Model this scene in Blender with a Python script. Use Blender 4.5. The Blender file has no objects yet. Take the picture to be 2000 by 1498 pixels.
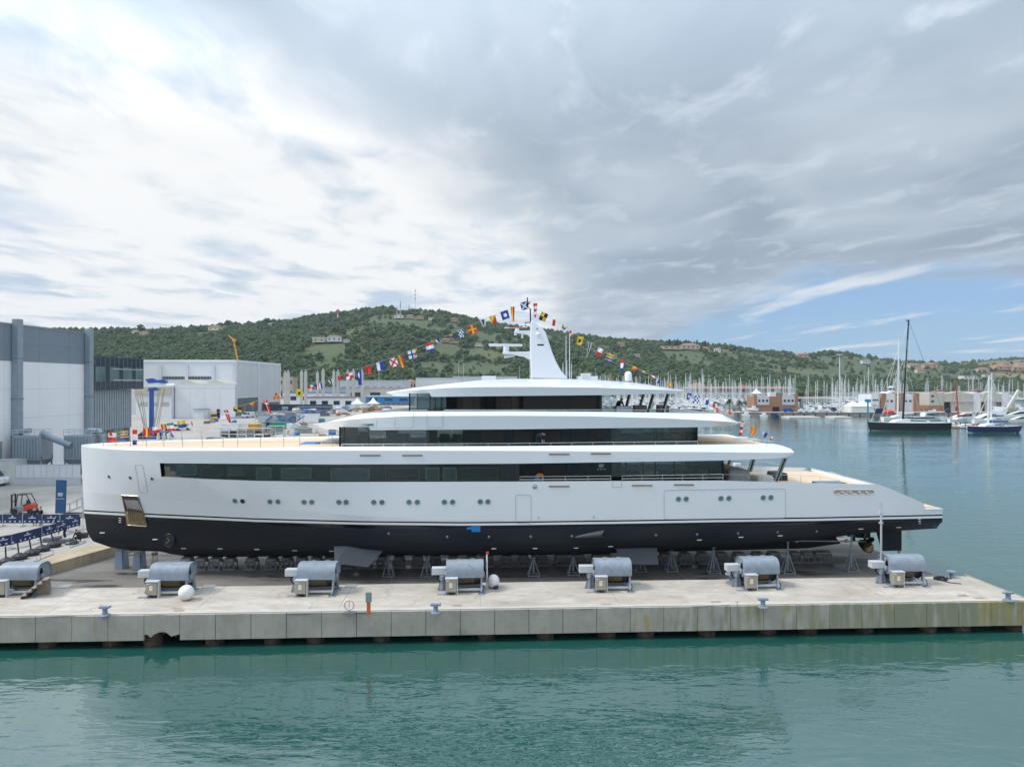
import bpy, bmesh, math, random
from mathutils import Vector, Matrix, noise as mnoise
R = math.radians
random.seed(7)
sc = bpy.context.scene
COL = sc.collection
# ---------------------------------------------------------------- camera, world, sun, exposure
F = 1386.0                      # focal length in pixels of the 2000 px wide photograph
CZ = 15.1                       # camera height over the water
cd = bpy.data.cameras.new('camera'); cam = bpy.data.objects.new('camera', cd); COL.objects.link(cam)
cam.location = (0, 0, CZ); cam.rotation_euler = (R(90), 0, 0)
cd.sensor_width = 36; cd.lens = 36 * F / 2000; cd.clip_start = 0.5; cd.clip_end = 30000
sc.camera = cam
SUN_EL, SUN_AZ = 50, -100       # azimuth measured from +Y clockwise (negative: to the left)
w = bpy.data.worlds.new('World'); sc.world = w; w.use_nodes = True
def build_world():
    nt = w.node_tree; N = nt.nodes; L = nt.links
    for n in list(N): N.remove(n)
    def math_(op, a, b=None, c=None, clamp=False):
        n = N.new('ShaderNodeMath'); n.operation = op; n.use_clamp = clamp
        for i, x in enumerate((a, b, c)):
            if x is None: continue
            if isinstance(x, (int, float)): n.inputs[i].default_value = x
            else: L.new(x, n.inputs[i])
        return n.outputs[0]
    def sstep(x, a, b):
        n = N.new('ShaderNodeMapRange'); n.interpolation_type = 'SMOOTHSTEP'
        n.inputs[1].default_value = a; n.inputs[2].default_value = b
        L.new(x, n.inputs[0]); return n.outputs[0]
    def mixc(f, a, b):
        n = N.new('ShaderNodeMix'); n.data_type = 'RGBA'
        if isinstance(f, (int, float)): n.inputs[0].default_value = f
        else: L.new(f, n.inputs[0])
        for i, x in ((6, a), (7, b)):
            if isinstance(x, tuple): n.inputs[i].default_value = (*x, 1)
            else: L.new(x, n.inputs[i])
        return n.outputs[2]
    def noise(vec, scale, detail=6, rough=.55, dist=0.0):
        n = N.new('ShaderNodeTexNoise'); n.inputs['Scale'].default_value = scale
        n.inputs['Detail'].default_value = detail; n.inputs['Roughness'].default_value = rough
        n.inputs['Distortion'].default_value = dist
        L.new(vec, n.inputs['Vector']); return n.outputs[0]
    tc = N.new('ShaderNodeTexCoord')
    sx = N.new('ShaderNodeSeparateXYZ'); L.new(tc.outputs['Generated'], sx.inputs[0])
    X, Y, Z = sx.outputs
    zc = math_('ADD', math_('MAXIMUM', Z, 0.0), 0.035)
    px = math_('DIVIDE', X, zc); py = math_('DIVIDE', Y, zc)          # the cloud ceiling as a level plane
    cb = N.new('ShaderNodeCombineXYZ'); L.new(px, cb.inputs[0]); L.new(py, cb.inputs[1]); P = cb.outputs[0]
    mp = N.new('ShaderNodeMapping'); mp.inputs['Scale'].default_value = (1, .62, 1); mp.inputs['Rotation'].default_value = (0, 0, R(-14)); L.new(P, mp.inputs[0])
    nb = noise(mp.outputs[0], 0.55, 5, .5, .3); nm = noise(mp.outputs[0], 1.3, 7, .5, .5); nf = noise(mp.outputs[0], 3.6, 7, .55, .6)
    # clear sky
    sky = N.new('ShaderNodeTexSky'); sky.sky_type = 'NISHITA'; sky.sun_disc = False
    sky.sun_elevation = R(SUN_EL); sky.sun_rotation = R(SUN_AZ); sky.air_density = 1.0; sky.dust_density = .3; sky.ozone_density = 2.0
    blue = N.new('ShaderNodeMix'); blue.data_type = 'RGBA'; blue.blend_type = 'MULTIPLY'; blue.inputs[0].default_value = 1
    L.new(sky.outputs[0], blue.inputs[6]); blue.inputs[7].default_value = (.039, .052, .073, 1)
    blue = mixc(.6, blue.outputs[2], (.215, .335, .475))
    # thin white veil, brightest to the left
    vt = math_('ADD', math_('MULTIPLY', nm, .64), math_('MULTIPLY', nf, .36))
    veil = mixc(sstep(vt, .34, .54), (.335, .405, .475), (.59, .597, .60))
    gap = sstep(math_('ADD', math_('MULTIPLY', nb, .6), math_('MULTIPLY', nm, .4)), .33, .47)
    veil = mixc(gap, (.33, .41, .52), veil)
    # grey deck: its left rim bends away to the horizon
    ym = math_('MAXIMUM', py, 1.0)
    e1 = math_('ADD', math_('SUBTRACT', px, .80), math_('DIVIDE', 3.4, ym))
    wob = math_('MULTIPLY', math_('SUBTRACT', math_('ADD', math_('MULTIPLY', nb, .45), math_('MULTIPLY', nm, .55)), .5), 2.6)
    m1 = sstep(math_('ADD', e1, wob), -.22, .50)
    dt = math_('ADD', math_('MULTIPLY', nb, .45), math_('MULTIPLY', nm, .55))
    deck = mixc(sstep(dt, .36, .66), (.208, .256, .312), (.335, .386, .440))
    deck = mixc(math_('MULTIPLY', sstep(nf, .50, .72), .42), deck, (.46, .49, .54))
    col = mixc(m1, veil, deck)
    # clear strip far off to the right
    e2 = math_('MINIMUM', math_('MULTIPLY', math_('SUBTRACT', py, 4.6), .45), math_('SUBTRACT', px, 1.95))
    m2 = sstep(math_('ADD', e2, math_('MULTIPLY', wob, .55)), -.15, .55)
    st = N.new('ShaderNodeMapping'); st.inputs['Scale'].default_value = (.55, .16, 1); L.new(P, st.inputs[0])
    puff = math_('MULTIPLY', sstep(noise(st.outputs[0], 1.6, 7, .58, .2), .53, .66), .85)
    bl = mixc(puff, blue, (.50, .525, .55))
    col = mixc(m2, col, bl)
    # overcast-like overhead gain, raised to brighten the scene against the visible sky
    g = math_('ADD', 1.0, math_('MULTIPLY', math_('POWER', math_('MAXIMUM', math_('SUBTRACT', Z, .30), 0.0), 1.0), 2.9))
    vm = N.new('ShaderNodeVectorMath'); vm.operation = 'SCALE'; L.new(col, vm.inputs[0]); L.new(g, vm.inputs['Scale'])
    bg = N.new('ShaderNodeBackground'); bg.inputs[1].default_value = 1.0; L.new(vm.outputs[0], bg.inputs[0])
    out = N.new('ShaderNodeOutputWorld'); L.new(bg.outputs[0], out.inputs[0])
build_world()
sd = bpy.data.lights.new('sun', 'SUN'); sun = bpy.data.objects.new('sun', sd); COL.objects.link(sun)
sd.energy = 1.5; sd.angle = R(14); sd.color = (1, .965, .92)
sun.rotation_euler = (R(90 - SUN_EL), 0, R(180 - SUN_AZ))
sc.view_settings.view_transform = 'Standard'; sc.view_settings.look = 'None'
sc.view_settings.exposure = 0.72; sc.view_settings.gamma = 1.0; sc.view_settings.use_curve_mapping = False

# ---------------------------------------------------------------- helpers
def at(u, v, Y):                                   # a photograph pixel at depth Y
    return Vector(((u - 1000) / F * Y, Y, CZ - (v - 749) / F * Y))
def gr(u, v, z=1.9):                               # a photograph pixel on level ground z
    Y = (CZ - z) * F / (v - 749)
    return Vector(((u - 1000) / F * Y, Y, z))
TH = R(2.8); YC = 54.6                             # keel line of the ship: turned 2.8 degrees, 54.6 m off
CT, ST = math.cos(TH), math.sin(TH)
def LW(x, y, z): return Vector((x * CT - y * ST, YC + x * ST + y * CT, z))
def pl(u, v, y):                                   # pixel -> (x, z) on the ship's own plane y
    a = (u - 1000) / F; t = (y + YC * CT) / (CT - a * ST); X = a * t; Y = t
    return X * CT + (Y - YC) * ST, CZ - (v - 749) / F * t
def pu(x, y): p = LW(x, y, 0); return 1000 + F * p.x / p.y
def zv(x, y, v): return CZ - (v - 749) / F * LW(x, y, 0).y
def lg(u, v, z):                                   # pixel on level z -> ship-frame (x, y)
    p = gr(u, v, z); dx, dy = p.x, p.y - YC
    return dx * CT + dy * ST, -dx * ST + dy * CT
def ip(tab, u):
    if u <= tab[0][0]: return tab[0][1]
    for (a, b), (c, d) in zip(tab, tab[1:]):
        if u <= c: return b + (d - b) * (u - a) / (c - a)
    return tab[-1][1]
def clamp(x, a=0., b=1.): return max(a, min(b, x))
def lerp(a, b, t): return a + (b - a) * t

MATS = {}
def M(name, col, rough=.6, metal=0., var=.14, vs=1.2, bump=0., bs=6., spec=.5, col2=None, cs=(1, 1, 1), coat=0., sheen=0.):
    if name in MATS: return MATS[name]
    m = bpy.data.materials.new(name); m.use_nodes = True; nt = m.node_tree; b = nt.nodes['Principled BSDF']
    b.inputs['Roughness'].default_value = rough; b.inputs['Metallic'].default_value = metal
    b.inputs['Specular IOR Level'].default_value = spec; b.inputs['Coat Weight'].default_value = coat
    geo = nt.nodes.new('ShaderNodeNewGeometry'); mp = nt.nodes.new('ShaderNodeMapping'); mp.inputs['Scale'].default_value = cs
    nt.links.new(geo.outputs['Position'], mp.inputs[0])
    if var or col2:
        n = nt.nodes.new('ShaderNodeTexNoise'); n.inputs['Scale'].default_value = vs; n.inputs['Detail'].default_value = 7; n.inputs['Roughness'].default_value = .6
        nt.links.new(mp.outputs[0], n.inputs['Vector'])
        r = nt.nodes.new('ShaderNodeValToRGB'); nt.links.new(n.outputs[0], r.inputs[0])
        r.color_ramp.elements[0].position = .32; r.color_ramp.elements[1].position = .68
        c2 = col2 or tuple(min(1, c * (1 + var)) for c in col); c1 = col if col2 else tuple(c * (1 - var) for c in col)
        r.color_ramp.elements[0].color = (*c1, 1); r.color_ramp.elements[1].color = (*c2, 1)
        nt.links.new(r.outputs[0], b.inputs['Base Color'])
    else: b.inputs['Base Color'].default_value = (*col, 1)
    if bump:
        n2 = nt.nodes.new('ShaderNodeTexNoise'); n2.inputs['Scale'].default_value = bs; n2.inputs['Detail'].default_value = 5
        nt.links.new(mp.outputs[0], n2.inputs['Vector'])
        bp = nt.nodes.new('ShaderNodeBump'); bp.inputs['Strength'].default_value = bump; bp.inputs['Distance'].default_value = .05
        nt.links.new(n2.outputs[0], bp.inputs['Height']); nt.links.new(bp.outputs[0], b.inputs['Normal'])
    MATS[name] = m; return m
def glassmat(name, tint, refl=(1, 1, 1), ior=1.5, rough=.0):
    if name in MATS: return MATS[name]
    m = bpy.data.materials.new(name); m.use_nodes = True; nt = m.node_tree
    for n in list(nt.nodes): nt.nodes.remove(n)
    tr = nt.nodes.new('ShaderNodeBsdfTransparent'); tr.inputs[0].default_value = (*tint, 1)
    gl = nt.nodes.new('ShaderNodeBsdfGlossy'); gl.inputs[0].default_value = (*refl, 1); gl.inputs['Roughness'].default_value = rough
    fr = nt.nodes.new('ShaderNodeFresnel'); fr.inputs[0].default_value = ior
    mx = nt.nodes.new('ShaderNodeMixShader'); o = nt.nodes.new('ShaderNodeOutputMaterial')
    nt.links.new(fr.outputs[0], mx.inputs[0]); nt.links.new(tr.outputs[0], mx.inputs[1]); nt.links.new(gl.outputs[0], mx.inputs[2]); nt.links.new(mx.outputs[0], o.inputs[0])
    MATS[name] = m; return m

class MB:
    def __init__(s): s.v = []; s.f = []; s.m = []
    def add(s, vs, fs, m=0):
        o = len(s.v); s.v += [tuple(p) for p in vs]; s.f += [[i + o for i in f] for f in fs]
        s.m += [m] * len(fs) if isinstance(m, int) else list(m); return s
    def bx(s, x0, x1, y0, y1, z0, z1, m=0, t=1.0, ty=None):       # box, its top tapered by t
        cx, cy = (x0 + x1) / 2, (y0 + y1) / 2; ty = t if ty is None else ty
        a = [(x0, y0, z0), (x1, y0, z0), (x1, y1, z0), (x0, y1, z0)]
        b = [(cx + (x - cx) * t, cy + (y - cy) * ty, z1) for x, y, _ in a]
        return s.add(a + b, [(3, 2, 1, 0), (4, 5, 6, 7), (0, 1, 5, 4), (1, 2, 6, 5), (2, 3, 7, 6), (3, 0, 4, 7)], m)
    def obox(s, c, d, m=0, rot=(0, 0, 0)):
        Mx = Matrix.Translation(c) @ (Matrix.Rotation(rot[2], 4, 'Z') @ Matrix.Rotation(rot[1], 4, 'Y') @ Matrix.Rotation(rot[0], 4, 'X'))
        vs = [Mx @ Vector((sx * d[0] / 2, sy * d[1] / 2, sz * d[2] / 2)) for sz in (-1, 1) for sx, sy in ((-1, -1), (1, -1), (1, 1), (-1, 1))]
        return s.add(vs, [(3, 2, 1, 0), (4, 5, 6, 7), (0, 1, 5, 4), (1, 2, 6, 5), (2, 3, 7, 6), (3, 0, 4, 7)], m)
    def tube(s, p, q, r, r2=None, n=8, m=0, cap=True):
        p, q = Vector(p), Vector(q); r2 = r if r2 is None else r2; d = q - p
        if d.length < 1e-6: return s
        a = d.normalized(); e = a.orthogonal().normalized(); f = a.cross(e)
        vs = [p + (e * math.cos(k * 2 * math.pi / n) + f * math.sin(k * 2 * math.pi / n)) * r for k in range(n)]
        vs += [q + (e * math.cos(k * 2 * math.pi / n) + f * math.sin(k * 2 * math.pi / n)) * r2 for k in range(n)]
        fs = [(k, (k + 1) % n, n + (k + 1) % n, n + k) for k in range(n)]
        if cap: fs += [tuple(range(n))[::-1], tuple(range(n, 2 * n))]
        return s.add(vs, fs, m)
    def path(s, pts, r, n=6, m=0):
        for a, b in zip(pts, pts[1:]): s.tube(a, b, r, n=n, m=m)
        return s
    def lathe(s, prof, n=16, m=0, o=(0, 0, 0), ax='z'):
        vs = []; fs = []
        for r, z in prof:
            for k in range(n):
                c, d = r * math.cos(2 * math.pi * k / n), r * math.sin(2 * math.pi * k / n)
                p = (c, d, z) if ax == 'z' else (z, c, d) if ax == 'x' else (d, z, c)
                vs.append((p[0] + o[0], p[1] + o[1], p[2] + o[2]))
        for i in range(len(prof) - 1):
            for k in range(n): fs.append((i * n + k, i * n + (k + 1) % n, (i + 1) * n + (k + 1) % n, (i + 1) * n + k))
        fs.append(tuple(range(n))[::-1]); fs.append(tuple(range((len(prof) - 1) * n, len(prof) * n)))
        return s.add(vs, fs, m)
    def ell(s, c, r, n=14, k=9, m=0):
        r = (r, r, r) if isinstance(r, (int, float)) else r
        vs = []; fs = []
        for i in range(k + 1):
            a = math.pi * i / k
            for j in range(n):
                b = 2 * math.pi * j / n; ss = max(math.sin(a), .002)
                vs.append((c[0] + r[0] * ss * math.cos(b), c[1] + r[1] * ss * math.sin(b), c[2] - r[2] * math.cos(a)))
        for i in range(k):
            for j in range(n): fs.append((i * n + j, i * n + (j + 1) % n, (i + 1) * n + (j + 1) % n, (i + 1) * n + j))
        return s.add(vs, fs, m)
    def prism(s, poly, h0, h1, ax='z', m=0):
        def P(a, b, h): return (a, b, h) if ax == 'z' else (a, h, b) if ax == 'y' else (h, a, b)
        n = len(poly); vs = [P(a, b, h0) for a, b in poly] + [P(a, b, h1) for a, b in poly]
        fs = [tuple(range(n))[::-1], tuple(range(n, 2 * n))] + [(k, (k + 1) % n, n + (k + 1) % n, n + k) for k in range(n)]
        return s.add(vs, fs, m)
    def loft(s, rows, ms=0, skip=None):
        o = len(s.v); n = len(rows[0])
        for r in rows: s.v += [tuple(p) for p in r]
        for i in range(len(rows) - 1):
            for j in range(n - 1):
                if skip and skip(i, j): continue
                s.f.append([o + i * n + j, o + i * n + j + 1, o + (i + 1) * n + j + 1, o + (i + 1) * n + j])
                s.m.append(ms if isinstance(ms, int) else ms[i])
        return s
    def mesh(s, name, mats, smooth=None, clean=True):
        me = bpy.data.meshes.new(name); me.from_pydata(s.v, [], s.f)
        for m in (mats if isinstance(mats, (list, tuple)) else [mats]): me.materials.append(m)
        me.polygons.foreach_set('material_index', s.m)
        if clean:
            bm = bmesh.new(); bm.from_mesh(me); bmesh.ops.remove_doubles(bm, verts=bm.verts, dist=1e-5)
            bmesh.ops.dissolve_degenerate(bm, edges=bm.edges, dist=1e-6)
            bmesh.ops.recalc_face_normals(bm, faces=bm.faces); bm.to_mesh(me); bm.free()
        if smooth:
            me.polygons.foreach_set('use_smooth', [True] * len(me.polygons)); me.set_sharp_from_angle(angle=R(smooth))
        return me
    def build(s, name, mats, parent=None, smooth=None, bevel=0, clean=True, loc=None, rz=0):
        o = bpy.data.objects.new(name, s.mesh(name, mats, smooth, clean)); COL.objects.link(o)
        if parent is not None: o.parent = parent
        if loc is not None: o.location = loc
        if rz: o.rotation_euler[2] = rz
        if bevel:
            b = o.modifiers.new('bevel', 'BEVEL'); b.width = bevel; b.segments = 2; b.limit_method = 'ANGLE'; b.angle_limit = R(40)
        return o
def E(name, loc=(0, 0, 0), rz=0.):
    o = bpy.data.objects.new(name, None); COL.objects.link(o); o.location = loc; o.rotation_euler[2] = rz; o.empty_display_size = .2; return o
def tag(o, label, cat, group=None):
    o['label'] = label; o['category'] = cat
    if group: o['group'] = group
    return o
def struct(o): o['kind'] = 'structure'; return o
def stuff(o): o['kind'] = 'stuff'; return o
def dup(root, loc, rz=None, label=None, scale=None):
    r = root.copy(); COL.objects.link(r); r.location = loc
    if rz is not None: r.rotation_euler[2] = rz
    if scale is not None: r.scale = scale if isinstance(scale, tuple) else (scale,) * 3
    if label: r['label'] = label
    for ch in list(root.children):
        c = ch.copy(); COL.objects.link(c); c.parent = r
        for g in list(ch.children):
            d = g.copy(); COL.objects.link(d); d.parent = c
    return r
def share(name, mesh, parent, loc=(0, 0, 0), rz=0., scale=None):
    o = bpy.data.objects.new(name, mesh); COL.objects.link(o); o.parent = parent; o.location = loc; o.rotation_euler[2] = rz
    if scale: o.scale = scale
    return o
ORD = ['first', 'second', 'third', 'fourth', 'fifth', 'sixth', 'seventh', 'eighth', 'ninth', 'tenth', 'eleventh', 'twelfth', 'thirteenth', 'fourteenth', 'fifteenth', 'sixteenth']

# common materials
white_paint = M('white_paint', (.80, .815, .84), .22, var=.015, coat=.5)
steel = M('polished_steel', (.62, .62, .60), .22, 1., var=.05)
dark = M('dark_void', (.012, .013, .015), .6, var=0)
black = M('black_rubber', (.018, .019, .022), .5, var=.1)
concrete = M('concrete_top', (.45, .41, .37), .85, vs=.55, col2=(.61, .575, .53), bump=.15, bs=3)
winch_grey = M('winch_grey', (.25, .29, .34), .45, var=.16, vs=2.5)
pale_grey = M('pale_grey_paint', (.52, .55, .58), .5, var=.05)
mid_grey = M('mid_grey_paint', (.22, .25, .28), .5, var=.08)
wood = M('teak_deck', (.62, .46, .30), .6, vs=3, col2=(.74, .58, .41), cs=(.25, 3.5, 1))
blue_paint = M('blue_paint', (.02, .09, .36), .4, var=.08)
navy = M('navy_cloth', (.012, .03, .10), .7, var=.08)
red_paint = M('red_paint', (.62, .05, .035), .45, var=.06)
white_wall = M('white_wall', (.72, .74, .77), .6, var=.035, vs=.25)
skin = M('skin', (.50, .30, .22), .6, var=.05)
# ---------------------------------------------------------------- setting: water, quay, dry platform, yard
def water_mat():
    m = bpy.data.materials.new('harbour_water'); m.use_nodes = True; nt = m.node_tree; b = nt.nodes['Principled BSDF']; L = nt.links
    b.inputs['Roughness'].default_value = .012; b.inputs['IOR'].default_value = 2.8
    geo = nt.nodes.new('ShaderNodeNewGeometry')
    def nz(scale, sc3, det, rot=0, dist=0.):
        mp = nt.nodes.new('ShaderNodeMapping'); mp.inputs['Scale'].default_value = sc3; mp.inputs['Rotation'].default_value = (0, 0, R(rot)); L.new(geo.outputs['Position'], mp.inputs[0])
        n = nt.nodes.new('ShaderNodeTexNoise'); n.inputs['Scale'].default_value = scale; n.inputs['Detail'].default_value = det; n.inputs['Distortion'].default_value = dist
        L.new(mp.outputs[0], n.inputs['Vector']); return n.outputs[0]
    big = nz(.035, (1, 1.6, 1), 3)
    r = nt.nodes.new('ShaderNodeValToRGB'); L.new(big, r.inputs[0])
    r.color_ramp.elements[0].position = .3; r.color_ramp.elements[0].color = (.013, .076, .062, 1)
    r.color_ramp.elements[1].position = .7; r.color_ramp.elements[1].color = (.019, .098, .081, 1)
    L.new(r.outputs[0], b.inputs['Base Color'])
    def mul(a, k):
        n = nt.nodes.new('ShaderNodeMath'); n.operation = 'MULTIPLY'; L.new(a, n.inputs[0])
        if isinstance(k, (int, float)): n.inputs[1].default_value = k
        else: L.new(k, n.inputs[1])
        return n.outputs[0]
    def add(a, c):
        n = nt.nodes.new('ShaderNodeMath'); n.operation = 'ADD'; L.new(a, n.inputs[0]); L.new(c, n.inputs[1]); return n.outputs[0]
    h = add(add(mul(nz(.45, (.8, 1.9, 1), 2, 12, .4), 1.15), mul(nz(1.3, (.8, 2.1, 1), 2, -9, .6), .40)), mul(nz(5.5, (.8, 1.8, 1), 2, 5), .03))
    patch = nt.nodes.new('ShaderNodeMapRange'); L.new(nz(.06, (1, 1.8, 1), 2), patch.inputs[0]); patch.inputs[1].default_value = .35; patch.inputs[2].default_value = .65; patch.inputs[3].default_value = .45; patch.inputs[4].default_value = 1.0
    bp = nt.nodes.new('ShaderNodeBump'); bp.inputs['Strength'].default_value = 1; bp.inputs['Distance'].default_value = .055
    L.new(mul(h, patch.outputs[0]), bp.inputs['Height']); L.new(bp.outputs[0], b.inputs['Normal'])
    return m
mb = MB(); mb.add([(-9000, -900, 0), (9000, -900, 0), (9000, 9000, 0), (-9000, 9000, 0)], [(0, 1, 2, 3)])
struct(mb.build('water', water_mat()))
struct(MB().add([(-9000, -60, -6), (9000, -60, -6), (9000, 9000, -6), (-9000, 9000, -6)], [(0, 1, 2, 3)]).build('sea_bed', M('silt', (.03, .06, .05), 1, var=.1)))

YF, YR_ = -13.1, -7.4            # front and rear edge of the quay in the ship's frame
ZQ, ZP = 1.9, 1.15
XE = 31.0
def quay_top_mat():
    m = M('quay_concrete', (.42, .365, .305), .85, vs=.35, col2=(.58, .525, .455), bump=.15, bs=3, cs=(.9, 1.5, 1))
    nt = m.node_tree; b = nt.nodes['Principled BSDF']; src = b.inputs['Base Color'].links[0].from_socket
    geo = nt.nodes.new('ShaderNodeNewGeometry'); mp = nt.nodes.new('ShaderNodeMapping'); mp.inputs['Scale'].default_value = (.42, 1.0, 1); nt.links.new(geo.outputs['Position'], mp.inputs[0])
    n = nt.nodes.new('ShaderNodeTexNoise'); n.inputs['Scale'].default_value = 1.7; n.inputs['Detail'].default_value = 8; n.inputs['Roughness'].default_value = .7; n.inputs['Distortion'].default_value = .8; nt.links.new(mp.outputs[0], n.inputs['Vector'])
    r = nt.nodes.new('ShaderNodeMapRange'); nt.links.new(n.outputs[0], r.inputs[0]); r.inputs[1].default_value = .44; r.inputs[2].default_value = .68; r.inputs[3].default_value = 0; r.inputs[4].default_value = .5
    mx = nt.nodes.new('ShaderNodeMix'); mx.data_type = 'RGBA'; nt.links.new(r.outputs[0], mx.inputs[0]); nt.links.new(src, mx.inputs[6]); mx.inputs[7].default_value = (.25, .23, .205, 1)
    n3 = nt.nodes.new('ShaderNodeTexNoise'); n3.inputs['Scale'].default_value = 1.1; n3.inputs['Detail'].default_value = 9; n3.inputs['Roughness'].default_value = .75; n3.inputs['Distortion'].default_value = 1.5; nt.links.new(geo.outputs['Position'], n3.inputs['Vector'])
    r3 = nt.nodes.new('ShaderNodeMapRange'); nt.links.new(n3.outputs[0], r3.inputs[0]); r3.inputs[1].default_value = .58; r3.inputs[2].default_value = .74; r3.inputs[3].default_value = 0; r3.inputs[4].default_value = .32
    m3 = nt.nodes.new('ShaderNodeMix'); m3.data_type = 'RGBA'; nt.links.new(r3.outputs[0], m3.inputs[0]); nt.links.new(mx.outputs[2], m3.inputs[6]); m3.inputs[7].default_value = (.17, .15, .13, 1)
    nt.links.new(m3.outputs[2], b.inputs['Base Color']); return m
quay_top = quay_top_mat()
quay = E('quay', (0, YC, 0), TH); struct(quay)
MB().bx(-75, XE, YF + .22, YR_, .95, ZQ).build('slab', quay_top, quay, bevel=.03)
def panel_mat():
    m = M('panel_concrete', (.30, .28, .24), .9, vs=.8, col2=(.405, .385, .335), bump=.25, bs=5)
    nt = m.node_tree; b = nt.nodes['Principled BSDF']; src = b.inputs['Base Color'].links[0].from_socket; L = nt.links
    geo = nt.nodes.new('ShaderNodeNewGeometry')
    def nz(scale, sc3, det=6, dist=0.):
        mp = nt.nodes.new('ShaderNodeMapping'); mp.inputs['Scale'].default_value = sc3; L.new(geo.outputs['Position'], mp.inputs[0])
        n = nt.nodes.new('ShaderNodeTexNoise'); n.inputs['Scale'].default_value = scale; n.inputs['Detail'].default_value = det; n.inputs['Distortion'].default_value = dist
        L.new(mp.outputs[0], n.inputs['Vector']); return n.outputs[0]
    sx = nt.nodes.new('ShaderNodeSeparateXYZ'); L.new(geo.outputs['Position'], sx.inputs[0])
    def mr(x, a, b_, c, d):
        n = nt.nodes.new('ShaderNodeMapRange'); L.new(x, n.inputs[0]); n.inputs[1].default_value = a; n.inputs[2].default_value = b_; n.inputs[3].default_value = c; n.inputs[4].default_value = d; return n.outputs[0]
    def mth(op, a, c):
        n = nt.nodes.new('ShaderNodeMath'); n.operation = op; L.new(a, n.inputs[0])
        if isinstance(c, (int, float)): n.inputs[1].default_value = c
        else: L.new(c, n.inputs[1])
        return n.outputs[0]
    strk = nz(1.0, (2.8, 1, .5), 7); along = mr(sx.outputs[0], 0, 24, .0, .30)           # more algae towards the open end
    al = mr(mth('ADD', strk, along), .62, .80, 0, .85)
    mx = nt.nodes.new('ShaderNodeMix'); mx.data_type = 'RGBA'; L.new(al, mx.inputs[0]); L.new(src, mx.inputs[6])
    mc = nt.nodes.new('ShaderNodeMix'); mc.data_type = 'RGBA'; L.new(mr(nz(.55, (1, 1, .6), 4), .45, .6, 0, 1), mc.inputs[0]); mc.inputs[6].default_value = (.215, .225, .14, 1); mc.inputs[7].default_value = (.30, .255, .06, 1)
    L.new(mc.outputs[2], mx.inputs[7])
    # shuttering ribs and run marks
    rb = mth('MULTIPLY', mr(nz(1.2, (9, 9, .35), 3), .52, .66, 0, .16), 1.0)
    m2 = nt.nodes.new('ShaderNodeMix'); m2.data_type = 'RGBA'; L.new(rb, m2.inputs[0]); L.new(mx.outputs[2], m2.inputs[6]); m2.inputs[7].default_value = (.20, .205, .185, 1)
    L.new(m2.outputs[2], b.inputs['Base Color']); return m
panel_c = panel_mat()
pm = MB().bx(-.985, .985, 0, .20, .46, 1.885).mesh('panel', panel_c)
xs0 = pl(281, 1200, YF)[0]; k0 = int((-75 - xs0) / 2.0)
x = xs0 + 2 * k0
while x + 2 < XE + 1.5:
    xa, xb = x, min(x + 2, XE + .02)
    if abs(x - xs0) < .01:        # the broken panel
        prof = [(-.985, 1.885), (-.985, .80), (-.8, .78), (-.62, .62), (-.45, .78), (-.15, .92), (.15, .93), (.35, .82), (.52, .66), (.72, .72), (.985, .78), (.985, 1.885)]
        o = MB().prism(prof, 0, .2, 'y').build('panel', panel_c, quay, loc=(x + 1, YF, 0)); o['label'] = 'concrete face panel with its bottom edge broken away'
        for dx, zz in ((-.5, .72), (-.3, .83), (.05, .88), (.7, .70)): MB().tube((x + 1 + dx, YF + .1, .98), (x + 1 + dx + .05, YF + .07, zz - .12), .018).build('rebar', M('rust', (.22, .10, .06), .9), quay)
    else:
        o = share('panel', pm, quay, (x + (xb - xa) / 2, YF + random.uniform(-.012, .012), 0), 0, ((xb - xa) / 2, 1, 1))
        o.rotation_euler = (random.uniform(-.004, .004), 0, random.uniform(-.003, .003))
    x += 2
pe = MB().bx(0, .2, -.98, .98, .46, 1.885).mesh('panel', panel_c)
for k in range(3): share('panel', pe, quay, (XE - .0, YF + 1.25 + 2 * k, 0))
rustc = M('corroded_pile', (.045, .03, .024), .95, vs=3, col2=(.13, .085, .065), bump=1, bs=9)
pp = MB().lathe([(.46, -6), (.46, -.3), (.55, .15), (.5, .5), (.47, .96)], 14).mesh('pile', rustc, 50)
for u in (-20, 95, 218, 300, 420, 533, 617, 745, 860, 950, 1065, 1185, 1260, 1380, 1500, 1580, 1690, 1810, 1875, 1978):
    xx = pl(u, 1262, YF + .8)[0]; share('pile', pp, quay, (min(xx, XE - .5), YF + .85 + random.uniform(-.1, .1), 0), random.random() * 6)
for u in range(-40, 1960, 190): share('pile', pp, quay, (pl(u, 1262, YF + 3.4)[0], YF + 4.4, 0), 1)
yel = M('worn_yellow_line', (.54, .39, .22), .9, vs=1.1, col2=(.47, .43, .38), var=.2)
MB().bx(-75, XE - 1.3, YF + .95, YF + 1.03, ZQ + .001, ZQ + .006).build('painted_line', yel, quay)
MB().bx(-75, XE - 1.0, YF + 2.85, YF + 2.92, ZQ + .001, ZQ + .006).build('painted_line', yel, quay)
MB().bx(XE - 1.1, XE - 1.02, YF + .95, YR_ - .4, ZQ + .0015, ZQ + .0065).build('painted_line', yel, quay)
kp = M('kerb_concrete', (.47, .44, .40), .85, vs=.9, col2=(.57, .54, .50))
MB().bx(-75, XE, YF + .225, YF + .55, ZQ, ZQ + .012).build('edge_strip', kp, quay)
for u, v in ((985, 1178), (1185, 1181), (1398, 1175), (1880, 1163), (1912, 1168), (345, 1188), (350, 1192), (893, 1182), (904, 1187), (1415, 1180)):
    xx, yy = lg(u, v, ZQ); MB().bx(xx - .3, xx + .3, yy - .16, yy + .16, ZQ, ZQ + .008).build('cover_plate', M('rusty_plate', (.30, .25, .20), .9, var=.3), quay)
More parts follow.
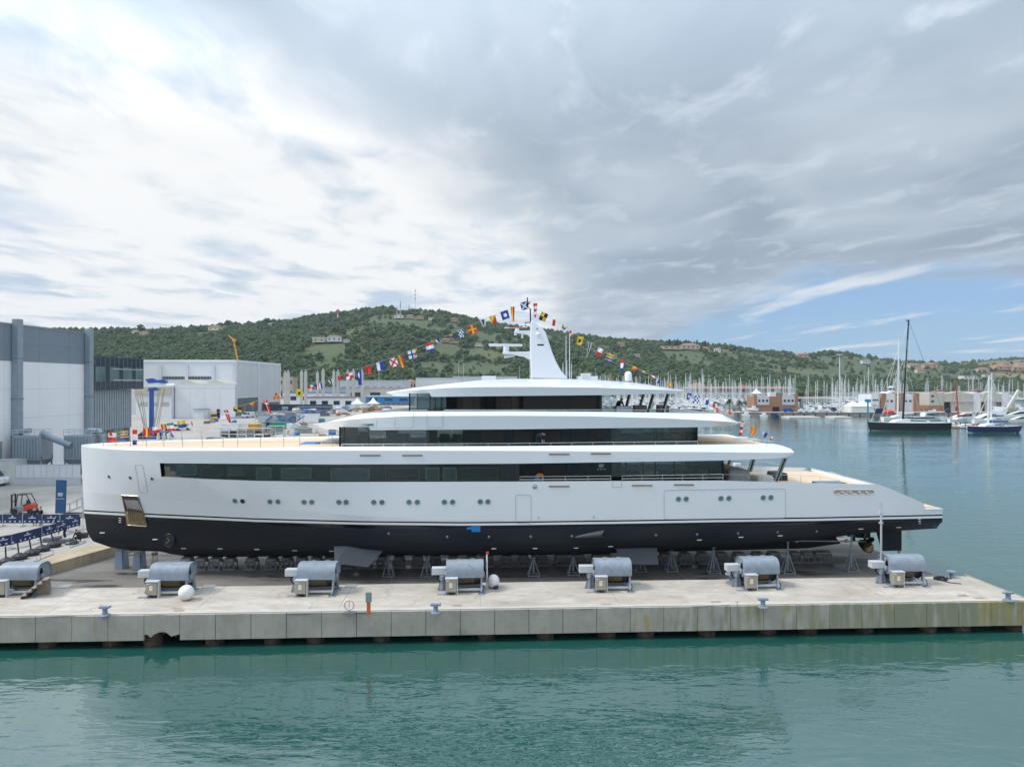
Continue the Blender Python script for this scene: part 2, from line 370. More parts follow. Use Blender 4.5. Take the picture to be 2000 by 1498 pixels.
# hanging cable along the edge
pts = []
for k in range(150):
    xx = -42 + k * .37; pts.append((xx, YF + .03 + .02 * math.sin(k * .7), ZQ - .015 - .06 * abs(math.sin(k * .22)) + .03 * math.sin(k * .05)))
MB().path(pts, .016, 5).build('cable', M('cable_black', (.05, .045, .04), .8), quay)

rq = random.Random(4); crk = M('crack_dark', (.20, .18, .16), .95, var=.2)
for k in range(26):                       # hairline cracks across the slab
    x0 = rq.uniform(-42, 30); y0 = rq.uniform(YF + .6, YR_ - 1.6); pts = [Vector((x0, y0, ZQ + .002))]
    for j in range(7): x0 += rq.uniform(-.35, .35); y0 += rq.uniform(.1, .32); pts.append(Vector((x0, min(y0, YR_ - .1), ZQ + .002)))
    MB().path(pts, .007, 4).build('crack', crk, quay)
for k in range(9): MB().bx(-44 + 8.3 * k, -44 + 8.3 * k + .02, YF + .56, YR_ - .02, ZQ + .0005, ZQ + .004).build('slab_joint', crk, quay)
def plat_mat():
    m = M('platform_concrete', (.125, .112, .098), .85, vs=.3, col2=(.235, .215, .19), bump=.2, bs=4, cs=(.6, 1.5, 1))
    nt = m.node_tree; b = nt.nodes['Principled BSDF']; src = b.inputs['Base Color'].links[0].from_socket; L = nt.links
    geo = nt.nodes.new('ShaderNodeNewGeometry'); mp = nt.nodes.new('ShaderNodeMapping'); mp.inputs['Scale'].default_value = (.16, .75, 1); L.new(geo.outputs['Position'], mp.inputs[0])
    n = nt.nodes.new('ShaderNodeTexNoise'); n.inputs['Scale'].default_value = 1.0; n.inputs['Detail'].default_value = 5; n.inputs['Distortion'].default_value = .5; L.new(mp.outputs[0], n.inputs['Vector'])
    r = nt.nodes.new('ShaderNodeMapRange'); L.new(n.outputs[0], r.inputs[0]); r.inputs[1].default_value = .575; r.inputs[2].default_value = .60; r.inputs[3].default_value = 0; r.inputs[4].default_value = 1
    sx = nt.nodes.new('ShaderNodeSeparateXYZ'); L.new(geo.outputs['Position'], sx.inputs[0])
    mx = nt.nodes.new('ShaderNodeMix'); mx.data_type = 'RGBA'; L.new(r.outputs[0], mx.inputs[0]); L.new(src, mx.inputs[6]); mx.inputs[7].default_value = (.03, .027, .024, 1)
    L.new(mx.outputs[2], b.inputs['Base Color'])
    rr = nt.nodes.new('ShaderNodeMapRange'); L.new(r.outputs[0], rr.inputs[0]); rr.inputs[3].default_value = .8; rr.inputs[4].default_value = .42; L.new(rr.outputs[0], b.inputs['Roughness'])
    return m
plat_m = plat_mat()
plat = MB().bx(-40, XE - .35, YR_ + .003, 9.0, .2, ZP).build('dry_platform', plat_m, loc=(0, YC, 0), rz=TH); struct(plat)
# yard: the raised land to the left and behind
def yard_mat():
    m = M('yard_concrete', (.30, .275, .245), .9, vs=.16, col2=(.44, .41, .37), bump=.1, bs=2)
    return m
yard_m = yard_mat()
fa, fb = gr(85, 1105, ZQ), gr(220, 1068, ZQ); dd = (fb - fa) / (fb.y - fa.y)
f0 = fa + dd * (45.6 - fa.y); f1 = fa + dd * (66 - fa.y)
poly = [(-700, 40), (-75.2, 40), (-75.2, f0.y), (f0.x, f0.y), (f1.x, f1.y), (28, 66), (28, 430), (34, 660), (-700, 660)]
poly[1] = (-75.3, 38)
struct(MB().prism(poly, -3, ZQ - .002).build('yard', yard_m))
face = M('quay_face_concrete', (.36, .27, .17), .9, vs=1.0, col2=(.50, .41, .29), bump=.2, cs=(1, 1, .3))
n_ = 9
for k in range(n_):               # the stepped edge of the yard in cast lengths
    a = f0.lerp(f1, k / n_); b_ = f0.lerp(f1, (k + 1) / n_ - .004); d = (b_ - a); nrm = Vector((d.y, -d.x, 0)).normalized()
    q = MB(); P4 = [a + nrm * .02, b_ + nrm * .02, b_ - nrm * 2.2, a - nrm * 2.2]
    q.prism([(p.x, p.y) for p in P4], ZP - .4, ZQ + .004)
    tag(q.build('edge_block', face), ORD[k] + ' ochre concrete block of the yard edge, counted from the quay', 'kerb', 'concrete blocks along the yard edge')
# ---------------------------------------------------------------- hills behind the harbour
SKY = [(-400, 660), (100, 652), (175, 651), (260, 649), (340, 652), (450, 641), (550, 635), (660, 618), (740, 608), (790, 605), (850, 611), (900, 621), (960, 636), (1040, 648), (1130, 660), (1200, 668), (1260, 672), (1330, 675), (1400, 678), (1440, 686), (1520, 692), (1570, 697), (1610, 690), (1640, 694), (1700, 704), (1800, 710), (1880, 709), (1960, 702), (2050, 700), (2400, 706)]
RD = [(-400, 1300), (400, 1350), (800, 1500), (1200, 1600), (1500, 1700), (1700, 2000), (2000, 2900), (2400, 3300)]
ridge = []
for u in range(-400, 2401, 20):
    Yr = ip(RD, u); v = ip(SKY, u); ridge.append(((u - 1000) / F * Yr, Yr, CZ + (749 - v) / F * Yr))
rx = [(r[0], r[1]) for r in ridge]; rz_ = [(r[0], r[2]) for r in ridge]
SH = [(-2000, 560), (0, 600), (150, 655), (330, 700), (420, 940), (560, 1050), (900, 1150), (3000, 1300)]     # shore line
def hz(X, Y):
    Yr = ip(rx, X); zr = ip(rz_, X); Ys = ip(SH, X)
    s = (Y - Ys) / (Yr - Ys)
    if s < 0: return 2.0 - 8 * clamp(-s * 20)
    n1 = mnoise.fractal(Vector((X / 300, Y / 300, 1.7)), 1, 2, 4); n2 = mnoise.noise(Vector((X / 90, Y / 90, 5.1)))
    if s < 1:
        base = s * s * (3 - 2 * s) * .55 + s * .45
        base = max(0, base - .05 * (1 - s))
        h = 2.0 + (zr - 2) * base * (1 + .22 * n1 * (1 - s) * min(1, s * 4)) + n2 * 2.5 * s * (1 - s) * 2
        return h
    return zr - (Y - Yr) * .22 + n2 * 2
NX, NY = 150, 90
tv = []; tf = []
for j in range(NY):
    t = j / (NY - 1); Y = 540 + 3000 * t ** 1.5
    for i in range(NX):
        X = (-1.05 + 2.1 * i / (NX - 1)) * (900 + Y * .62); tv.append((X, Y, hz(X, Y)))
for j in range(NY - 1):
    for i in range(NX - 1):
        a = j * NX + i; tf.append((a, a + 1, a + NX + 1, a + NX))
def hill_mat():
    m = M('hill_scrub', (.052, .080, .034), .95, vs=.022, col2=(.095, .110, .048), bump=.0)
    nt = m.node_tree; b = nt.nodes['Principled BSDF']; src = b.inputs['Base Color'].links[0].from_socket; L = nt.links
    geo = nt.nodes.new('ShaderNodeNewGeometry')
    def nz(s, d=5, sc3=(1, 1, 1)):
        mp = nt.nodes.new('ShaderNodeMapping'); mp.inputs['Scale'].default_value = sc3; L.new(geo.outputs['Position'], mp.inputs[0])
        n = nt.nodes.new('ShaderNodeTexNoise'); n.inputs['Scale'].default_value = s; n.inputs['Detail'].default_value = d; L.new(mp.outputs[0], n.inputs['Vector']); return n.outputs[0]
    def layer(src, fac, col, a, b_):
        mr = nt.nodes.new('ShaderNodeMapRange'); L.new(fac, mr.inputs[0]); mr.inputs[1].default_value = a; mr.inputs[2].default_value = b_
        mx = nt.nodes.new('ShaderNodeMix'); mx.data_type = 'RGBA'; L.new(mr.outputs[0], mx.inputs[0]); L.new(src, mx.inputs[6]); mx.inputs[7].default_value = (*col, 1); return mx.outputs[2]
    c = layer(src, nz(.006, 3), (.105, .115, .048), .56, .64)        # dry meadow
    c = layer(c, nz(.012, 4, (1, .4, 1)), (.27, .19, .10), .68, .72)   # bare earth
    c = layer(c, nz(.16, 4), (.050, .076, .034), .52, .66)
    sp = nt.nodes.new('ShaderNodeSeparateXYZ'); L.new(geo.outputs['Position'], sp.inputs[0])
    ad = nt.nodes.new('ShaderNodeMath'); ad.operation = 'MULTIPLY_ADD'; L.new(sp.outputs[0], ad.inputs[0]); ad.inputs[1].default_value = .00022; L.new(nz(.0035, 2), ad.inputs[2])
    c = layer(c, ad.outputs[0], (.215, .165, .085), .80, .86)       # ploughed fields to the east
    L.new(c, b.inputs['Base Color']); return m
me = bpy.data.meshes.new('hills'); me.from_pydata(tv, [], tf); me.materials.append(hill_mat()); me.polygons.foreach_set('use_smooth', [True] * len(me.polygons))
hills = bpy.data.objects.new('hills', me); COL.objects.link(hills); struct(hills)
# woodland: leaf-clump crowns scattered by geometry nodes over the slopes
def crown(seed, h, tall, nclump):
    rnd = random.Random(seed); q = MB()
    for k in range(nclump):
        a = rnd.random() * 6.28; rr = rnd.random() ** .6; zz = rnd.uniform(.22, .95) if not tall else rnd.uniform(.08, .98)
        wd = (math.sin(math.pi * min(1, zz * .9 + .08)) ** .7 * .52) if not tall else .15 * (1.05 - zz) ** .5
        c = Vector((math.cos(a) * rr * wd * h, math.sin(a) * rr * wd * h, zz * h)); s = h * (rnd.uniform(.10, .20) if not tall else rnd.uniform(.06, .1))
        vs = []
        for p in ((1, 0, 0), (-1, 0, 0), (0, 1, 0), (0, -1, 0), (0, 0, 1), (0, 0, -1)):
            vs.append(c + Vector(p) * s * rnd.uniform(.6, 1.25) + Vector((rnd.uniform(-.3, .3), rnd.uniform(-.3, .3), rnd.uniform(-.2, .2))) * s)
        q.add(vs, [(0, 2, 4), (2, 1, 4), (1, 3, 4), (3, 0, 4), (2, 0, 5), (1, 2, 5), (3, 1, 5), (0, 3, 5)], 0)
    q.tube((0, 0, -h * .1), (0, 0, h * .4), h * .03, h * .015, 5, 1)
    return q
leafs = [M('leaf_%s' % n, a, .9, vs=.35, col2=b_, cs=(1, 1, 1)) for n, a, b_ in (('deep', (.036, .074, .032), (.078, .124, .050)), ('olive', (.078, .106, .046), (.135, .155, .070)), ('fresh', (.058, .110, .036), (.105, .165, .055)), ('light', (.085, .120, .050), (.140, .170, .080)), ('cypress', (.008, .022, .014), (.018, .036, .018)))]
bark = M('bark', (.08, .06, .045), .95)
protos = []
hide_col = bpy.data.collections.new('tree_kinds')
for i, (h, tall, nc, lm) in enumerate(((9, 0, 46, 0), (8, 0, 40, 1), (7, 0, 40, 2), (11, 0, 54, 0), (6, 0, 36, 3), (5, 0, 34, 2), (7, 0, 40, 3))):
    o = bpy.data.objects.new('tree_kind', crown(i + 3, h, tall, nc).mesh('tree_kind', [leafs[lm], bark], clean=False)); hide_col.objects.link(o); protos.append(o)
def hit(u, v):
    Y = 640.0
    while Y < 3600:
        X = (u - 1000) / F * Y; z = CZ - (v - 749) / F * Y
        if hz(X, Y) >= z: return Vector((X, Y, hz(X, Y)))
        Y += 6
    return None
cream = M('house_cream', (.60, .52, .40), .8, var=.06); pinkw = M('house_pink', (.55, .36, .26), .8, var=.06)
HS = [(282, 660, 15, 8, cream, 0), (265, 654, 12, 6, white_wall, 0), (300, 649, 17, 6, pinkw, 1), (421, 648, 22, 7, cream, 0), (440, 644, 9, 5, pinkw, 0), (531, 641, 12, 7, white_wall, 0), (624, 673, 23, 8, cream, 1), (653, 670, 26, 9, white_wall, 0), (677, 673, 12, 5, white_wall, 0), (779, 624, 16, 6, white_wall, 0), (801, 624, 12, 6, cream, 0), (820, 626, 14, 5, pinkw, 0), (842, 628, 10, 5, white_wall, 0), (887, 631, 14, 6, pinkw, 0), (870, 671, 16, 5, pinkw, 0), (889, 673, 14, 4, cream, 1), (935, 679, 14, 5, white_wall, 0), (1213, 678, 14, 6, pinkw, 0), (1240, 700, 16, 5, cream, 1), (1310, 684, 34, 6, cream, 1), (1346, 684, 34, 7, cream, 0), (1377, 688, 14, 7, M('house_yellow', (.62, .46, .20), .8), 0), (1401, 690, 12, 8, white_wall, 0), (1418, 692, 9, 5, pinkw, 0), (1566, 700, 20, 6, pinkw, 0), (1690, 712, 14, 6, white_wall, 0), (1783, 720, 24, 6, cream, 0), (1815, 720, 24, 7, pinkw, 0), (1796, 730, 14, 7, cream, 0), (1890, 742, 26, 6, white_wall, 1), (1952, 724, 34, 7, pinkw, 0), (1985, 726, 30, 7, pinkw, 0), (1918, 728, 20, 6, cream, 0), (1994, 718, 20, 5, cream, 0), (1960, 716, 16, 5, pinkw, 0), (1930, 738, 18, 5, cream, 1)]
HCLR = [(hit(h_[0], h_[1]), h_[2]) for h_ in HS]; HCLR = [(p.x, p.y, w_ * p.y / F) for p, w_ in HCLR if p]
rnd = random.Random(11)
def dens(X, Y):
    Yr = ip(rx, X); Ys = ip(SH, X); s = (Y - Ys) / (Yr - Ys)
    u = 1000 + F * X / Y
    d = .30 + 1.5 * mnoise.noise(Vector((X / 120, Y / 150, 3.3))) + .5 * mnoise.noise(Vector((X / 45, Y / 55, 8.3)))
    if X < -250: d += .5
    if s > .93: d += .25
    if s < .22 and X > -60: d += .5
    for fx, fy, rxx, ryy in FIELDS:
        if ((X - fx) / rxx) ** 2 + ((Y - fy) / ryy) ** 2 < 1: return .02
    if -260 < X < 420 and .15 < s < .85: d -= .16
    if X > 900: d -= .45
    return clamp(d, .05, 1)
FIELDS = [(560, 1330, 110, 70), (700, 1420, 90, 60), (470, 1240, 60, 35), (-130, 1160, 60, 40), (-60, 1000, 70, 30), (1500, 2300, 260, 160), (1100, 2000, 140, 90), (1800, 2500, 200, 120), (780, 1700, 120, 60)]
pts = []
tries = 0
while len(pts) < 42000 and tries < 360000:
    tries += 1
    t = rnd.random(); Y = 600 + 2500 * t ** 1.15; X = rnd.uniform(-.80, .80) * (Y + 120)
    if rnd.random() > dens(X, Y): continue
    Yr = ip(rx, X); Ys = ip(SH, X)
    if Y < Ys + 35 or Y > Yr + 60: continue
    if any(abs(X - hx) < hw * .75 and -75 < Y - hy < hw * .6 for hx, hy, hw in HCLR): continue
    pts.append((X, Y, hz(X, Y) - .5))
for k in range(len(ridge) - 1):         # hedge-like line of crowns on the skyline
    for j in range(5):
        t = rnd.random(); p = Vector(ridge[k]).lerp(Vector(ridge[k + 1]), t)
        if mnoise.noise(Vector((p.x / 70, 0, 1))) > -.15: pts.append((p.x, p.y + rnd.uniform(-12, 8), p.z - rnd.uniform(1, 4)))
pm_ = bpy.data.meshes.new('woodland'); pm_.from_pydata(pts, [], [])
wood_o = bpy.data.objects.new('woodland', pm_); COL.objects.link(wood_o); stuff(wood_o)
tag(wood_o, 'dense green woodland and scrub covering the hills behind the harbour', 'woodland')
def gn_scatter(o, coll, smin, smax):
    ng = bpy.data.node_groups.new('scatter', 'GeometryNodeTree')
    ng.interface.new_socket('Geometry', in_out='INPUT', socket_type='NodeSocketGeometry'); ng.interface.new_socket('Geometry', in_out='OUTPUT', socket_type='NodeSocketGeometry')
    gi = ng.nodes.new('NodeGroupInput'); go = ng.nodes.new('NodeGroupOutput')
    ip_ = ng.nodes.new('GeometryNodeInstanceOnPoints'); ci = ng.nodes.new('GeometryNodeCollectionInfo'); ci.inputs[0].default_value = coll
    ci.inputs['Separate Children'].default_value = True; ci.inputs['Reset Children'].default_value = True
    ip_.inputs['Pick Instance'].default_value = True
    rv = ng.nodes.new('FunctionNodeRandomValue'); rv.data_type = 'FLOAT'; rv.inputs[2].default_value = smin; rv.inputs[3].default_value = smax
    rr = ng.nodes.new('FunctionNodeRandomValue'); rr.data_type = 'FLOAT_VECTOR'; rr.inputs[0].default_value = (-.05, -.05, 0); rr.inputs[1].default_value = (.05, .05, 6.28)
    ng.links.new(gi.outputs[0], ip_.inputs['Points']); ng.links.new(ci.outputs[0], ip_.inputs['Instance'])
    ng.links.new(rv.outputs[1], ip_.inputs['Scale']); ng.links.new(rr.outputs[0], ip_.inputs['Rotation']); ng.links.new(ip_.outputs[0], go.inputs[0])
    md = o.modifiers.new('scatter', 'NODES'); md.node_group = ng
gn_scatter(wood_o, hide_col, .28, 1.1)
# ---------------------------------------------------------------- the ship on its blocks
yacht = E('motor_yacht', (0, YC, 0), TH)
tag(yacht, 'long white three-deck motor yacht with black bottom paint standing on keel blocks', 'yacht')
anti = M('antifouling', (.007, .011, .018), .45, vs=.5, col2=(.014, .020, .031), cs=(.25, 1, 1), spec=.35)
gloss_black = M('gloss_black', (.008, .009, .012), .12, var=0)
white_line = M('white_line', (.82, .83, .85), .3, var=0)
stub = M('hull_white', (.775, .80, .835), .16, var=.012, vs=.3, coat=.6)
HB = 5.4
def bfun(x, x0, L, p, q, full):
    t = clamp((x - x0) / L); return full * (1 - (1 - t) ** p) ** q
def aft(x, k): return 1 - k * clamp((x - 8) / 23) ** 2
XT = pl(1842, 1000, -4.7)[0]
V_TOP = [(158, 868.5), (200, 871), (300, 874), (500, 874.3), (700, 872), (1000, 871), (1400, 868), (1516, 866.5), (1562, 882)]
V_CRS = [(158, 873), (220, 878), (300, 880.5), (700, 880), (1000, 880.5), (1400, 883), (1540, 884.3), (1562, 882.6)]
V_W1 = [(158, 901), (308, 904.5), (650, 907), (1000, 905.5), (1200, 902.5), (1400, 899.3), (1529, 895), (1562, 883)]
V_W0 = [(158, 918), (312, 930.5), (400, 935.5), (500, 939), (650, 941.3), (1000, 940.5), (1410, 938.5), (1532, 942.5), (1683, 945.5), (1714, 945.8), (1724, 948), (1760, 964), (1803, 981.5), (1807, 994.5), (1842, 993.5)]
V_KN = [(165, 961), (300, 973), (470, 990), (700, 1008), (870, 1016.2), (1000, 1014.5), (1250, 1011), (1842, 1000.5)]
V_S1 = [(164, 995.5), (300, 1003), (500, 1012), (700, 1017.3), (900, 1019.3), (1000, 1018.5), (1250, 1015), (1400, 1012.5), (1600, 1009.8), (1842, 1004.5)]
V_BIL = [(182, 1057), (300, 1076), (500, 1081), (800, 1081.5), (1100, 1079.5), (1250, 1072), (1450, 1066), (1600, 1052), (1700, 1040), (1842, 1031)]
ZK = [(-32, 3.0), (-29, 2.5), (-26, 2.16), (-21, 2.02), (8, 2.02), (14, 2.5), (20, 3.4), (26, 4.25), (32, 4.6)]
def off(tab, d): return [(u, v + d) for u, v in tab]
def stem(u, v): return pl(u, v, 0)[0]
# rows from the keel up: (stem pixel, half-breadth function, height function)
rows_def = [
    ('keel', stem(255, 1075), lambda x: 0.02, None),
    ('b1', stem(214, 1068), lambda x: .5 * bfun(x, stem(214, 1068), 30, 1.5, 1.15, 4.9) * aft(x, .12), None),
    ('bil', stem(182, 1057), lambda x: .88 * bfun(x, stem(182, 1057), 29, 1.6, 1.1, 5.2) * aft(x, .13), V_BIL),
    ('up0', stem(175, 1050), lambda x: .955 * bfun(x, stem(175, 1050), 28, 1.65, 1.07, 5.25) * aft(x, .13), off(V_BIL, -9)),
    ('up', stem(169, 1040), lambda x: .985 * bfun(x, stem(169, 1040), 27.5, 1.7, 1.05, 5.28) * aft(x, .13), off(V_BIL, -22)),
    ('boot0', stem(165.5, 1012), lambda x: bfun(x, stem(165.5, 1012), 27, 1.75, 1.02, 5.31) * aft(x, .13), off(V_S1, 14)),
    ('boot1', stem(164.5, 1002.5), lambda x: bfun(x, stem(164.5, 1002), 26.5, 1.8, 1.0, 5.32) * aft(x, .13), off(V_S1, 7)),
    ('s2', stem(164.2, 998.5), lambda x: bfun(x, stem(164.2, 998), 26.3, 1.8, 1.0, 5.325) * aft(x, .13), off(V_S1, 2.8)),
    ('s1', stem(164, 995.5), lambda x: bfun(x, stem(164, 995), 26.2, 1.8, .99, 5.33) * aft(x, .13), V_S1),
    ('kn', stem(162.5, 961), lambda x: bfun(x, stem(162.5, 961), 23.5, 2.0, .9, 5.37) * aft(x, .13), V_KN),
    ('mid', stem(161, 938), lambda x: bfun(x, stem(161, 938), 22.5, 2.1, .86, 5.39) * aft(x, .13), None),
    ('w0', stem(160, 918), lambda x: bfun(x, stem(160, 918), 21.5, 2.15, .83, 5.4) * aft(x, .13), V_W0),
    ('w1', stem(159, 901), lambda x: bfun(x, stem(159, 901), 20.5, 2.2, .8, 5.4) * aft(x, .10), V_W1),
    ('crs', stem(158.3, 873), lambda x: bfun(x, stem(158.3, 873), 19.8, 2.25, .77, 5.42) * aft(x, .10), V_CRS),
    ('top', stem(158.6, 868.5), lambda x: max(0, bfun(x, stem(158, 868.5), 19.6, 2.25, .77, 5.42) * aft(x, .10) - lerp(.05, .34, clamp((x + 32) / 8)) - .25 * clamp((x - 12) / 8)), V_TOP)]
xb = stem(158, 868)
def ux(u, b=5.3): return pl(u, 900, -b)[0]
KEY = [ux(309, 3.9), ux(1015), ux(1410), ux(1516), ux(1540), ux(1553), ux(1562, 4.9), ux(1683), ux(1714), ux(1724), ux(1803, 4.75), ux(1807, 4.75), XT]
st_x = [xb + (XT - xb) * (k / 110) ** 1.25 for k in range(111)]
st_x = sorted([x for x in st_x if min(abs(x - k) for k in KEY) > .14] + KEY)
SX = st_x
def row_pts(d):
    name, x0, bf, vt = d; out = []
    for x in SX:
        xr = x if x > -20 else x0 + (x - xb) * (-20 - x0) / (-20 - xb)
        b = bf(xr)
        out.append([xr, b, None if vt is None else zv(xr, -b, ip(vt, pu(xr, -b)))])
    return out
RW = {d[0]: row_pts(d) for d in rows_def}
UW = [pu(p[0], -p[1]) for p in RW['w0']]; UT = [pu(p[0], -p[1]) for p in RW['crs']]
for i in range(len(SX)):
    RW['keel'][i][2] = max(ip(ZK, RW['keel'][i][0]), 0) if SX[i] > -27 else zv(RW['keel'][i][0], 0, 1075 + (RW['keel'][i][0] - RW['keel'][0][0]) * .8)
    k, b2 = RW['keel'][i], RW['bil'][i]; RW['b1'][i][2] = k[2] + (b2[2] - k[2]) * .42
    if i == 0: RW['b1'][0][2] = zv(RW['b1'][0][0], 0, 1068)
    RW['mid'][i][2] = lerp(RW['kn'][i][2], RW['w0'][i][2], .5)
    if RW['up'][i][2] > RW['boot0'][i][2] - .1: RW['up'][i][2] = RW['boot0'][i][2] - .1
    if RW['up0'][i][2] > RW['up'][i][2] - .08: RW['up0'][i][2] = RW['up'][i][2] - .08
    if RW['bil'][i][2] > RW['up0'][i][2] - .08: RW['bil'][i][2] = RW['up0'][i][2] - .08
    kq = lerp(.36, .05, clamp((RW['kn'][i][0] + 16) / 20)); RW['kn'][i][1] = min(RW['kn'][i][1], RW['s1'][i][1] + kq * max(0, RW['kn'][i][2] - RW['s1'][i][2])) if i else RW['kn'][i][1]
    RW['mid'][i][1] = lerp(RW['kn'][i][1], RW['w0'][i][1], .5)
    t = clamp((UT[i] - 1516) / 46)            # the aft corner of the upper band is rounded in plan
    if UT[i] > 1516:
        for nm in ('w1', 'crs', 'top'): RW[nm][i][1] -= .22 * t ** 3
names = [d[0] for d in rows_def]
matrow = [0, 0, 0, 0, 0, 1, 2, 1, 3, 3, 3, 3, 3, 3]
IW0 = names.index('w0')
def skip(i, j):
    if i >= IW0 + 0 and i == IW0: return UW[j] >= 308.5
    if i > IW0: return UT[j + 1] > 1562.9
    return False
hull = MB()
for s in (-1, 1):
    rows = [[(p[0], s * p[1], p[2]) for p in RW[n]] for n in names]
    ik, ic = names.index('kn'), names.index('crs')
    hull.loft(rows[:ik + 1], matrow[:ik])
    up_ = [[(p[0], p[1] + s * .0012, p[2]) for p in rows[ik]]] + rows[ik + 1:ic + 1]
    hull.loft(up_, 3, lambda i, j: skip(i + ik, j))
    hull.loft([[(p[0], p[1] + s * .0012, p[2]) for p in rows[ic]]] + rows[ic + 1:], 3, lambda i, j: skip(i + ic, j))
    fwd = RW['w0']                            # lip that closes the wall thickness along the window and bulwark top
    j0 = next(j for j in range(len(SX)) if UW[j] >= 308.5)
    for nm, d in (('w0', .16), ('w1', .16)):
        j1 = len(SX) if nm == 'w0' else next(j for j in range(len(SX)) if UT[j] > 1562.9)
        hull.loft([[(p[0], s * p[1], p[2]) for p in RW[nm][j0:j1]], [(p[0], s * max(0, p[1] - d), p[2] - .002) for p in RW[nm][j0:j1]]], 3)
    jw1 = next(j for j in range(len(SX)) if UW[j] > 1700)
    jd = next(j for j in range(len(SX)) if UW[j] > 1000)
    hull.loft([[(p[0], s * (p[1] - .16), p[2] - .002) for p in RW['w0'][jd:jw1]], [(p[0], s * (p[1] - .2), p[2] - .8) for p in RW['w0'][jd:jw1]]], 3)
    jt1 = next(j for j in range(len(SX)) if UT[j] > 1562.9)
    hull.loft([[(p[0], s * p[1], p[2]) for p in RW['top'][:jt1]], [(p[0], s * max(0, p[1] - .12), p[2] - .10) for p in RW['top'][:jt1]]], 3)
# transom and sloping stern
hull.loft([[(RW[n][-1][0], s * RW[n][-1][1], RW[n][-1][2]) for n in names[:IW0 + 1]] for s in (-1, 1)], 3)
jw1 = next(j for j in range(len(SX)) if UW[j] > 1700)
hull.loft([[(p[0], s * (p[1] - .16), p[2] - .003) for p in RW['w0'][jw1:]] for s in (-1, 1)], 3)
ho = hull.build('hull', [anti, gloss_black, white_line, stub], yacht, smooth=50)
j0 = next(j for j in range(len(SX)) if UW[j] >= 308.5)
jt1 = next(j for j in range(len(SX)) if UT[j] > 1562.9)
MB().loft([[(p[0], s * max(0.0, p[1] - .12), p[2] - .10) for p in RW['top'][1:jt1]] for s in (-1, 1)]).build('upper_deck', wood, yacht)
MB().loft([[(p[0], s * (p[1] - .12), p[2] + .003) for p in RW['w1'][j0:jt1]] for s in (-1, 1)]).build('deck_head', white_paint, yacht)
ja = next(j for j in range(len(SX)) if UW[j] > 1000)
MB().loft([[(p[0], s * (p[1] - .18), 7.62) for p in RW['w0'][ja:jw1 + 2]] for s in (-1, 1)]).build('main_deck', wood, yacht)
pz = RW['w0'][-1][2]
jb = RW['w0'][jw1]; MB().bx(jb[0] - .03, jb[0] + .04, -jb[1] + .19, jb[1] - .19, 7.55, jb[2] - .01).build('stern_bulkhead', stub, yacht)
MB().bx(ux(1808, 4.7), XT - .12, -4.1, 4.1, pz + .002, pz + .03).build('swim_platform', wood, yacht)
MB().bx(ux(1803, 4.7) - .6, ux(1807, 4.7) + .02, -4.2, -3.4, pz - .2, pz + .42).build('stern_step', wood, yacht)

# side surface point by pixel
def rowx(r, x):
    for i in range(len(r) - 1):
        if r[i + 1][0] >= x:
            t = clamp((x - r[i][0]) / max(1e-6, r[i + 1][0] - r[i][0])); return lerp(r[i][1], r[i + 1][1], t), lerp(r[i][2], r[i + 1][2], t)
    return r[-1][1], r[-1][2]
def hs(u, v, out=0.0):
    b = 5.2; x = pl(u, v, -b)[0]
    for it in range(6):
        zt = zv(x, -b, v); prev = None; nb = None
        for n in names:
            p = rowx(RW[n], x)
            if prev and prev[1] <= zt <= p[1]: nb = lerp(prev[0], p[0], (zt - prev[1]) / max(1e-6, p[1] - prev[1]))
            prev = p
        if nb is None: nb = b
        b = nb; x = pl(u, v, -b)[0]
    return x, -(b + out), zv(x, -b, v)
# portholes
pg = glassmat('porthole_glass', (.16, .25, .27), ior=1.6)
def porthole(u, v, r=.2, g=None):
    x, y, z = hs(u, v); o = E('porthole', (x, y, z)); o.parent = yacht
    a = Vector(hs(u + 8, v)) - Vector(hs(u - 8, v)); b_ = Vector(hs(u, v - 5)) - Vector(hs(u, v + 5)); nr = a.cross(b_).normalized()
    if nr.y > 0: nr = -nr
    o.rotation_euler = nr.to_track_quat('-Y', 'Z').to_euler(); o.location = Vector((x, y, z)) + nr * .012
    MB().lathe([(r, .05), (r + .012, -.012), (r - .03, -.020), (r - .045, -.008)], 18, ax='y').build('rim', rim_m, o, smooth=40)
    MB().lathe([(r - .04, -.013), (r - .04, -.009)], 18, ax='y').build('glass', g or pg_solid, o)
    return o
pg_solid = M('porthole_pane', (.11, .19, .20), .12, var=.1); rim_m = M('porthole_rim', (.45, .50, .53), .3, .3, var=.05)
for u, v in ((459, 978), (527.5, 979.5), (543, 979.5), (594, 980.5), (609, 980.5), (662, 980.5), (676, 980.5), (730, 980.7), (746, 980.7), (799, 980.5), (815, 980.5), (868, 980.3), (884, 980.3), (938, 979.6), (953, 979.6), (1325, 974.6), (1340, 974.4), (1408, 973.2), (1423.5, 973), (1490.5, 971.8), (1505.5, 971.5)): porthole(u, v)
po = porthole(474, 978.5, g=dark); po['label'] = 'dark open porthole nearest the bow'
for u, v in ((213, 930.8), (254.5, 933), (297, 934.8)):
    o = porthole(u, v, .14, dark)
for u, v, r in ((1044.5, 950.3, .17), (1051.7, 1010.5, .07), (1159.8, 1009.5, .07)):
    x, y, z = hs(u, v); MB().lathe([(r, .03), (r, -.025), (r * .75, -.03), (r * .7, .0)], 16, ax='y', m=0).build('fairlead', steel, yacht, smooth=40, loc=(x, y, z))
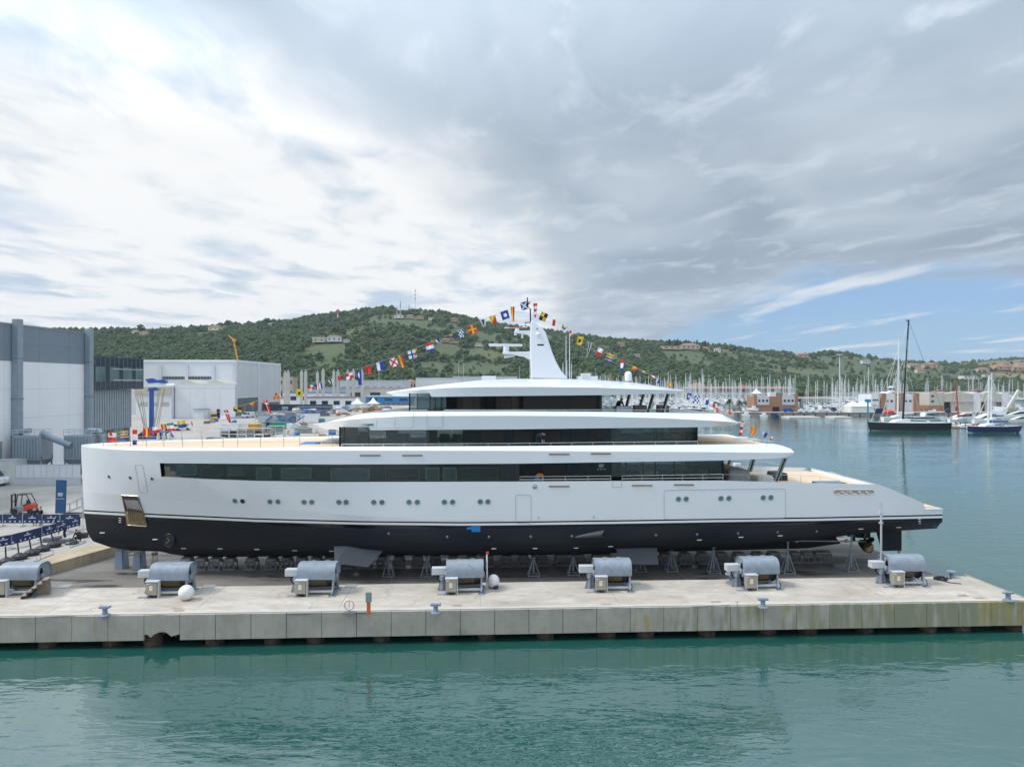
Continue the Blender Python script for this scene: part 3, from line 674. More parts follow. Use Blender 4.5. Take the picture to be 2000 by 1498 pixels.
# rub-strake like slots (bronze freeing ports)
bronze = M('bronze_trim', (.20, .14, .10), .4, .6, var=.1)
for u0, u1, v in ((703, 743, 889.3), (785, 825, 889.3), (1072, 1112, 887), (1154, 1193, 886), (1072, 1112, 949.7), (1234, 1274, 948), (1316, 1355, 946.7)):
    p, q = hs(u0, v, .012), hs(u1, v, .012)
    MB().tube(p, q, .045, n=8).build('freeing_port', bronze, yacht)
# shell doors: thin seams standing proud by a hair
seam = M('door_seam', (.30, .34, .40), .5, var=0)
def seam_loop(name, pix, closed=True, r=.014):
    pts = [Vector(hs(u, v, .004)) for u, v in pix]
    pix = list(pix) + ([pix[0]] if closed else []); dn = []
    for a, b in zip(pix, pix[1:]):
        n = max(1, int(math.dist(a, b) / 5)); dn += [(lerp(a[0], b[0], k / n), lerp(a[1], b[1], k / n)) for k in range(n)]
    dn.append(pix[-1]); pts = [Vector(hs(u, v, .006)) for u, v in dn]
    return MB().path(pts, r, 5).build(name, seam, yacht)
def rrect(u0, v0, u1, v1, r):
    out = []
    for cx, cy, a0 in ((u1 - r, v0 + r, -90), (u1 - r, v1 - r, 0), (u0 + r, v1 - r, 90), (u0 + r, v0 + r, 180)):
        for k in range(4): a = R(a0 + 30 * k); out.append((cx + r * math.cos(a), cy + r * math.sin(a)))
    dens_ = []
    for a, b in zip(out, out[1:] + out[:1]):
        n = max(1, int(abs(a[0] - b[0]) / 30)); dens_ += [(lerp(a[0], b[0], k / n), lerp(a[1], b[1], k / n)) for k in range(n)]
    return dens_
seam_loop('shell_door', rrect(1007, 966, 1037, 1022, 4))
seam_loop('garage_door', [(u, v + (1300 - u) * .012) for u, v in rrect(1297, 957, 1534, 1014, 4)])
seam_loop('boarding_gate', [(1195.5, 940), (1195.5, 951), (1214, 951), (1214, 940)], False)
seam_loop('anchor_hatch', [(264, 909), (267, 907.5), (277, 908), (279.5, 911), (288.5, 960), (286, 963.5), (275, 963), (272.5, 960)])
# anchor pocket and anchor, chafe plate of ribbed stainless
gold = M('bronzed_steel', (.50, .40, .28), .28, .85, var=.2, vs=3)
def quad_plate(name, pix, out, mat, th=.03, parent=yacht):
    a = [Vector(hs(u, v, out)) for u, v in pix]; b = [p + Vector((0, th * 1.5, 0)) for p in a]
    n = len(a); return MB().add(a + b, [tuple(range(n)), tuple(range(n, 2 * n))[::-1]] + [(k, (k + 1) % n, n + (k + 1) % n, n + k) for k in range(n)]).build(name, mat, parent)
an = E('anchor_pocket'); an.parent = yacht
quad_plate('chafe_plate', [(246, 998), (279, 1001), (286, 1027), (249, 1024)], .05, gold, parent=an)
quad_plate('pocket', [(239, 969), (270, 970), (281, 1003), (246, 998)], .02, M('pocket_dark', (.06, .05, .045), .5), parent=an)
for k in range(9):
    t = (k + .5) / 9; a0 = hs(lerp(243, 270, t), lerp(976, 977, t), .04); a1 = hs(lerp(249, 279, t), lerp(992, 996, t), .05); b1 = hs(lerp(251, 285, t), lerp(1022, 1025, t), .07)
    MB().path([a0, a1], .035, 5).build('rib', M('bright_steel', (.75, .76, .78), .3, .4), an); MB().path([a1, b1], .024, 5).build('rib', gold, an)
fr = [hs(*p, .03) for p in ((238, 967), (270, 969), (281, 1001), (287, 1028), (249, 1025), (245, 998), (238, 967))]
MB().path([Vector(p) for p in fr], .035, 6).build('frame', gold, an)
mo = rrect(1629, 956.5, 1706, 964.5, 4); a_ = [Vector(hs(u, v, .004)) for u, v in mo]
MB().path(a_ + a_[:1], .035, 6).build('mooring_port_frame', steel, yacht)
b_ = [p + Vector((0, .012, 0)) for p in a_]; n_m = len(a_); MB().add(a_ + b_, [tuple(range(n_m)), tuple(range(n_m, 2 * n_m))[::-1]] + [(k, (k + 1) % n_m, n_m + (k + 1) % n_m, n_m + k) for k in range(n_m)]).build('mooring_port', M('port_warm', (.30, .22, .15), .4, vs=5, col2=(.62, .52, .42)), yacht)
for u in (1645, 1660, 1678, 1692): p, q_ = hs(u - 3, 961, .01), hs(u + 3, 961.5, .01); MB().tube(p, q_, .05, n=6).build('port_fitting', steel, yacht)
# draught and depth marks, anodes, tape, skin fittings
mk = M('mark_white', (.75, .76, .77), .5, var=0)
for u, v in ((200, 1040.5), (303, 1053.5), (359, 1071), (430, 1071.5), (502, 1072.6), (576, 1075), (648, 1076), (964.5, 1071.3), (1045, 1071), (1125, 1070), (1192.5, 1067), (1365.5, 1054.5), (1447, 1049), (1523.5, 1046.2), (1681, 1033), (1755, 1029.8)):
    p, q = hs(u - 4.5, v, .01), hs(u + 4.5, v - .2, .01); MB().tube(p, q, .035, n=6).build('depth_mark', mk, yacht)
for u, v0 in ((234.5, 1012), (1796, 1014)):
    for k in range(3): p, q = hs(u - 2.2, v0 + 4 * k, .01), hs(u + 2.2, v0 + 4 * k, .01); MB().tube(p, q, .025, n=6).build('draught_mark', mk, yacht)
zinc = M('anode', (.22, .23, .25), .3, .5)
for u, v in ((873.5, 1048.5), (955, 1048.5), (1036.5, 1048), (1117, 1047), (1281, 1045), (1361.5, 1043.5), (1441.5, 1041.5), (1518.5, 1039), (1595, 1037.5), (759, 1042)):
    x, y, z = hs(u, v, .0); MB().ell((x, y, z), (.09, .05, .09), 10, 6).build('anode', zinc, yacht, smooth=60)
tape = M('blue_tape', (.01, .20, .55), .5, var=.1)
quad_plate('masking_tape', [(921, 1027), (938, 1027), (938, 1038.5), (921, 1038.5)], .012, tape)
quad_plate('masking_tape', [(911.5, 1030), (921, 1028.5), (921, 1033), (911.5, 1034)], .012, tape)
quad_plate('masking_tape', [(1823, 1026), (1832, 1026), (1832, 1028), (1823, 1028)], .012, tape)
x, y, z = hs(331, 1055); th_ = E('bow_thruster', (x, y, z)); th_.parent = yacht; th_.rotation_euler[2] = -.28
MB().lathe([(.52, -.09), (.47, -.13), (.41, -.05), (.40, .5)], 24, ax='y').build('tunnel_ring', anti, th_, smooth=40)
MB().lathe([(.42, -.085), (.42, -.075)], 24, ax='y').build('tunnel', dark, th_)
hb = MB(); hb.ell((0.06, -.1, -.05), (.10, .08, .14), 10, 6)
for k in range(4): a = k * 1.57 + .5; hb.obox((.06 + .2 * math.cos(a), -.1, -.05 + .2 * math.sin(a)), (.24, .02, .12), rot=(.5, -a, 0))
hb.build('blades', M('thruster_bronze', (.10, .08, .05), .5, .5), th_)
# scoop, stabiliser fins
fin_g = M('fin_grey', (.045, .054, .066), .55, var=.06)
def fin(pix_top, pix_bot):
    a = [Vector(hs(u, v, -.15)) for u, v in pix_top]; yb = -5.05
    b = [Vector((pl(u, v, yb)[0], yb, pl(u, v, yb)[1])) for u, v in pix_bot]
    d = Vector((0, .10, .05)); q = MB(); n = len(a)
    top = a + b[::-1]; m_ = len(top)
    ctr = [p + d for p in top]
    q.add(top + ctr, [tuple(range(m_)), tuple(range(m_, 2 * m_))[::-1]] + [(k, (k + 1) % m_, m_ + (k + 1) % m_, m_ + k) for k in range(m_)])
    return q.build('stabiliser_fin', fin_g, yacht, bevel=.03)
fin([(651, 1063), (680, 1063), (715, 1067), (751, 1074)], [(653, 1102), (675, 1103), (700, 1106), (719, 1108)])
fin([(1202, 1069), (1230, 1068), (1260, 1067.5), (1284, 1067.5)], [(1214, 1102), (1240, 1102.5), (1265, 1103), (1287, 1103)])
x0, y0, z0 = hs(1122, 1049); x1, y1, z1 = hs(1174, 1042); q = MB(); rr = []
for k in range(9):
    t = k / 8; c = Vector((lerp(x0, x1, t), lerp(y0, y1, t), lerp(z0, z1, t))); r = .34 * math.sqrt(t) + .01
    rr.append([c + Vector((.2 * t * abs(math.cos(a)), -r * math.sin(a) * .8, r * math.cos(a) * .75)) for a in [math.pi * j / 10 for j in range(11)]])
q.loft(rr); q.build('intake_scoop', M('scoop_grey', (.06, .07, .08), .5), yacht, smooth=60)
MB().prism([(.30 * math.cos(a) , .22 * math.sin(a)) for a in [2 * math.pi * k / 14 for k in range(14)]], 0, .01, 'x').build('scoop_mouth', dark, yacht, loc=(x1 - .03, y1 - .02, z1))
# skeg, shafts, propellers, rudders
kz = lambda x: ip(ZK, x)
xk = [10, 13, 17, 21, 23.5]; xe, ze = pl(1650, 1058, 0)
prof = [(8.5, 2.0), (pl(1632, 1066, 0)[0] - 2.4, pl(1632, 1069, 0)[1]), (pl(1640, 1060, 0)[0], 2.55)] + [(xx, kz(xx) + .15) for xx in (24.5, 20, 14)]
MB().prism(prof, -.17, .17, 'y').build('skeg', anti, yacht)
brz = M('propeller_bronze', (.17, .14, .075), .3, .9, var=.2, vs=4)
for s in (-1, 1):
    ys = -2.6 * -s if s == 1 else -2.6
    xa, za = pl(1475, 1055.5, -2.6); xp, zp = pl(1690, 1057, -2.6)
    MB().tube((xa, ys, za), (xp, ys, zp), .055, n=10).build('propeller_shaft', M('shaft_steel', (.55, .54, .50), .3, .8, var=.1), yacht, smooth=40)
    for u in (1538, 1556, 1653): xx, zz = pl(u, 1056, -2.6); MB().lathe([(.12, -.09), (.14, 0), (.12, .09)], 12, ax='x', o=(xx, ys, zz)).build('shaft_bearing', pale_grey, yacht, smooth=40)
    for u in (1540, 1666): xx, zz = pl(u, 1056, -2.6); MB().bx(xx - .16, xx + .16, ys - .05, ys + .05, zz, kz(xx) + .35).build('shaft_bracket', anti, yacht)
    pr = E('propeller', (xp, ys, zp)); pr.parent = yacht
    MB().lathe([(.02, -.3), (.13, -.2), (.16, 0), (.13, .2), (.04, .38)], 14, ax='x').build('hub', brz, pr, smooth=50)
    for k in range(5):
        a0 = 2 * math.pi * k / 5 + .4; rws = []
        for i in range(7):
            rad = .12 + .78 * i / 6; wd = .5 * math.sin(math.pi * (i / 6 * .80 + .14)) ; pit = 1.1 - .5 * i / 6
            rws.append([(math.cos(pit) * -c * wd + .12 * (i / 6) ** 2, rad * math.cos(a0 + math.sin(pit) * c * wd / rad * .9), rad * math.sin(a0 + math.sin(pit) * c * wd / rad * .9)) for c in (-1, -.4, .3, 1)])
        bl = MB().loft(rws).build('blade', brz, pr, smooth=60); sm = bl.modifiers.new('t', 'SOLIDIFY'); sm.thickness = .03
    ry = -2.5 * (1 if s == -1 else -1)
    pr_ = [pl(u, v, -2.5) for u, v in ((1711, 1034), (1759.5, 1033), (1759.5, 1074.5), (1723, 1075.5))]
    MB().prism(pr_, ry - .13, ry + .13, 'y').build('rudder', anti, yacht, bevel=.04)
    pr_ = [pl(u, v, -2.5) for u, v in ((1672, 1034), (1698, 1034), (1698, 1049.5), (1672, 1049.5))]
    MB().prism(pr_, ry - .15, ry + .15, 'y').build('rudder_stock', anti, yacht)

# ---- glazing of the main deck, set in the hull
tint = glassmat('tinted_glass', (.68, .73, .74), ior=2.0)
def hull_pane(u0, u1, mat=tint, inset=.05, name='window'):
    n = max(2, int((u1 - u0) / 12)); a = []; b = []
    for k in range(n + 1):
        x = pl(lerp(u0, u1, k / n), 920, -5.1)[0]
        def rowat(nm):
            r = RW[nm]; j = next(i for i in range(len(r) - 1) if r[i + 1][0] >= x); t = (x - r[j][0]) / (r[j + 1][0] - r[j][0]); return lerp(r[j][1], r[j + 1][1], t), lerp(r[j][2], r[j + 1][2], t)
        (b0, z0), (b1, z1) = rowat('w0'), rowat('w1'); a.append((x, -(b0 - inset), z0 - .03)); b.append((x, -(b1 - inset), z1 + .03))
    return a, b
cuts = [303, 437, 487, 538, 626, 737, 824.5, 861, 896, 977]
for c0, c1 in zip(cuts, cuts[1:]):
    a, b = hull_pane(c0 + .15, c1 - .15); MB().loft([a, b]).build('window', tint, yacht)
    for s in (1,):
        MB().loft([[(x, -y, z) for x, y, z in a], [(x, -y, z) for x, y, z in b]]).build('window', tint, yacht)
a, b = hull_pane(977, 1014); MB().loft([a, b]).build('louvre_panel', M('louvre_black', (.015, .018, .022), .35, var=0), yacht)
for k in range(13):
    u = 979 + k * 2.75; x, z0 = pl(u, 938, -5.36); _, z1 = pl(u, 908, -5.36); MB().bx(x - .018, x + .018, -5.40, -5.34, z0, z1).build('louvre', M('louvre_blue', (.05, .06, .075), .3, .3), yacht)
# cabins behind that glazing: dark lining with pale window frames and blinds
lining = M('cabin_lining', (.05, .045, .042), .7, var=.2)
cab = MB()
a, b = hull_pane(300, 1012, inset=.75); cab.loft([a, b]); a2, b2 = hull_pane(300, 1012, inset=.08); cab.loft([[(x, y, z + .05) for x, y, z in a], [(x, y, z + .05) for x, y, z in a2]]).build('cabin_lining', lining, yacht)
fr_m = M('window_lining', (.72, .78, .76), .5, var=.1); tanp = M('cabin_tan', (.40, .30, .20), .6, var=.15); gl_c = M('cabin_pane', (.22, .27, .27), .3, var=.2)
def frame(u0, v0, u1, v1, mat, t=1.6, inset=.60, fill=None):
    y = RW['w0'][min(range(len(SX)), key=lambda k: abs(UW[k] - (u0 + u1) / 2))][1]; yy = -(y - inset)
    (xa, za), (xb_, zb) = pl(u0, v1, yy), pl(u1, v0, yy); tt = t / 27; q = MB()
    q.bx(xa, xb_, yy - .02, yy + .02, za, za + tt); q.bx(xa, xb_, yy - .02, yy + .02, zb - tt, zb); q.bx(xa, xa + tt, yy - .02, yy + .02, za, zb); q.bx(xb_ - tt, xb_, yy - .02, yy + .02, za, zb)
    q.build('window_lining', mat, yacht)
    if fill: MB().bx(xa + tt, xb_ - tt, yy + .03, yy + .05, za + tt, zb - tt).build('blind', fill, yacht)
frame(345, 908, 384, 928, fr_m, 1.5, .5, M('cabin_blue', (.16, .21, .24), .4, var=.3, vs=3)); frame(393, 911, 434, 929, tanp, 1.2); frame(443, 911, 478, 930, tanp, 1.2, .6, gl_c)
frame(500, 913, 530, 936, fr_m, 2, .6, gl_c); frame(549, 913, 608, 936, fr_m, 2, .6, gl_c); frame(646, 914, 722, 938, fr_m, 1.6, .6, gl_c); frame(752, 913, 820, 939, tanp, 1.6)
frame(831, 913, 858, 939, fr_m, 2, .6, gl_c); frame(865, 913, 892, 939, fr_m, 2, .6, gl_c); frame(902, 913, 972, 940, tanp, 1.0)
xa, za = pl(648, 923, -4.8); xb_, zb = pl(721, 918, -4.8); MB().bx(xa, xb_, -4.78, -4.72, za, zb).build('blind', M('blind_teal', (.30, .42, .42), .6), yacht)

# ---- recessed side deck and saloon, u 1015..1412
def wallpanes(name, us, v0, v1, y, mats, both=True, th=.03):
    for k, (c0, c1) in enumerate(zip(us, us[1:])):
        m = mats[k % len(mats)] if isinstance(mats, list) else mats
        (xa, za), (xb_, zb) = pl(c0 + .3, ip(v1, (c0 + c1) / 2) if isinstance(v1, list) else v1, y), pl(c1 - .3, ip(v0, (c0 + c1) / 2) if isinstance(v0, list) else v0, y)
        MB().bx(xa, xb_, y, y + th, za, zb).build(name, m, yacht)
        if both: MB().bx(xa, xb_, -y - th, -y, za, zb).build(name, m, yacht)
darkp = M('dark_panel', (.014, .022, .030), .18, var=.1); darkb = M('dark_board', (.012, .011, .012), .35, var=.2); teal = glassmat('saloon_glass', (.52, .62, .64), ior=1.8)
tealm = M('saloon_interior', (.10, .16, .17), .6, vs=.8, col2=(.20, .27, .27))
YS = -4.1; 
def wz(v, y): return pl(1200, v, y)[1]
wallpanes('saloon_panel', [1012, 1022, 1041, 1060, 1107, 1127, 1145, 1194], 900, 948, YS, [darkb, darkp, dark, darkb, darkp, darkp, darkp], False)
wallpanes('saloon_window', [1194, 1223, 1256, 1280, 1317, 1340, 1372, 1386, 1412], 899, 947, YS, teal, False)
wallpanes('saloon_window', [1012, 1110, 1223, 1317, 1412], 900, 948, YS, teal, True) if False else None
for c0, c1 in ((1012, 1145), (1145, 1280), (1280, 1412)):
    (xa, za), (xb_, zb) = pl(c0, 947, YS), pl(c1, 900, YS); MB().bx(xa, xb_, -YS, -YS + .03, za, zb).build('saloon_window', teal, yacht)
xa = pl(1412, 900, YS)[0]; MB().bx(xa - .05, xa, YS + .04, -YS - .02, 7.7, 9.55).build('saloon_door', teal, yacht)
for k in range(5): MB().bx(xa - .09, xa + .04, lerp(YS, -YS, k / 4) - .05, lerp(YS, -YS, k / 4) + .05, 7.64, 9.65).build('door_post', gloss_black, yacht)
for u in (1223, 1256, 1280, 1317, 1340, 1386): xx = pl(u, 900, YS)[0]; MB().bx(xx - .06, xx + .06, YS + .05, YS + .14, 7.64, 9.6).build('mullion', gloss_black, yacht)
for (u0, u1, y) in ((1230, 1250, -1), (1290, 1345, .5), (1350, 1405, -1.5), (1200, 1245, 1.5)):
    xa, xb_ = pl(u0, 900, y)[0], pl(u1, 900, y)[0]; MB().bx(xa, xb_, y - .5, y + .5, 7.63, 8.35).build('sofa', tealm, yacht, bevel=.08)
MB().bx(pl(1012, 900, 0)[0], pl(1194, 900, 0)[0], -3.9, 4.0, 7.63, 9.6).build('saloon_core', darkb, yacht)

# ---- raised decks: bands with a crease, then glazing between them
def band(name, us, top, crs, bot, bf, bev, ins, camber, mats, ridge=None):
    rows = []
    for u in us:
        b = bf(u); x = pl(u, 800, -b)[0]; be = min(bev(u), b * .9); i_ = min(ins(u), b * .9)
        zc_ = zv(x, -b, ip(crs, u)); zt = zv(x, -(b - be), ip(top, u)); zb = zv(x, -(b - i_), ip(bot, u))
        if u in (us[0], us[-1]): zt = zc_ + .03; zb = zc_ - .03
        near = [(x, -(b - i_), zb), (x, -b, zc_), (x, -(b - be), zt), (x, -(b - be) * .5, zt + camber(u) * .75), (x, 0, zt + camber(u))]
        far = [(p[0], -p[1], p[2]) for p in near[::-1][1:]]
        rows.append(near + far + [near[0]])
    q = MB(); q.loft(rows)
    q.add(rows[0][:-1], [tuple(range(len(rows[0]) - 1))]); q.add(rows[-1][:-1], [tuple(range(len(rows[0]) - 1))])
    return q.build(name, mats, yacht, smooth=24), rows
def uspan(a, b, n, pa=2.0):
    return [a + (b - a) * (3 * t * t - 2 * t ** 3) for t in [k / n for k in range(n + 1)]]
sm = lambda t: clamp(t) ** .5
B2_TOP = [(612, 828), (640, 821), (700, 809.5), (760, 804.5), (800, 804), (1000, 803), (1165, 804), (1300, 806), (1415, 808), (1455, 826)]
B2_CRS = [(612, 828.3), (660, 822), (720, 816.5), (800, 812.5), (1000, 812), (1150, 813), (1300, 817), (1400, 822), (1455, 826.5)]
B2_BOT = [(612, 829), (632, 838), (680, 840.3), (1000, 838.5), (1200, 836), (1340, 834.8), (1425, 832.5), (1455, 827)]
def b2(u):
    f = (1 - (1 - clamp((u - 612) / 230)) ** 2.2) ** .62; a = 1 - .06 * clamp((u - 1100) / 355) ** 2 - .10 * clamp((u - 1425) / 30) ** 3
    return max(.04, 5.05 * f * a)
band2, r2 = band('bridge_deck', uspan(612, 1455, 70), B2_TOP, B2_CRS, B2_BOT, b2, lambda u: lerp(.9, .5, clamp((u - 640) / 160)) + .35 * clamp((u - 1300) / 100), lambda u: .12 + .9 * clamp((u - 1380) / 75), lambda u: .02, stub)
B3_TOP = [(755, 768), (800, 759.5), (850, 753), (930, 745), (1000, 742), (1100, 741.5), (1180, 743.5), (1260, 749.5), (1310, 757), (1340, 763)]
B3_CRS = [(755, 768.3), (800, 763), (870, 758), (950, 756), (1060, 755.8), (1160, 757), (1260, 760.5), (1340, 763.3)]
B3_BOT = [(755, 769), (772, 774), (850, 775), (1000, 773.3), (1200, 771.5), (1320, 768.5), (1340, 764)]
def b3(u):
    f = (1 - (1 - clamp((u - 755) / 200)) ** 2.2) ** .62; a = 1 - .05 * clamp((u - 1050) / 290) ** 2 - .10 * clamp((u - 1315) / 25) ** 3
    return max(.04, 4.55 * f * a)
band3, r3 = band('roof', uspan(755, 1340, 60), B3_TOP, B3_CRS, B3_BOT, b3, lambda u: lerp(.5, 2.1, math.sin(math.pi * clamp((u - 755) / 585)) ** .6), lambda u: .15 + .7 * clamp((u - 1290) / 50), lambda u: .10, stub)
def zl(v, y, u=1000): return pl(u, v, y)[1]
# tier two glazing and core
Y2 = -4.15; floor2 = 10.55
c2 = [664, 672, 700, 720, 748, 836, 884, 905, 938, 986, 1004, 1040, 1060, 1094, 1114, 1150, 1172, 1192, 1250, 1282, 1330, 1362]
smokeg = glassmat('smoke_glass', (.60, .64, .66), ior=2.0)
m2_ = [smokeg] * 7 + [darkp, darkb, darkp, dark, darkp, dark, darkp, darkp, darkb, darkp] + [teal] * 4
wallpanes('bridge_window', c2, 834, 876, Y2, m2_, False)
for c0, c1 in zip([664, 836, 1004, 1192], [836, 1004, 1192, 1362]):
    (xa, za), (xb_, zb) = pl(c0, 876, Y2), pl(c1, 836, Y2); MB().bx(xa, xb_, -Y2, -Y2 + .03, za, zb).build('bridge_window', smokeg, yacht)
x2a, x2b = pl(664, 850, Y2)[0], pl(1362, 850, Y2)[0]
MB().bx(x2a, x2a + .04, Y2 + .04, -Y2 - .01, 10.55, 12.0).build('front_window', smokeg, yacht)
MB().bx(x2b - .04, x2b, Y2 + .04, -Y2 - .01, 10.55, 12.0).build('aft_window', teal, yacht)
MB().bx(pl(905, 850, 0)[0], pl(1190, 850, 0)[0], -3.3, 3.3, 10.52, 12.0).build('lounge_core', lining, yacht)
for u in c2[1:-1:2] : xx = pl(u, 850, Y2)[0]; MB().bx(xx - .035, xx + .035, Y2 + .05, Y2 + .12, 10.5, 12.05).build('mullion', gloss_black, yacht)
for u in (664, 1361): xx = pl(u, 850, Y2)[0]; MB().bx(xx - .06, xx + .06, Y2 - .02, Y2 + .1, 10.5, 12.05).build('corner_post', gloss_black, yacht)
for (u0, u1, y, h, mt) in ((690, 720, -2, .7, tanp), (760, 800, -1, .75, tanp), (820, 880, -2.2, .5, fr_m), (1200, 1245, -2, .75, tealm), (1260, 1300, 0, .7, tealm), (1310, 1350, -2, .8, tealm)):
    xa, xb_ = pl(u0, 850, y)[0], pl(u1, 850, y)[0]; MB().bx(xa, xb_, y - .5, y + .5, 10.53, 10.6 + h).build('furniture', mt, yacht, bevel=.06)
cur = MB()
for k in range(12): cur.tube((x2a + .25 + .06 * k, Y2 + .35 + .05 * (k % 2), 10.55), (x2a + .18 + .09 * k, Y2 + .35 + .05 * (k % 2), 12.0), .06, .05, 6)
cur.build('curtain', M('curtain_tan', (.42, .33, .23), .8, var=.15), yacht)
rp_ = random.Random(9); tones = [M('panel_tone_%d' % k, c, .5, var=.2, vs=2) for k, c in enumerate(((.05, .045, .04), (.14, .11, .08), (.22, .20, .17), (.09, .12, .13), (.30, .27, .22)))]
for c0 in range(676, 1350, 26):             # panels in random tones, added to vary the brightness of the windows
    y = rp_.uniform(-3.6, -3.42); xa, xb_ = pl(c0, 850, y)[0], pl(c0 + rp_.uniform(10, 24), 850, y)[0]; MB().bx(xa, xb_, y, y + .06, 10.6, 10.6 + rp_.uniform(.5, 1.4)).build('lounge_tone_panel', rp_.choice(tones), yacht)
for c0 in range(880, 1160, 24):  # toned panels added likewise behind the upper glazing
    y = rp_.uniform(-3.2, -3.0); xa, xb_ = pl(c0, 790, y)[0], pl(c0 + rp_.uniform(8, 22), 790, y)[0]; MB().bx(xa, xb_, y, y + .06, 13.05, 13.05 + rp_.uniform(.4, 1.25)).build('sky_lounge_tone_panel', rp_.choice(tones), yacht)
# tier three
Y3 = -3.55
c3 = [800, 815, 840, 850, 862, 893, 936, 978, 1022, 1095, 1116, 1164]
m3 = [smokeg, teal, smokeg, teal, smokeg, smokeg, smokeg, smokeg, darkb, dark, darkb]
wallpanes('sky_lounge_window', c3, 768, 808, Y3, m3, False)
for c0, c1 in zip([800, 936], [936, 1164]):
    (xa, za), (xb_, zb) = pl(c0, 806, Y3), pl(c1, 769, Y3); MB().bx(xa, xb_, -Y3, -Y3 + .03, za, zb).build('sky_lounge_window', smokeg if c0 > 900 else teal, yacht)
MB().bx(pl(875, 790, 0)[0], pl(1163, 790, 0)[0], -2.9, 2.9, 13.0, 14.35).build('sky_lounge_core', M('lounge_brown', (.045, .030, .022), .5, var=.3), yacht)
for u in c3[1:9]: xx = pl(u, 790, Y3)[0]; MB().bx(xx - .03, xx + .03, Y3 + .05, Y3 + .11, 12.95, 14.4).build('mullion', gloss_black, yacht)
for u in (800, 1164): xx = pl(u, 790, Y3)[0]; MB().bx(xx - .05, xx + .05, Y3 - .01, Y3 + .1, 12.95, 14.4).build('corner_post', gloss_black, yacht)
xx = pl(1172, 790, Y3)[0]; xw = pl(1204, 790, Y3)[0]; MB().bx(xx, xw, Y3, Y3 + .03, 13.0, 14.3).build('wind_screen', glassmat('clear_glass', (.75, .80, .80), ior=1.45), yacht)
MB().bx(pl(1204, 790, Y3)[0], pl(1235, 790, Y3)[0], Y3, Y3 + .9, 13.0, 13.45).build('covered_sofa', M('grey_cover', (.38, .41, .45), .7, var=.12, vs=4), yacht, bevel=.06)
for u0, u1, y in ((1238, 1262, -2.6), (1284, 1305, -2.2)): xa, xb_ = pl(u0, 790, y)[0], pl(u1, 790, y)[0]; MB().bx(xa, xb_, y - .4, y + .5, 13.0, 13.5).build('sun_deck_seat', M('seat_brown', (.16, .13, .11), .6, var=.2), yacht, bevel=.08)
for (u0, v0, u1, v1, y) in ((1275, 770, 1265, 806, -3.9), (1304, 769, 1293, 806, -3.7)):
    for s in (1, -1):
        p, q = pl(u0, v0, y), pl(u1, v1, y); MB().obox(((p[0] + q[0]) / 2, s * y, (p[1] + q[1]) / 2), (.16, .1, math.dist(p, q)), rot=(0, math.atan2(p[0] - q[0], p[1] - q[1]), 0)).build('raked_strut', gloss_black, yacht)
        MB().obox(((p[0] + q[0]) / 2 + .13, s * y, (p[1] + q[1]) / 2), (.08, .14, math.dist(p, q)), rot=(0, math.atan2(p[0] - q[0], p[1] - q[1]), 0)).build('raked_strut', steel, yacht)
for (u0, v0, u1, v1, y) in ((1471, 897, 1464, 921, -4.6), (1533, 895, 1515, 940, -4.9)):
    for s in (1, -1):
        p, q = pl(u0, v0, y), pl(u1, v1, y)
        for dx, mt in ((0, gloss_black), (.13, steel), (-.1, steel)): MB().obox(((p[0] + q[0]) / 2 + dx, s * y, (p[1] + q[1]) / 2), (.10, .12, math.dist(p, q)), rot=(0, math.atan2(p[0] - q[0], p[1] - q[1]), 0)).build('raked_strut', mt, yacht)
# hatch seams and vent on the bridge-deck side
def b2pt(u, v, out=.0):
    b = b2(u); x = pl(u, v, -b)[0]; zc_ = zv(x, -b, ip(B2_CRS, u)); z = zv(x, -b, v); return Vector((x, -(b + out) if z < zc_ else -(b + out) + (z - zc_) * 1.1, z))
for u0, u1 in ((735, 771), (771, 807), (834, 865)):
    MB().path([b2pt(u0, v) for v in (804, 812, 824, 835.5)] + [b2pt(u, 835.5) for u in (u0 + 12, u1 - 12)] + [b2pt(u1, v) for v in (835.5, 824, 812, 804)], .012, 5).build('side_hatch', seam, yacht)
q = MB(); pts = [b2pt(u, v, .012) for u, v in ((704, 828.3), (714, 828.5), (730, 828), (729.5, 830.5), (720, 831))]; q.add(pts + [p + Vector((0, .03, 0)) for p in pts], [(0, 1, 2, 3, 4), (9, 8, 7, 6, 5)] + [(k, (k + 1) % 5, 5 + (k + 1) % 5, 5 + k) for k in range(5)]); q.build('vent_slot', dark, yacht)
# mast
mp_ = [(1035.5, 739), (1034.5, 700), (1034.5, 660), (1035.5, 642), (1036, 629), (1040, 626), (1053, 637), (1060, 643), (1065, 650), (1069.5, 664), (1077, 688), (1084.5, 707), (1094, 725), (1107, 740)]
rows = []
for s in (-1, 1):
    rows.append([(pl(u, v, 0)[0], s * lerp(.85, .22, clamp((740 - v) / 115)), pl(u, v, 0)[1]) for u, v in mp_])
ms_ = MB(); n = len(mp_); ms_.loft(rows); ms_.add(rows[0] , [tuple(range(n))]); ms_.add(rows[1], [tuple(range(n))[::-1]]); ms_.add([rows[0][0], rows[0][-1], rows[1][-1], rows[1][0]], [(0, 1, 2, 3)])
mast = ms_.build('mast', stub, yacht, bevel=.08)
def mpoly(name, pix, hw, mt=stub, bev=.03): return MB().prism([pl(u, v, 0) for u, v in pix], -hw, hw, 'y').build(name, mt, mast, bevel=bev)
mpoly('radar_arm', [(1004, 647), (1004, 650.5), (1023, 652), (1031, 654), (1036, 659), (1036, 646)], .3)
mpoly('radar_arm', [(981.5, 688), (981.5, 691.4), (1002, 692.6), (1024, 697), (1036, 703.5), (1036, 687)], .35)
mpoly('radar_scanner', [(955, 671.5), (954, 674), (956, 676.4), (1019, 676.8), (1021, 674.5), (1020, 672.3)], .12)
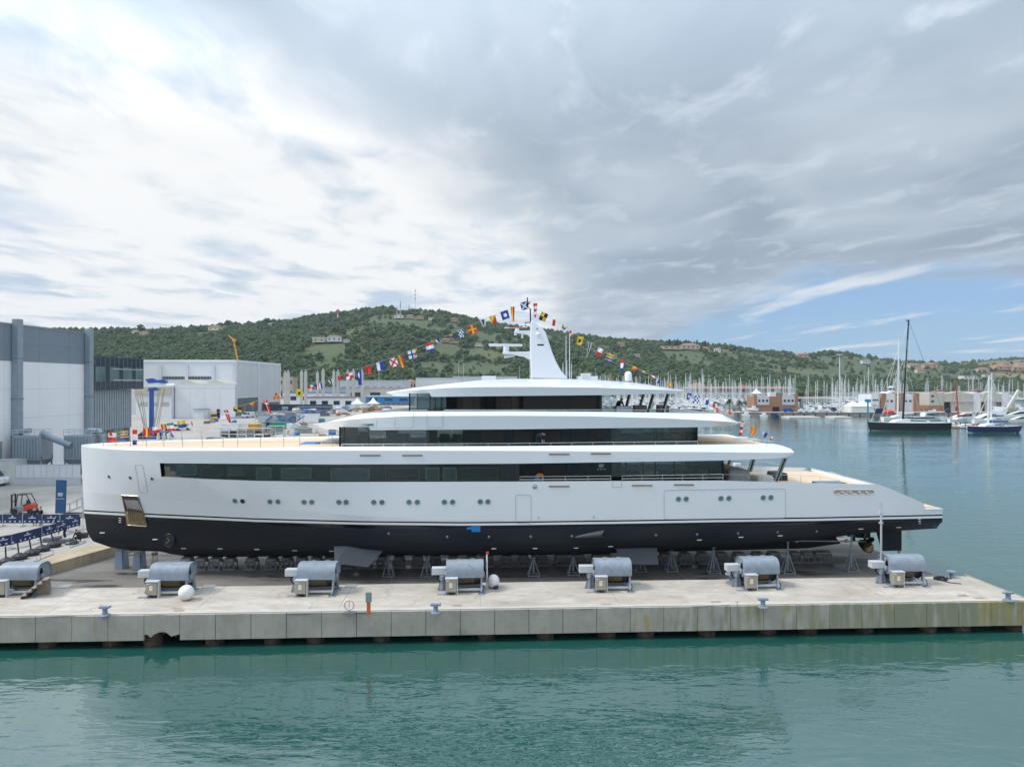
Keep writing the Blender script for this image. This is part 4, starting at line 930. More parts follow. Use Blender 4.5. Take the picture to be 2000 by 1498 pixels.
def mcyl(name, u, v0, v1, r, mt=stub, r2=None): x, z0 = pl(u, v1, 0); z1 = pl(u, v0, 0)[1]; return MB().lathe([(r, z0), (r2 or r, z1)], 14, o=(x, 0, 0)).build(name, mt, mast, smooth=40)
mcyl('scanner_base', 988.5, 677, 688, .24); mcyl('scanner_base', 1010, 641.5, 647, .16)
mpoly('radar_scanner', [(985, 639.5), (1030, 637.5), (1030, 639.5), (985, 641.2)], .08, stub); mpoly('scanner_stripe', [(994, 638.4), (1020, 637.4), (1020, 639.2), (994, 640.3)], .085, red_paint, 0)
mcyl('camera_dome', 1007, 651, 655, .10); mcyl('flood_light', 1020, 652, 661, .08); mcyl('top_pole', 1036, 604, 629, .05, gloss_black)
mpoly('lower_equipment', [(985, 694), (1004.5, 694), (1004.5, 696), (985, 700)], .3, pale_grey)
mpoly('equipment_niche', [(1048.5, 673), (1061, 673), (1061, 684), (1048.5, 684)], .50, dark, 0)
pts = [Vector((pl(u, v, 0)[0], 0, pl(u, v, 0)[1])) for u, v in ((1036, 604), (1031, 601), (1028, 597), (1029, 593), (1030, 589), (1030, 581))]
MB().path(pts, .045, 6).build('light_bracket', gloss_black, mast)
pts = [Vector((pl(u, v, 0)[0], 0, pl(u, v, 0)[1])) for u, v in ((1036, 630), (1026, 630), (1026, 633))]; MB().path(pts, .035, 6).build('horn', gloss_black, mast)
for u, v, r in ((1049, 642, .05), (1051, 653, .16), (1049, 684.5, .07)): x, z = pl(u, v, -.4); MB().ell((x, -.45 if v > 650 else -.38, z), r, 10, 7).build('mast_light', white_paint if r > .1 else dark, mast, smooth=60)
# roof fittings
def rbox(name, u0, v0, u1, v1, y, d, mt=stub, bev=.04): (xa, za), (xb_, zb) = pl(u0, v1, y), pl(u1, v0, y); return MB().bx(xa, xb_, y, y + d, za, zb).build(name, mt, yacht, bevel=bev)
rbox('roof_hatch', 941, 734.5, 969, 743, -.6, 1.2); rbox('roof_hatch', 1129, 735, 1168, 745, -.3, 1.0); rbox('flat_antenna', 1135, 729.5, 1154, 744.5, -2.0, .25, M('antenna_grey', (.70, .72, .74), .4, var=.03))
x, z = pl(1227, 733, -1); MB().lathe([(.10, -.75), (.10, -.45), (.27, -.42), (.28, .05), (.25, .17), (.15, .27), (.02, .31)], 18, o=(x, -1, z)).build('satellite_dome', stub, yacht, smooth=50)
for u, v0, y in ((1105.5, 655, 0), (1112.5, 654, -.4), (1099.5, 709, 0), (1107, 704, .3), (1116, 710, .2)):
    x, z0 = pl(u, 742, y); z1 = pl(u, v0, y)[1]; MB().tube((x, y, z0 - .2), (x, y, z1), .035, .018, 6).build('whip_antenna', white_paint, yacht)
# rails
railm = M('rail_steel', (.72, .73, .73), .25, .7, var=.03)
def rail(us, vt, base, y, mids=(), r=.022, posts=True, ends=True, mat=None):
    """a straight run: us = post pixels, vt = rail pixel height table, base = table of the foot"""
    top = [Vector((pl(u, ip(vt, u), y)[0], y, pl(u, ip(vt, u), y)[1])) for u in us]; bs = [Vector((p.x, y, zv(p.x, y, ip(base, u)))) for p, u in zip(top, us)]
    o = MB().path(top, r, 6).build('handrail', mat or railm, yacht)
    for f in mids: MB().path([b.lerp(t, f) for b, t in zip(bs, top)], r * .8, 5).build('rail_wire', mat or railm, o)
    for b, t in zip(bs, top): MB().tube(b - Vector((0, 0, .12)), t, r * .9, n=6).build('stanchion', mat or railm, o)
    MB().path([Vector((p.x, -p.y, p.z)) for p in top], r, 6).build('handrail', mat or railm, yacht)
def steps(a, b, s): n = max(1, round((b - a) / s)); return [a + (b - a) * k / n for k in range(n + 1)]
rail(steps(667, 1362, 41), [(667, 867.5), (1000, 866), (1200, 863.5), (1362, 862)], [(600, 873), (1362, 870)], -4.75)
rail(steps(801, 834, 41), [(801, 801.5), (1200, 800)], [(700, 806), (1200, 806)], -4.45); rail(steps(867, 1262, 41), [(867, 801), (1200, 800.5), (1262, 801.5)], [(700, 806), (1300, 806)], -4.4)
rail(steps(1262, 1412, 37), [(1262, 800), (1340, 799), (1412, 801)], [(1262, 808), (1412, 809)], -4.2, r=.014)
for a, b in ((1015, 1193), (1215, 1412)):
    rail(steps(a, b, 40), [(1015, 931), (1193, 929.3), (1215, 929), (1412, 926)], [(1015, 941), (1412, 938.5)], -5.15 if a < 1200 else -5.12, mids=(.45,))
rail(steps(1412, 1640, 38), [(1412, 926.5), (1540, 927.5), (1600, 930), (1640, 938)], [(1412, 938.5), (1640, 944.5)], -4.85, r=.014)
rail(steps(1362, 1510, 38), [(1362, 860), (1460, 859.5), (1510, 861)], [(1362, 868), (1510, 867)], -4.3, r=.014)
thin = M('thin_steel', (.42, .37, .32), .35, .6, var=.05)
def fore(us, s):
    tops = []
    for u in us:
        x0 = pl(u, 873, -3)[0]
        i = min(range(len(SX)), key=lambda k: abs(UT[k] - u)); p = RW['top'][i]; y = s * max(.05, p[1] - .25)
        tops.append(Vector((p[0], y, p[2] + .72)))
    o = MB().path(tops, .010, 5).build('bow_rail', thin, yacht)
    MB().path([t - Vector((0, 0, .36)) for t in tops], .008, 5).build('rail_wire', thin, o)
    for t in tops: MB().tube(t - Vector((0, 0, .80)), t, .018, n=6).build('stanchion', thin, o)
FU = [193, 219, 249, 281, 315, 350, 388, 425, 465, 505, 545, 585, 650]
fore(FU, -1); fore(FU, 1)
# far bulwarks seen across the open decks, furniture aft
def slab_(name, u0, v0, u1, v1, y, d, mt, bev=.05): return rbox(name, u0, v0, u1, v1, y, d, mt, bev)
coverm = M('grey_cover', (.38, .41, .45))
slab_('far_bulwark', 1364, 853, 1462, 864, 4.35, .25, stub); slab_('deck_cushion', 1372, 861, 1440, 868, 1.5, 1.2, tanp); slab_('covered_bench', 1440, 858, 1490, 867, 0, 1.5, coverm, .15)
slab_('covered_table', 1424, 918, 1468, 945, -3.4, 2.2, coverm, .25); slab_('bench', 1414, 913, 1440, 940, -1.5, 4.0, tanp); slab_('bench', 1480, 930, 1512, 945, -2.2, 1.6, fr_m, .12)
slab_('stern_cushion', 1515, 924, 1540, 946, -1, 1.8, black, .15); slab_('stern_locker', 1545, 924, 1612, 940, 3.6, .5, M('locker', (.55, .50, .45), .5, var=.2, vs=4))
slab_('deck_pool', 1600, 943, 1655, 949, -3.9, 1.2, M('pool_blue', (.03, .09, .16), .1, var=.2, vs=3), .05)
slab_('tender_crane', 1436, 905, 1448, 912, 5.6, .6, white_paint)
fb = [(1405, 916), (1478, 913), (1560, 915.5), (1600, 919), (1625, 923), (1655, 933), (1690, 946)]
fbp = [pl(u, v, 4.75) for u, v in fb]; MB().prism(fbp + [(fbp[4][0], 7.55), (fbp[0][0], 7.55)], 4.55, 4.75, 'y').build('far_bulwark', stub, yacht, bevel=.03)
# foredeck gear
fq = [(544, 868), (560, 866), (600, 864.5), (640, 864.2), (640, 866), (560, 868.5)]
MB().prism([pl(u, v, 1.5) for u, v in fq], 1.2, 2.4, 'y').build('hatch_gap', dark, yacht)
slab_('tender_cover', 584, 866.5, 618, 870.5, -1.5, 2, tape); slab_('tender_rack', 615, 863, 624, 872, -1.5, .4, M('rack_blue', (.10, .24, .36), .5)); slab_('wave_breaker', 628, 861, 664, 866, -1, 3.5, M('shade_grey', (.40, .44, .48), .4)); slab_('windlass_cover', 500, 870, 545, 874, -2, 1.2, wood)
# sign on the saloon: monogram and a line of small type
sg = MB()
def stroke(q, pts, wd, y):
    for a, b in zip(pts, pts[1:]):
        d = math.dist(a, b); q.obox(((a[0] + b[0]) / 2, y, (a[1] + b[1]) / 2), (d + wd * .3, .01, wd), rot=(0, -math.atan2(b[1] - a[1], b[0] - a[0]), 0))
def monogram(q, cx, cz, h, y):
    w_ = h * .16
    stroke(q, [(cx - .62 * h, cz - .5 * h), (cx - .62 * h, cz + .5 * h)], w_, y)
    stroke(q, [(cx - .30 * h, cz - .5 * h), (cx - .12 * h, cz - .34 * h), (cx - .40 * h, cz + .28 * h), (cx - .22 * h, cz + .5 * h)], w_ * .9, y)
    stroke(q, [(cx - .12 * h, cz + .5 * h), (cx + .26 * h, cz - .5 * h)], w_, y)
    stroke(q, [(cx + .22 * h, cz + .5 * h), (cx + .48 * h, cz - .1 * h), (cx + .72 * h, cz + .5 * h)], w_ * .8, y)
    stroke(q, [(cx + .36 * h, cz - .5 * h), (cx + .5 * h, cz - .1 * h)], w_ * .8, y)
cx, cz = pl(1174.5, 909.5, YS - .02); monogram(sg, cx, cz, .25, YS - .02); sg.build('sign_monogram', mk, yacht)
def text(name, body, size, loc, rot, mat, parent=None, align='CENTER', ext=.003):
    cu = bpy.data.curves.new(name, 'FONT'); cu.body = body; cu.size = size; cu.align_x = align; cu.align_y = 'CENTER'; cu.extrude = ext
    tmp = bpy.data.objects.new(name, cu); COL.objects.link(tmp); dg = bpy.context.evaluated_depsgraph_get(); me = bpy.data.meshes.new_from_object(tmp.evaluated_get(dg)); bpy.data.objects.remove(tmp)
    me.materials.clear(); me.materials.append(mat); o = bpy.data.objects.new(name, me); COL.objects.link(o)
    if parent is not None: o.parent = parent
    o.location = loc; o.rotation_euler = rot; return o
cx, cz = pl(1174.5, 916.5, YS - .02); text('sign_lettering', 'ISA YACHTS', .12, (cx, YS - .02, cz), (R(90), 0, 0), mk, yacht)
# ---------------------------------------------------------------- things on the quay and under the hull
def person(name, joints, radii, bones, mats, loc, rz, label, scale=1.0, group=None, head=None):
    """one continuous skinned body; mats chosen per face by the nearest joint"""
    me = bpy.data.meshes.new(name); me.from_pydata(joints, bones, []); o = bpy.data.objects.new(name, me); COL.objects.link(o)
    md = o.modifiers.new('skin', 'SKIN'); md.use_smooth_shade = True
    for v, r in zip(me.skin_vertices[0].data, radii): v.radius = (r, r); v.use_root = False
    me.skin_vertices[0].data[0].use_root = True
    ss = o.modifiers.new('sub', 'SUBSURF'); ss.levels = 1; ss.render_levels = 1
    dg = bpy.context.evaluated_depsgraph_get(); m2 = bpy.data.meshes.new_from_object(o.evaluated_get(dg)); bpy.data.objects.remove(o)
    ml = []
    for m in mats[0]:
        if m not in ml: ml.append(m)
    m2.materials.clear()
    for m in ml: m2.materials.append(m)
    js = [Vector(j) for j in joints]
    for p in m2.polygons:
        c = p.center; k = min(range(len(js)), key=lambda i: (js[i] - c).length_squared); p.material_index = ml.index(mats[0][k]); p.use_smooth = True
    ob = bpy.data.objects.new(name, m2); COL.objects.link(ob); ob.location = loc; ob.rotation_euler[2] = rz; ob.scale = (scale,) * 3
    tag(ob, label, 'person', group)
    hj = js[head if head is not None else 4]; hm = mats[1]
    MB().ell((hj.x, hj.y + .02, hj.z + .035), (.085, .10, .085), 12, 8).build('hair', hm, ob, smooth=60)
    return ob
cl_dark = M('cloth_dark', (.018, .020, .026), .85); cl_navy = M('cloth_navy', (.02, .03, .07), .85); cl_grey = M('cloth_grey', (.12, .12, .13), .85); cl_shirt = M('cloth_pale', (.45, .42, .40), .85); cl_tan = M('cloth_tan', (.35, .22, .14), .85); hair_m = M('hair_dark', (.025, .018, .014), .7); shoe = M('shoe', (.03, .028, .026), .7); cl_or = M('cloth_orange', (.75, .22, .04), .8); cl_bl = M('cloth_blue', (.05, .20, .45), .8)
BON = [(0, 1), (1, 2), (2, 3), (3, 4), (2, 5), (5, 6), (6, 7), (7, 20), (2, 8), (8, 9), (9, 10), (10, 21), (0, 11), (11, 12), (12, 13), (13, 14), (0, 15), (15, 16), (16, 17), (17, 18), (4, 19)]
RAD = [.15, .155, .14, .065, .10, .085, .05, .038, .085, .05, .038, .115, .075, .05, .045, .115, .075, .05, .045, .085, .036, .036]
def body(pose):
    J = {'stand': [(0, 0, .92), (0, 0, 1.15), (0, 0, 1.38), (0, .01, 1.50), (0, -.015, 1.64), (.19, 0, 1.40), (.25, .02, 1.12), (.27, -.05, .88), (-.19, 0, 1.40), (-.25, .02, 1.12), (-.27, -.05, .88), (.10, 0, .86), (.11, -.02, .48), (.11, .02, .09), (.12, -.14, .05), (-.10, 0, .86), (-.11, .02, .48), (-.11, .06, .09), (-.12, -.10, .05), (0, -.02, 1.73), (.275, -.09, .79), (-.275, -.09, .79)],
         'crouch': [(0, .12, .34), (0, .02, .54), (0, -.14, .72), (0, -.22, .80), (0, -.30, .88), (.18, -.16, .72), (.24, -.30, .48), (.16, -.46, .30), (-.18, -.16, .72), (-.24, -.30, .48), (-.16, -.46, .30), (.12, .08, .32), (.20, -.26, .42), (.16, -.02, .08), (.17, -.18, .05), (-.12, .08, .32), (-.20, -.26, .42), (-.16, -.02, .08), (-.17, -.18, .05), (0, -.37, .93), (.12, -.53, .24), (-.12, -.53, .24)],
         'bend': [(0, .10, .86), (0, -.06, 1.00), (0, -.28, 1.08), (0, -.40, 1.08), (0, -.50, 1.02), (.18, -.28, 1.05), (.22, -.36, .76), (.18, -.42, .52), (-.18, -.28, 1.05), (-.22, -.36, .76), (-.18, -.42, .52), (.10, .08, .80), (.12, -.04, .46), (.12, .06, .09), (.13, -.10, .05), (-.10, .08, .80), (-.12, -.02, .46), (-.12, .10, .09), (-.13, -.06, .05), (0, -.58, 1.00), (.17, -.45, .43), (-.17, -.45, .43)],
         'lean': [(0, .05, .92), (0, .0, 1.15), (0, -.06, 1.37), (0, -.08, 1.49), (0, -.11, 1.62), (.19, -.06, 1.38), (.27, -.20, 1.14), (.20, -.42, 1.06), (-.19, -.06, 1.38), (-.27, -.20, 1.14), (-.20, -.42, 1.06), (.10, .05, .86), (.12, -.02, .48), (.12, .04, .09), (.13, -.12, .05), (-.10, .05, .86), (-.12, .02, .48), (-.12, .08, .09), (-.13, -.08, .05), (0, -.13, 1.71), (.17, -.50, 1.05), (-.17, -.50, 1.05)]}[pose]
    return J
def make_person(pose, loc, rz, top, leg, label, hm=hair_m, sk=skin, scale=1.0):
    mt = [leg, top, top, sk, sk, top, top, sk, top, top, sk, leg, leg, leg, shoe, leg, leg, leg, shoe, sk, sk, sk]
    return person('person', body(pose), RAD, BON, (mt, hm), loc, rz, label, scale)
# -- mooring winches
def winch():
    t = E('mooring_winch')
    W = 1.18; q = MB()
    arc = [(-.66, .98)] + [(-.66 + .52 * (1 - math.cos(a)), .98 + .30 + .62 * math.sin(a)) for a in [R(90) * k / 8 for k in range(9)]] + [(.35, 1.90), (.62, 1.82), (.86, 1.55), (.90, 1.0)]
    inner = [(y * .965, z - .035) for y, z in arc]
    q.prism(arc + inner[::-1], -W, W, 'x'); q.build('hood', winch_grey, t, smooth=30)
    for s in (-1, 1):
        # end plate with a cut-out: a ring between the hood outline and an oval hole
        hole = [(-.12 + .19 * math.cos(a), 1.22 + .40 * math.sin(a)) for a in [2 * math.pi * k / 16 for k in range(16)]]
        out = [(-.64, .98), (-.62, 1.25), (-.52, 1.55), (-.34, 1.78), (-.12, 1.87), (.14, 1.88), (.36, 1.87), (.60, 1.79), (.83, 1.53), (.87, 1.2), (.87, 1.0), (.5, .96), (.2, .70), (-.05, .66), (-.30, .72), (-.5, .96)]
        out = sorted(out, key=lambda p: math.atan2(p[1] - 1.22, p[0] + .12)); hole = sorted(hole, key=lambda p: math.atan2(p[1] - 1.22, p[0] + .12))
        xx = s * (W - .06); q = MB(); n = 16
        vs = [(xx, a, b) for a, b in out] + [(xx, a, b) for a, b in hole] + [(xx - s * .04, a, b) for a, b in out] + [(xx - s * .04, a, b) for a, b in hole]
        fs = []
        for k in range(n):
            k2 = (k + 1) % n; fs += [(k, k2, n + k2, n + k), (2 * n + k, 3 * n + k, 3 * n + k2, 2 * n + k2), (n + k, n + k2, 3 * n + k2, 3 * n + k), (k2, k, 2 * n + k, 2 * n + k2)]
        q.add(vs, fs); q.build('end_plate', winch_grey, t)
        MB().prism([(-.98, .03), (-.70, .03), (-.42, .30), (-.36, 1.0), (-.60, 1.0), (-.68, .45)], s * (W - .13) - .05, s * (W - .13) + .05, 'x').build('leg', winch_grey, t, bevel=.01)
        MB().prism([(1.0, .03), (.75, .03), (.50, .35), (.45, 1.0), (.65, 1.0)], s * (W - .13) - .05, s * (W - .13) + .05, 'x').build('leg', winch_grey, t, bevel=.01)
        MB().bx(s * (W - .13) - .20, s * (W - .13) + .22, -1.08, 1.1, .0, .03).build('foot_plate', winch_grey, t)
        MB().lathe([(.16, -.10), (.20, -.06), (.20, .06), (.16, .10)], 14, ax='x', o=(s * (W - .02), -.05, 1.02)).build('bearing', winch_grey, t, smooth=40)
    MB().lathe([(.66, -1.0), (.66, -.95), (.52, -.94), (.52, .94), (.66, .95), (.66, 1.0)], 24, ax='x', o=(0, .08, .98)).build('drum', M('drum_dark', (.03, .028, .026), .5, var=.3), t, smooth=40)
    rp = MB()
    for k in range(15): rp.lathe([(.51, -.03), (.56, 0), (.51, .03)], 16, ax='x', o=(-.5 + .075 * k, .08, .98))
    rp.build('wire_rope', M('rope_tan', (.30, .23, .13), .8, var=.2), t)
    MB().bx(-W + .1, W - .1, -.62, -.52, .16, .28).build('cross_beam', pale_grey, t); MB().bx(-W + .1, W - .1, .3, .42, .16, .28).build('cross_beam', winch_grey, t)
    MB().bx(-W + .14, W - .14, .62, .66, .05, 1.2).build('dark_backing', dark, t)  # dark sheet added behind the drum so the gap under the hood looks dark
    MB().bx(-2.10, -W - .0, -.10, .42, 1.02, 1.46).build('motor_box', pale_grey, t, bevel=.03)
    MB().lathe([(.17, .0), (.17, .62), (.23, .64), (.23, .92), (.16, 1.0)], 12, o=(-1.42, .1, .02)).build('gear_column', winch_grey, t, smooth=40)
    MB().prism([(-1.75, .03), (-1.1, .03), (-1.15, .5), (-1.3, .9), (-1.5, .9)], .02, .14, 'y').build('column_web', winch_grey, t)
    MB().bx(-1.75, -.98, -.95, -.70, .0, .03).build('foot_plate', winch_grey, t)
    cb = E('control_cabinet', (-.86, -.92, 0)); cb.parent = t
    MB().bx(-.33, .33, -.15, .15, .20, 1.0).build('box', M('cabinet_beige', (.36, .32, .25), .4, var=.05), cb, bevel=.015)
    MB().bx(-.36, .42, -.20, .24, 1.003, 1.05).build('rain_cover', pale_grey, cb); MB().bx(.36, .42, -.1, .2, .0, 1.0).build('cabinet_post', pale_grey, cb)
    MB().bx(-.11, .08, -.158, -.152, .48, .78).build('notice', mk, cb); MB().prism([(-.07, .60), (.04, .60), (-.015, .72)], -.162, -.158, 'y').build('warning_triangle', M('warning_yellow', (.75, .52, .04), .5, var=0), cb)
    MB().bx(-.30, -.12, -.157, -.152, .88, .93).build('name_tag', mk, cb); MB().lathe([(.03, -.158), (.03, -.150)], 8, ax='y', o=(-.03, 0, .905)).build('button', M('warning_yellow', (.75, .52, .04)), cb)
    cc = MB()
    for k in range(4): cc.path([Vector((-.2 + .1 * k, 0, .2)), Vector((-.25 + .13 * k, -.08, .08)), Vector((-.1 + .1 * k, .05, .02))], .02, 5)
    cc.build('cables', black, cb)
    MB().path([Vector((-1.7, .2, 1.0)), Vector((-1.75, .05, .78)), Vector((-1.62, .0, .62)), Vector((-1.5, .1, .5))], .05, 6).build('motor_cable', black, t)
    MB().path([Vector((W - .2, -.5, .6)), Vector((W, -.75, .35)), Vector((W - .1, -.95, .14)), Vector((W - .35, -.9, .06))], .03, 6).build('hose', black, t)
    MB().bx(W + .2, W + .95, .9, 1.7, 0, .03).build('deck_plate', M('plate_grey', (.30, .31, .31), .6), t)
    for s in (-.4, .5): MB().bx(s - .13, s + .13, .30, .42, 1.885, 1.93).build('lifting_lug', mid_grey, t)
    return t
w0 = None
WN = ['grey mooring winch cut by the left edge, wooden steps beside it', 'grey mooring winch with a round white buoy at its right foot', 'grey mooring winch in front of the forward stabiliser fin', 'grey mooring winch beside the white pole with red tip', 'grey mooring winch in front of the aft stabiliser fin', 'grey mooring winch with a mushroom bollard on its left', 'last grey mooring winch near the open end of the quay']
for i, (u, v) in enumerate(((30, 1166), (326, 1167), (617, 1165), (909, 1161), (1202, 1157), (1493, 1153), (1781, 1147))):
    xx, yy = lg(u, v, ZQ); loc = LW(xx - .05, yy + .95, ZQ)
    if i == 0: w0 = winch(); w0.location = loc; w0.rotation_euler[2] = TH; tag(w0, WN[0], 'winch', 'mooring winches along the quay')
    else: o = dup(w0, loc, TH + (.02, -.03, .015, -.02, .03, -.015)[i - 1], WN[i])
def place(u, v, z=ZQ): xx, yy = lg(u, v, z); return LW(xx, yy, z)
# -- bollards
def bollard(kind):
    t = E('bollard'); cast = M('bollard_grey', (.20, .25, .32), .5, var=.1)
    MB().lathe([(.30, 0), (.30, .04), (.17, .09), (.13, .22), (.14, .36), (.20, .41)], 18).build('post', cast, t, smooth=45)
    if kind == 't':
        MB().prism([(-.32, .44), (-.29, .38), (.29, .38), (.32, .44), (.29, .49), (-.29, .49)], -.13, .13, 'y').build('cross_head', cast, t, bevel=.03)
    else: MB().lathe([(.2, .40), (.34, .44), (.34, .50), (.22, .55)], 18).build('mushroom_head', cast, t, smooth=45)
    return t
for k, (u, v, kd, lb) in enumerate(((205, 1202, 't', 'small grey cast bollard at the quay edge, leftmost'), (851, 1197, 't', 'small grey cast bollard at the quay edge near the orange post'), (1490, 1186, 't', 'small grey cast bollard at the quay edge below the sixth winch'), (1969, 1173, 't', 'small grey bollard on the outer corner of the quay'), (1430, 1139, 'm', 'large grey mushroom bollard beside the sixth winch'), (1858, 1128, 'm', 'grey bollard with black rope at the rear corner of the quay'))):
    o = bollard(kd); o.location = place(u, v); o.rotation_euler[2] = TH; o.scale = (1, 1, 1.12) if kd == 't' else (1.35, 1.35, 1.3) if k == 4 else (.9,) * 3
    tag(o, lb, 'bollard', 'bollards on the quay')
# -- fenders, pole, life ring, service post, steps, rope
fw = M('fender_white', (.72, .70, .66), .45, vs=2, col2=(.80, .79, .76))
p = place(366, 1170); o = E('fender_ball', p); MB().ell((0, 0, .47), (.47, .47, .46), 22, 14).build('ball', fw, o, smooth=60); MB().lathe([(.07, .90), (.09, .93), (.05, .97)], 10).build('eye', fw, o, smooth=40); o.rotation_euler = (.3, 0, 0); tag(o, 'round white buoy lying on the quay by the second winch', 'buoy')
p = place(964, 1148); o = E('fender_ball', p); MB().ell((0, 0, .44), (.38, .38, .44), 22, 14).build('ball', fw, o, smooth=60); MB().ell((.14, -.20, .14), (.19, .17, .15), 14, 8).build('blue_end', M('fender_blue', (.02, .03, .15), .5), o, smooth=60); tag(o, 'white pear-shaped buoy with dark blue end near the quay middle', 'buoy')
p = place(951, 1147); o = E('marker_pole', p); MB().lathe([(.14, 0), (.14, .02), (.05, .03), (.05, 2.15)], 12).build('pole', white_paint, o, smooth=40); MB().bx(-.06, .12, -.06, .06, 2.151, 2.30).build('red_head', red_paint, o); tag(o, 'white marker pole with a red head on the quay', 'pole')
p = place(1721, 1137); o = E('marker_pole', p); MB().lathe([(.12, 0), (.09, .02), (.065, .04), (.065, 4.6), (.04, 4.65), (.035, 5.3)], 12).build('pole', M('galvanised', (.48, .50, .52), .4, .5, var=.1), o, smooth=40); MB().bx(-.12, .12, -.08, .08, 4.55, 4.68).build('clamp', pale_grey, o); MB().bx(-.12, .1, -.08, .08, 3.9, 4.0).build('clamp', pale_grey, o); tag(o, 'tall grey steel pole standing in front of the rudder', 'pole')
p = place(682, 1198); o = E('life_ring_stand', p); MB().prism([(-.33, -.2), (.33, -.2), (.36, 0), (.2, .2), (-.3, .2)], 0, .10, 'z').build('base', M('base_grey', (.2, .2, .19), .8), o); MB().tube((0, 0, .1), (0, 0, .85), .02).build('post', mid_grey, o)
q = MB(); rr = []
for k in range(25):
    a = 2 * math.pi * k / 24; c = Vector((.27 * math.cos(a), -.05, .52 + .27 * math.sin(a))); d = Vector((math.cos(a), 0, math.sin(a)))
    rr.append([c + d * .055 * math.cos(b) + Vector((0, .05 * math.sin(b), 0)) for b in [2 * math.pi * j / 8 for j in range(9)]])
q.loft(rr); q.build('ring', M('faded_ring', (.75, .50, .46), .6, vs=5, col2=(.80, .70, .66)), o, smooth=60); tag(o, 'faded pink life ring on a stand at the quay edge', 'life ring')
p = place(720, 1200); o = E('service_post', p); MB().bx(-.10, .10, -.08, .08, 0, .72).build('post', M('orange_post', (.55, .11, .035), .6, var=.15), o, bevel=.01); MB().bx(-.16, .16, -.10, .10, .721, 1.28, t=.96).build('box', M('box_green', (.20, .26, .24), .6), o, bevel=.01); tag(o, 'orange post carrying a grey-green service box at the quay edge', 'post')
p = place(72, 1165); o = E('wooden_steps', p, TH + .25); wdg = M('grey_wood', (.22, .18, .15), .9, vs=4, col2=(.33, .28, .24))
for k in range(5): MB().bx(-.75 + .28 * k, -.75 + .28 * k + .31, -.4, .4, .22 * (k + 1) - .05, .22 * (k + 1)).build('tread', wdg, o); MB().bx(-.75 + .28 * k, -.73 + .28 * k, -.38, .38, .22 * k, .22 * (k + 1) - .051).build('riser', wdg, o)
for s in (.34,): MB().prism([(-.74, 0), (.64, 0), (.64, 1.04), (.38, 1.04), (.38, .82), (.10, .82), (.10, .6), (-.18, .6), (-.18, .38), (-.46, .38), (-.46, .16), (-.74, .16)], s, s + .04, 'y').build('stringer', wdg, o)
tag(o, 'weathered wooden steps beside the leftmost winch', 'steps')
p = place(1838, 1132); q = MB(); pts = []
for k in range(90): a = k * .42; r = .18 + .16 * ((k * 7) % 5) / 5; pts.append(p + Vector((r * 1.5 * math.cos(a), r * math.sin(a) * 1.1, .03 + .0016 * k)))
pts2 = [p + Vector((-.2, -.2, .03)), p + Vector((.1, -.75, .03)), p + Vector((.7, -1.05, .03))]; pts3 = [p + Vector((.3, .1, .1)), p + Vector((.75, .15, .05)), place(1856, 1129) + Vector((0, 0, .25))]
tag(q.path(pts, .035, 5).path(pts2, .03, 5).path(pts3, .03, 5).build('rope_coil', black), 'coil of black mooring rope near the quay end', 'rope')
p = place(1440, 1182); o = MB().path([Vector((0, 0, 0)), Vector((0, 0, .25))], .015).path([Vector((-.15, 0, .2)), Vector((.15, 0, .2))], .012).build('cleat', mid_grey, loc=p); tag(o, 'thin metal cleat by the cable at the quay edge', 'cleat')
# -- keel blocks
blk_m = M('block_steel', (.17, .18, .19), .8, vs=2, col2=(.28, .285, .29)); pad_m = M('block_pad', (.24, .22, .20), .95, vs=3, col2=(.45, .43, .42), bump=.5)
def block():
    t = E('keel_block'); q = MB()
    a, b, h = .46, .40, .62
    for s in (-1, 1):                       # two framed faces, front and back, with square windows
        y0, y1 = (s * .42 - .03, s * .42 + .03)
        q.prism([(-a, 0), (-a + .09, 0), (-b + .09, h), (-b, h)], y0, y1, 'y'); q.prism([(a - .09, 0), (a, 0), (b, h), (b - .09, h)], y0, y1, 'y'); q.prism([(-.045, 0), (.045, 0), (.045, h), (-.045, h)], y0, y1, 'y')
        q.bx(-a + .09, -.046, y0, y1, 0, .16); q.bx(.046, a - .09, y0, y1, 0, .16); q.bx(-a + .1, -.046, y0, y1, h - .16, h - .001); q.bx(.046, a - .1, y0, y1, h - .16, h - .001)
    q.bx(-b, b, -.46, .46, h, h + .04); q.build('pedestal', blk_m, t)
    MB().bx(-.36, .36, -.40, .40, h + .041, .87, t=.97).build('pad', pad_m, t, bevel=.03)
    return t
kb = None
ku = [368, 396, 424, 452, 494, 534, 562, 591, 620, 645, 780, 816, 850, 886, 921, 953, 989, 1022, 1058, 1094, 1112, 1130, 1165, 1182, 1260, 1297, 1335, 1370, 1406, 1440, 1476, 1508, 1548, 1572, 1594, 1608, 680, 715, 748]
for i, u in enumerate(ku):
    x = pl(u, 1100, 0)[0]; loc = LW(x, -.25 + random.uniform(-.05, .05), ZP); zt = (ip(ZK, x) if x < 9 else 2.0) - ZP
    if kb is None: kb = block(); kb.location = loc; kb.rotation_euler[2] = TH; kb.scale = (1, 1, zt / .87); tag(kb, 'dark steel keel block with a padded top under the black hull', 'keel block', 'keel blocks under the hull')
    else: dup(kb, loc, TH + random.uniform(-.03, .03), scale=(1, 1, zt / .87))
bw = M('stand_blue_grey', (.27, .34, .42), .5, var=.08)
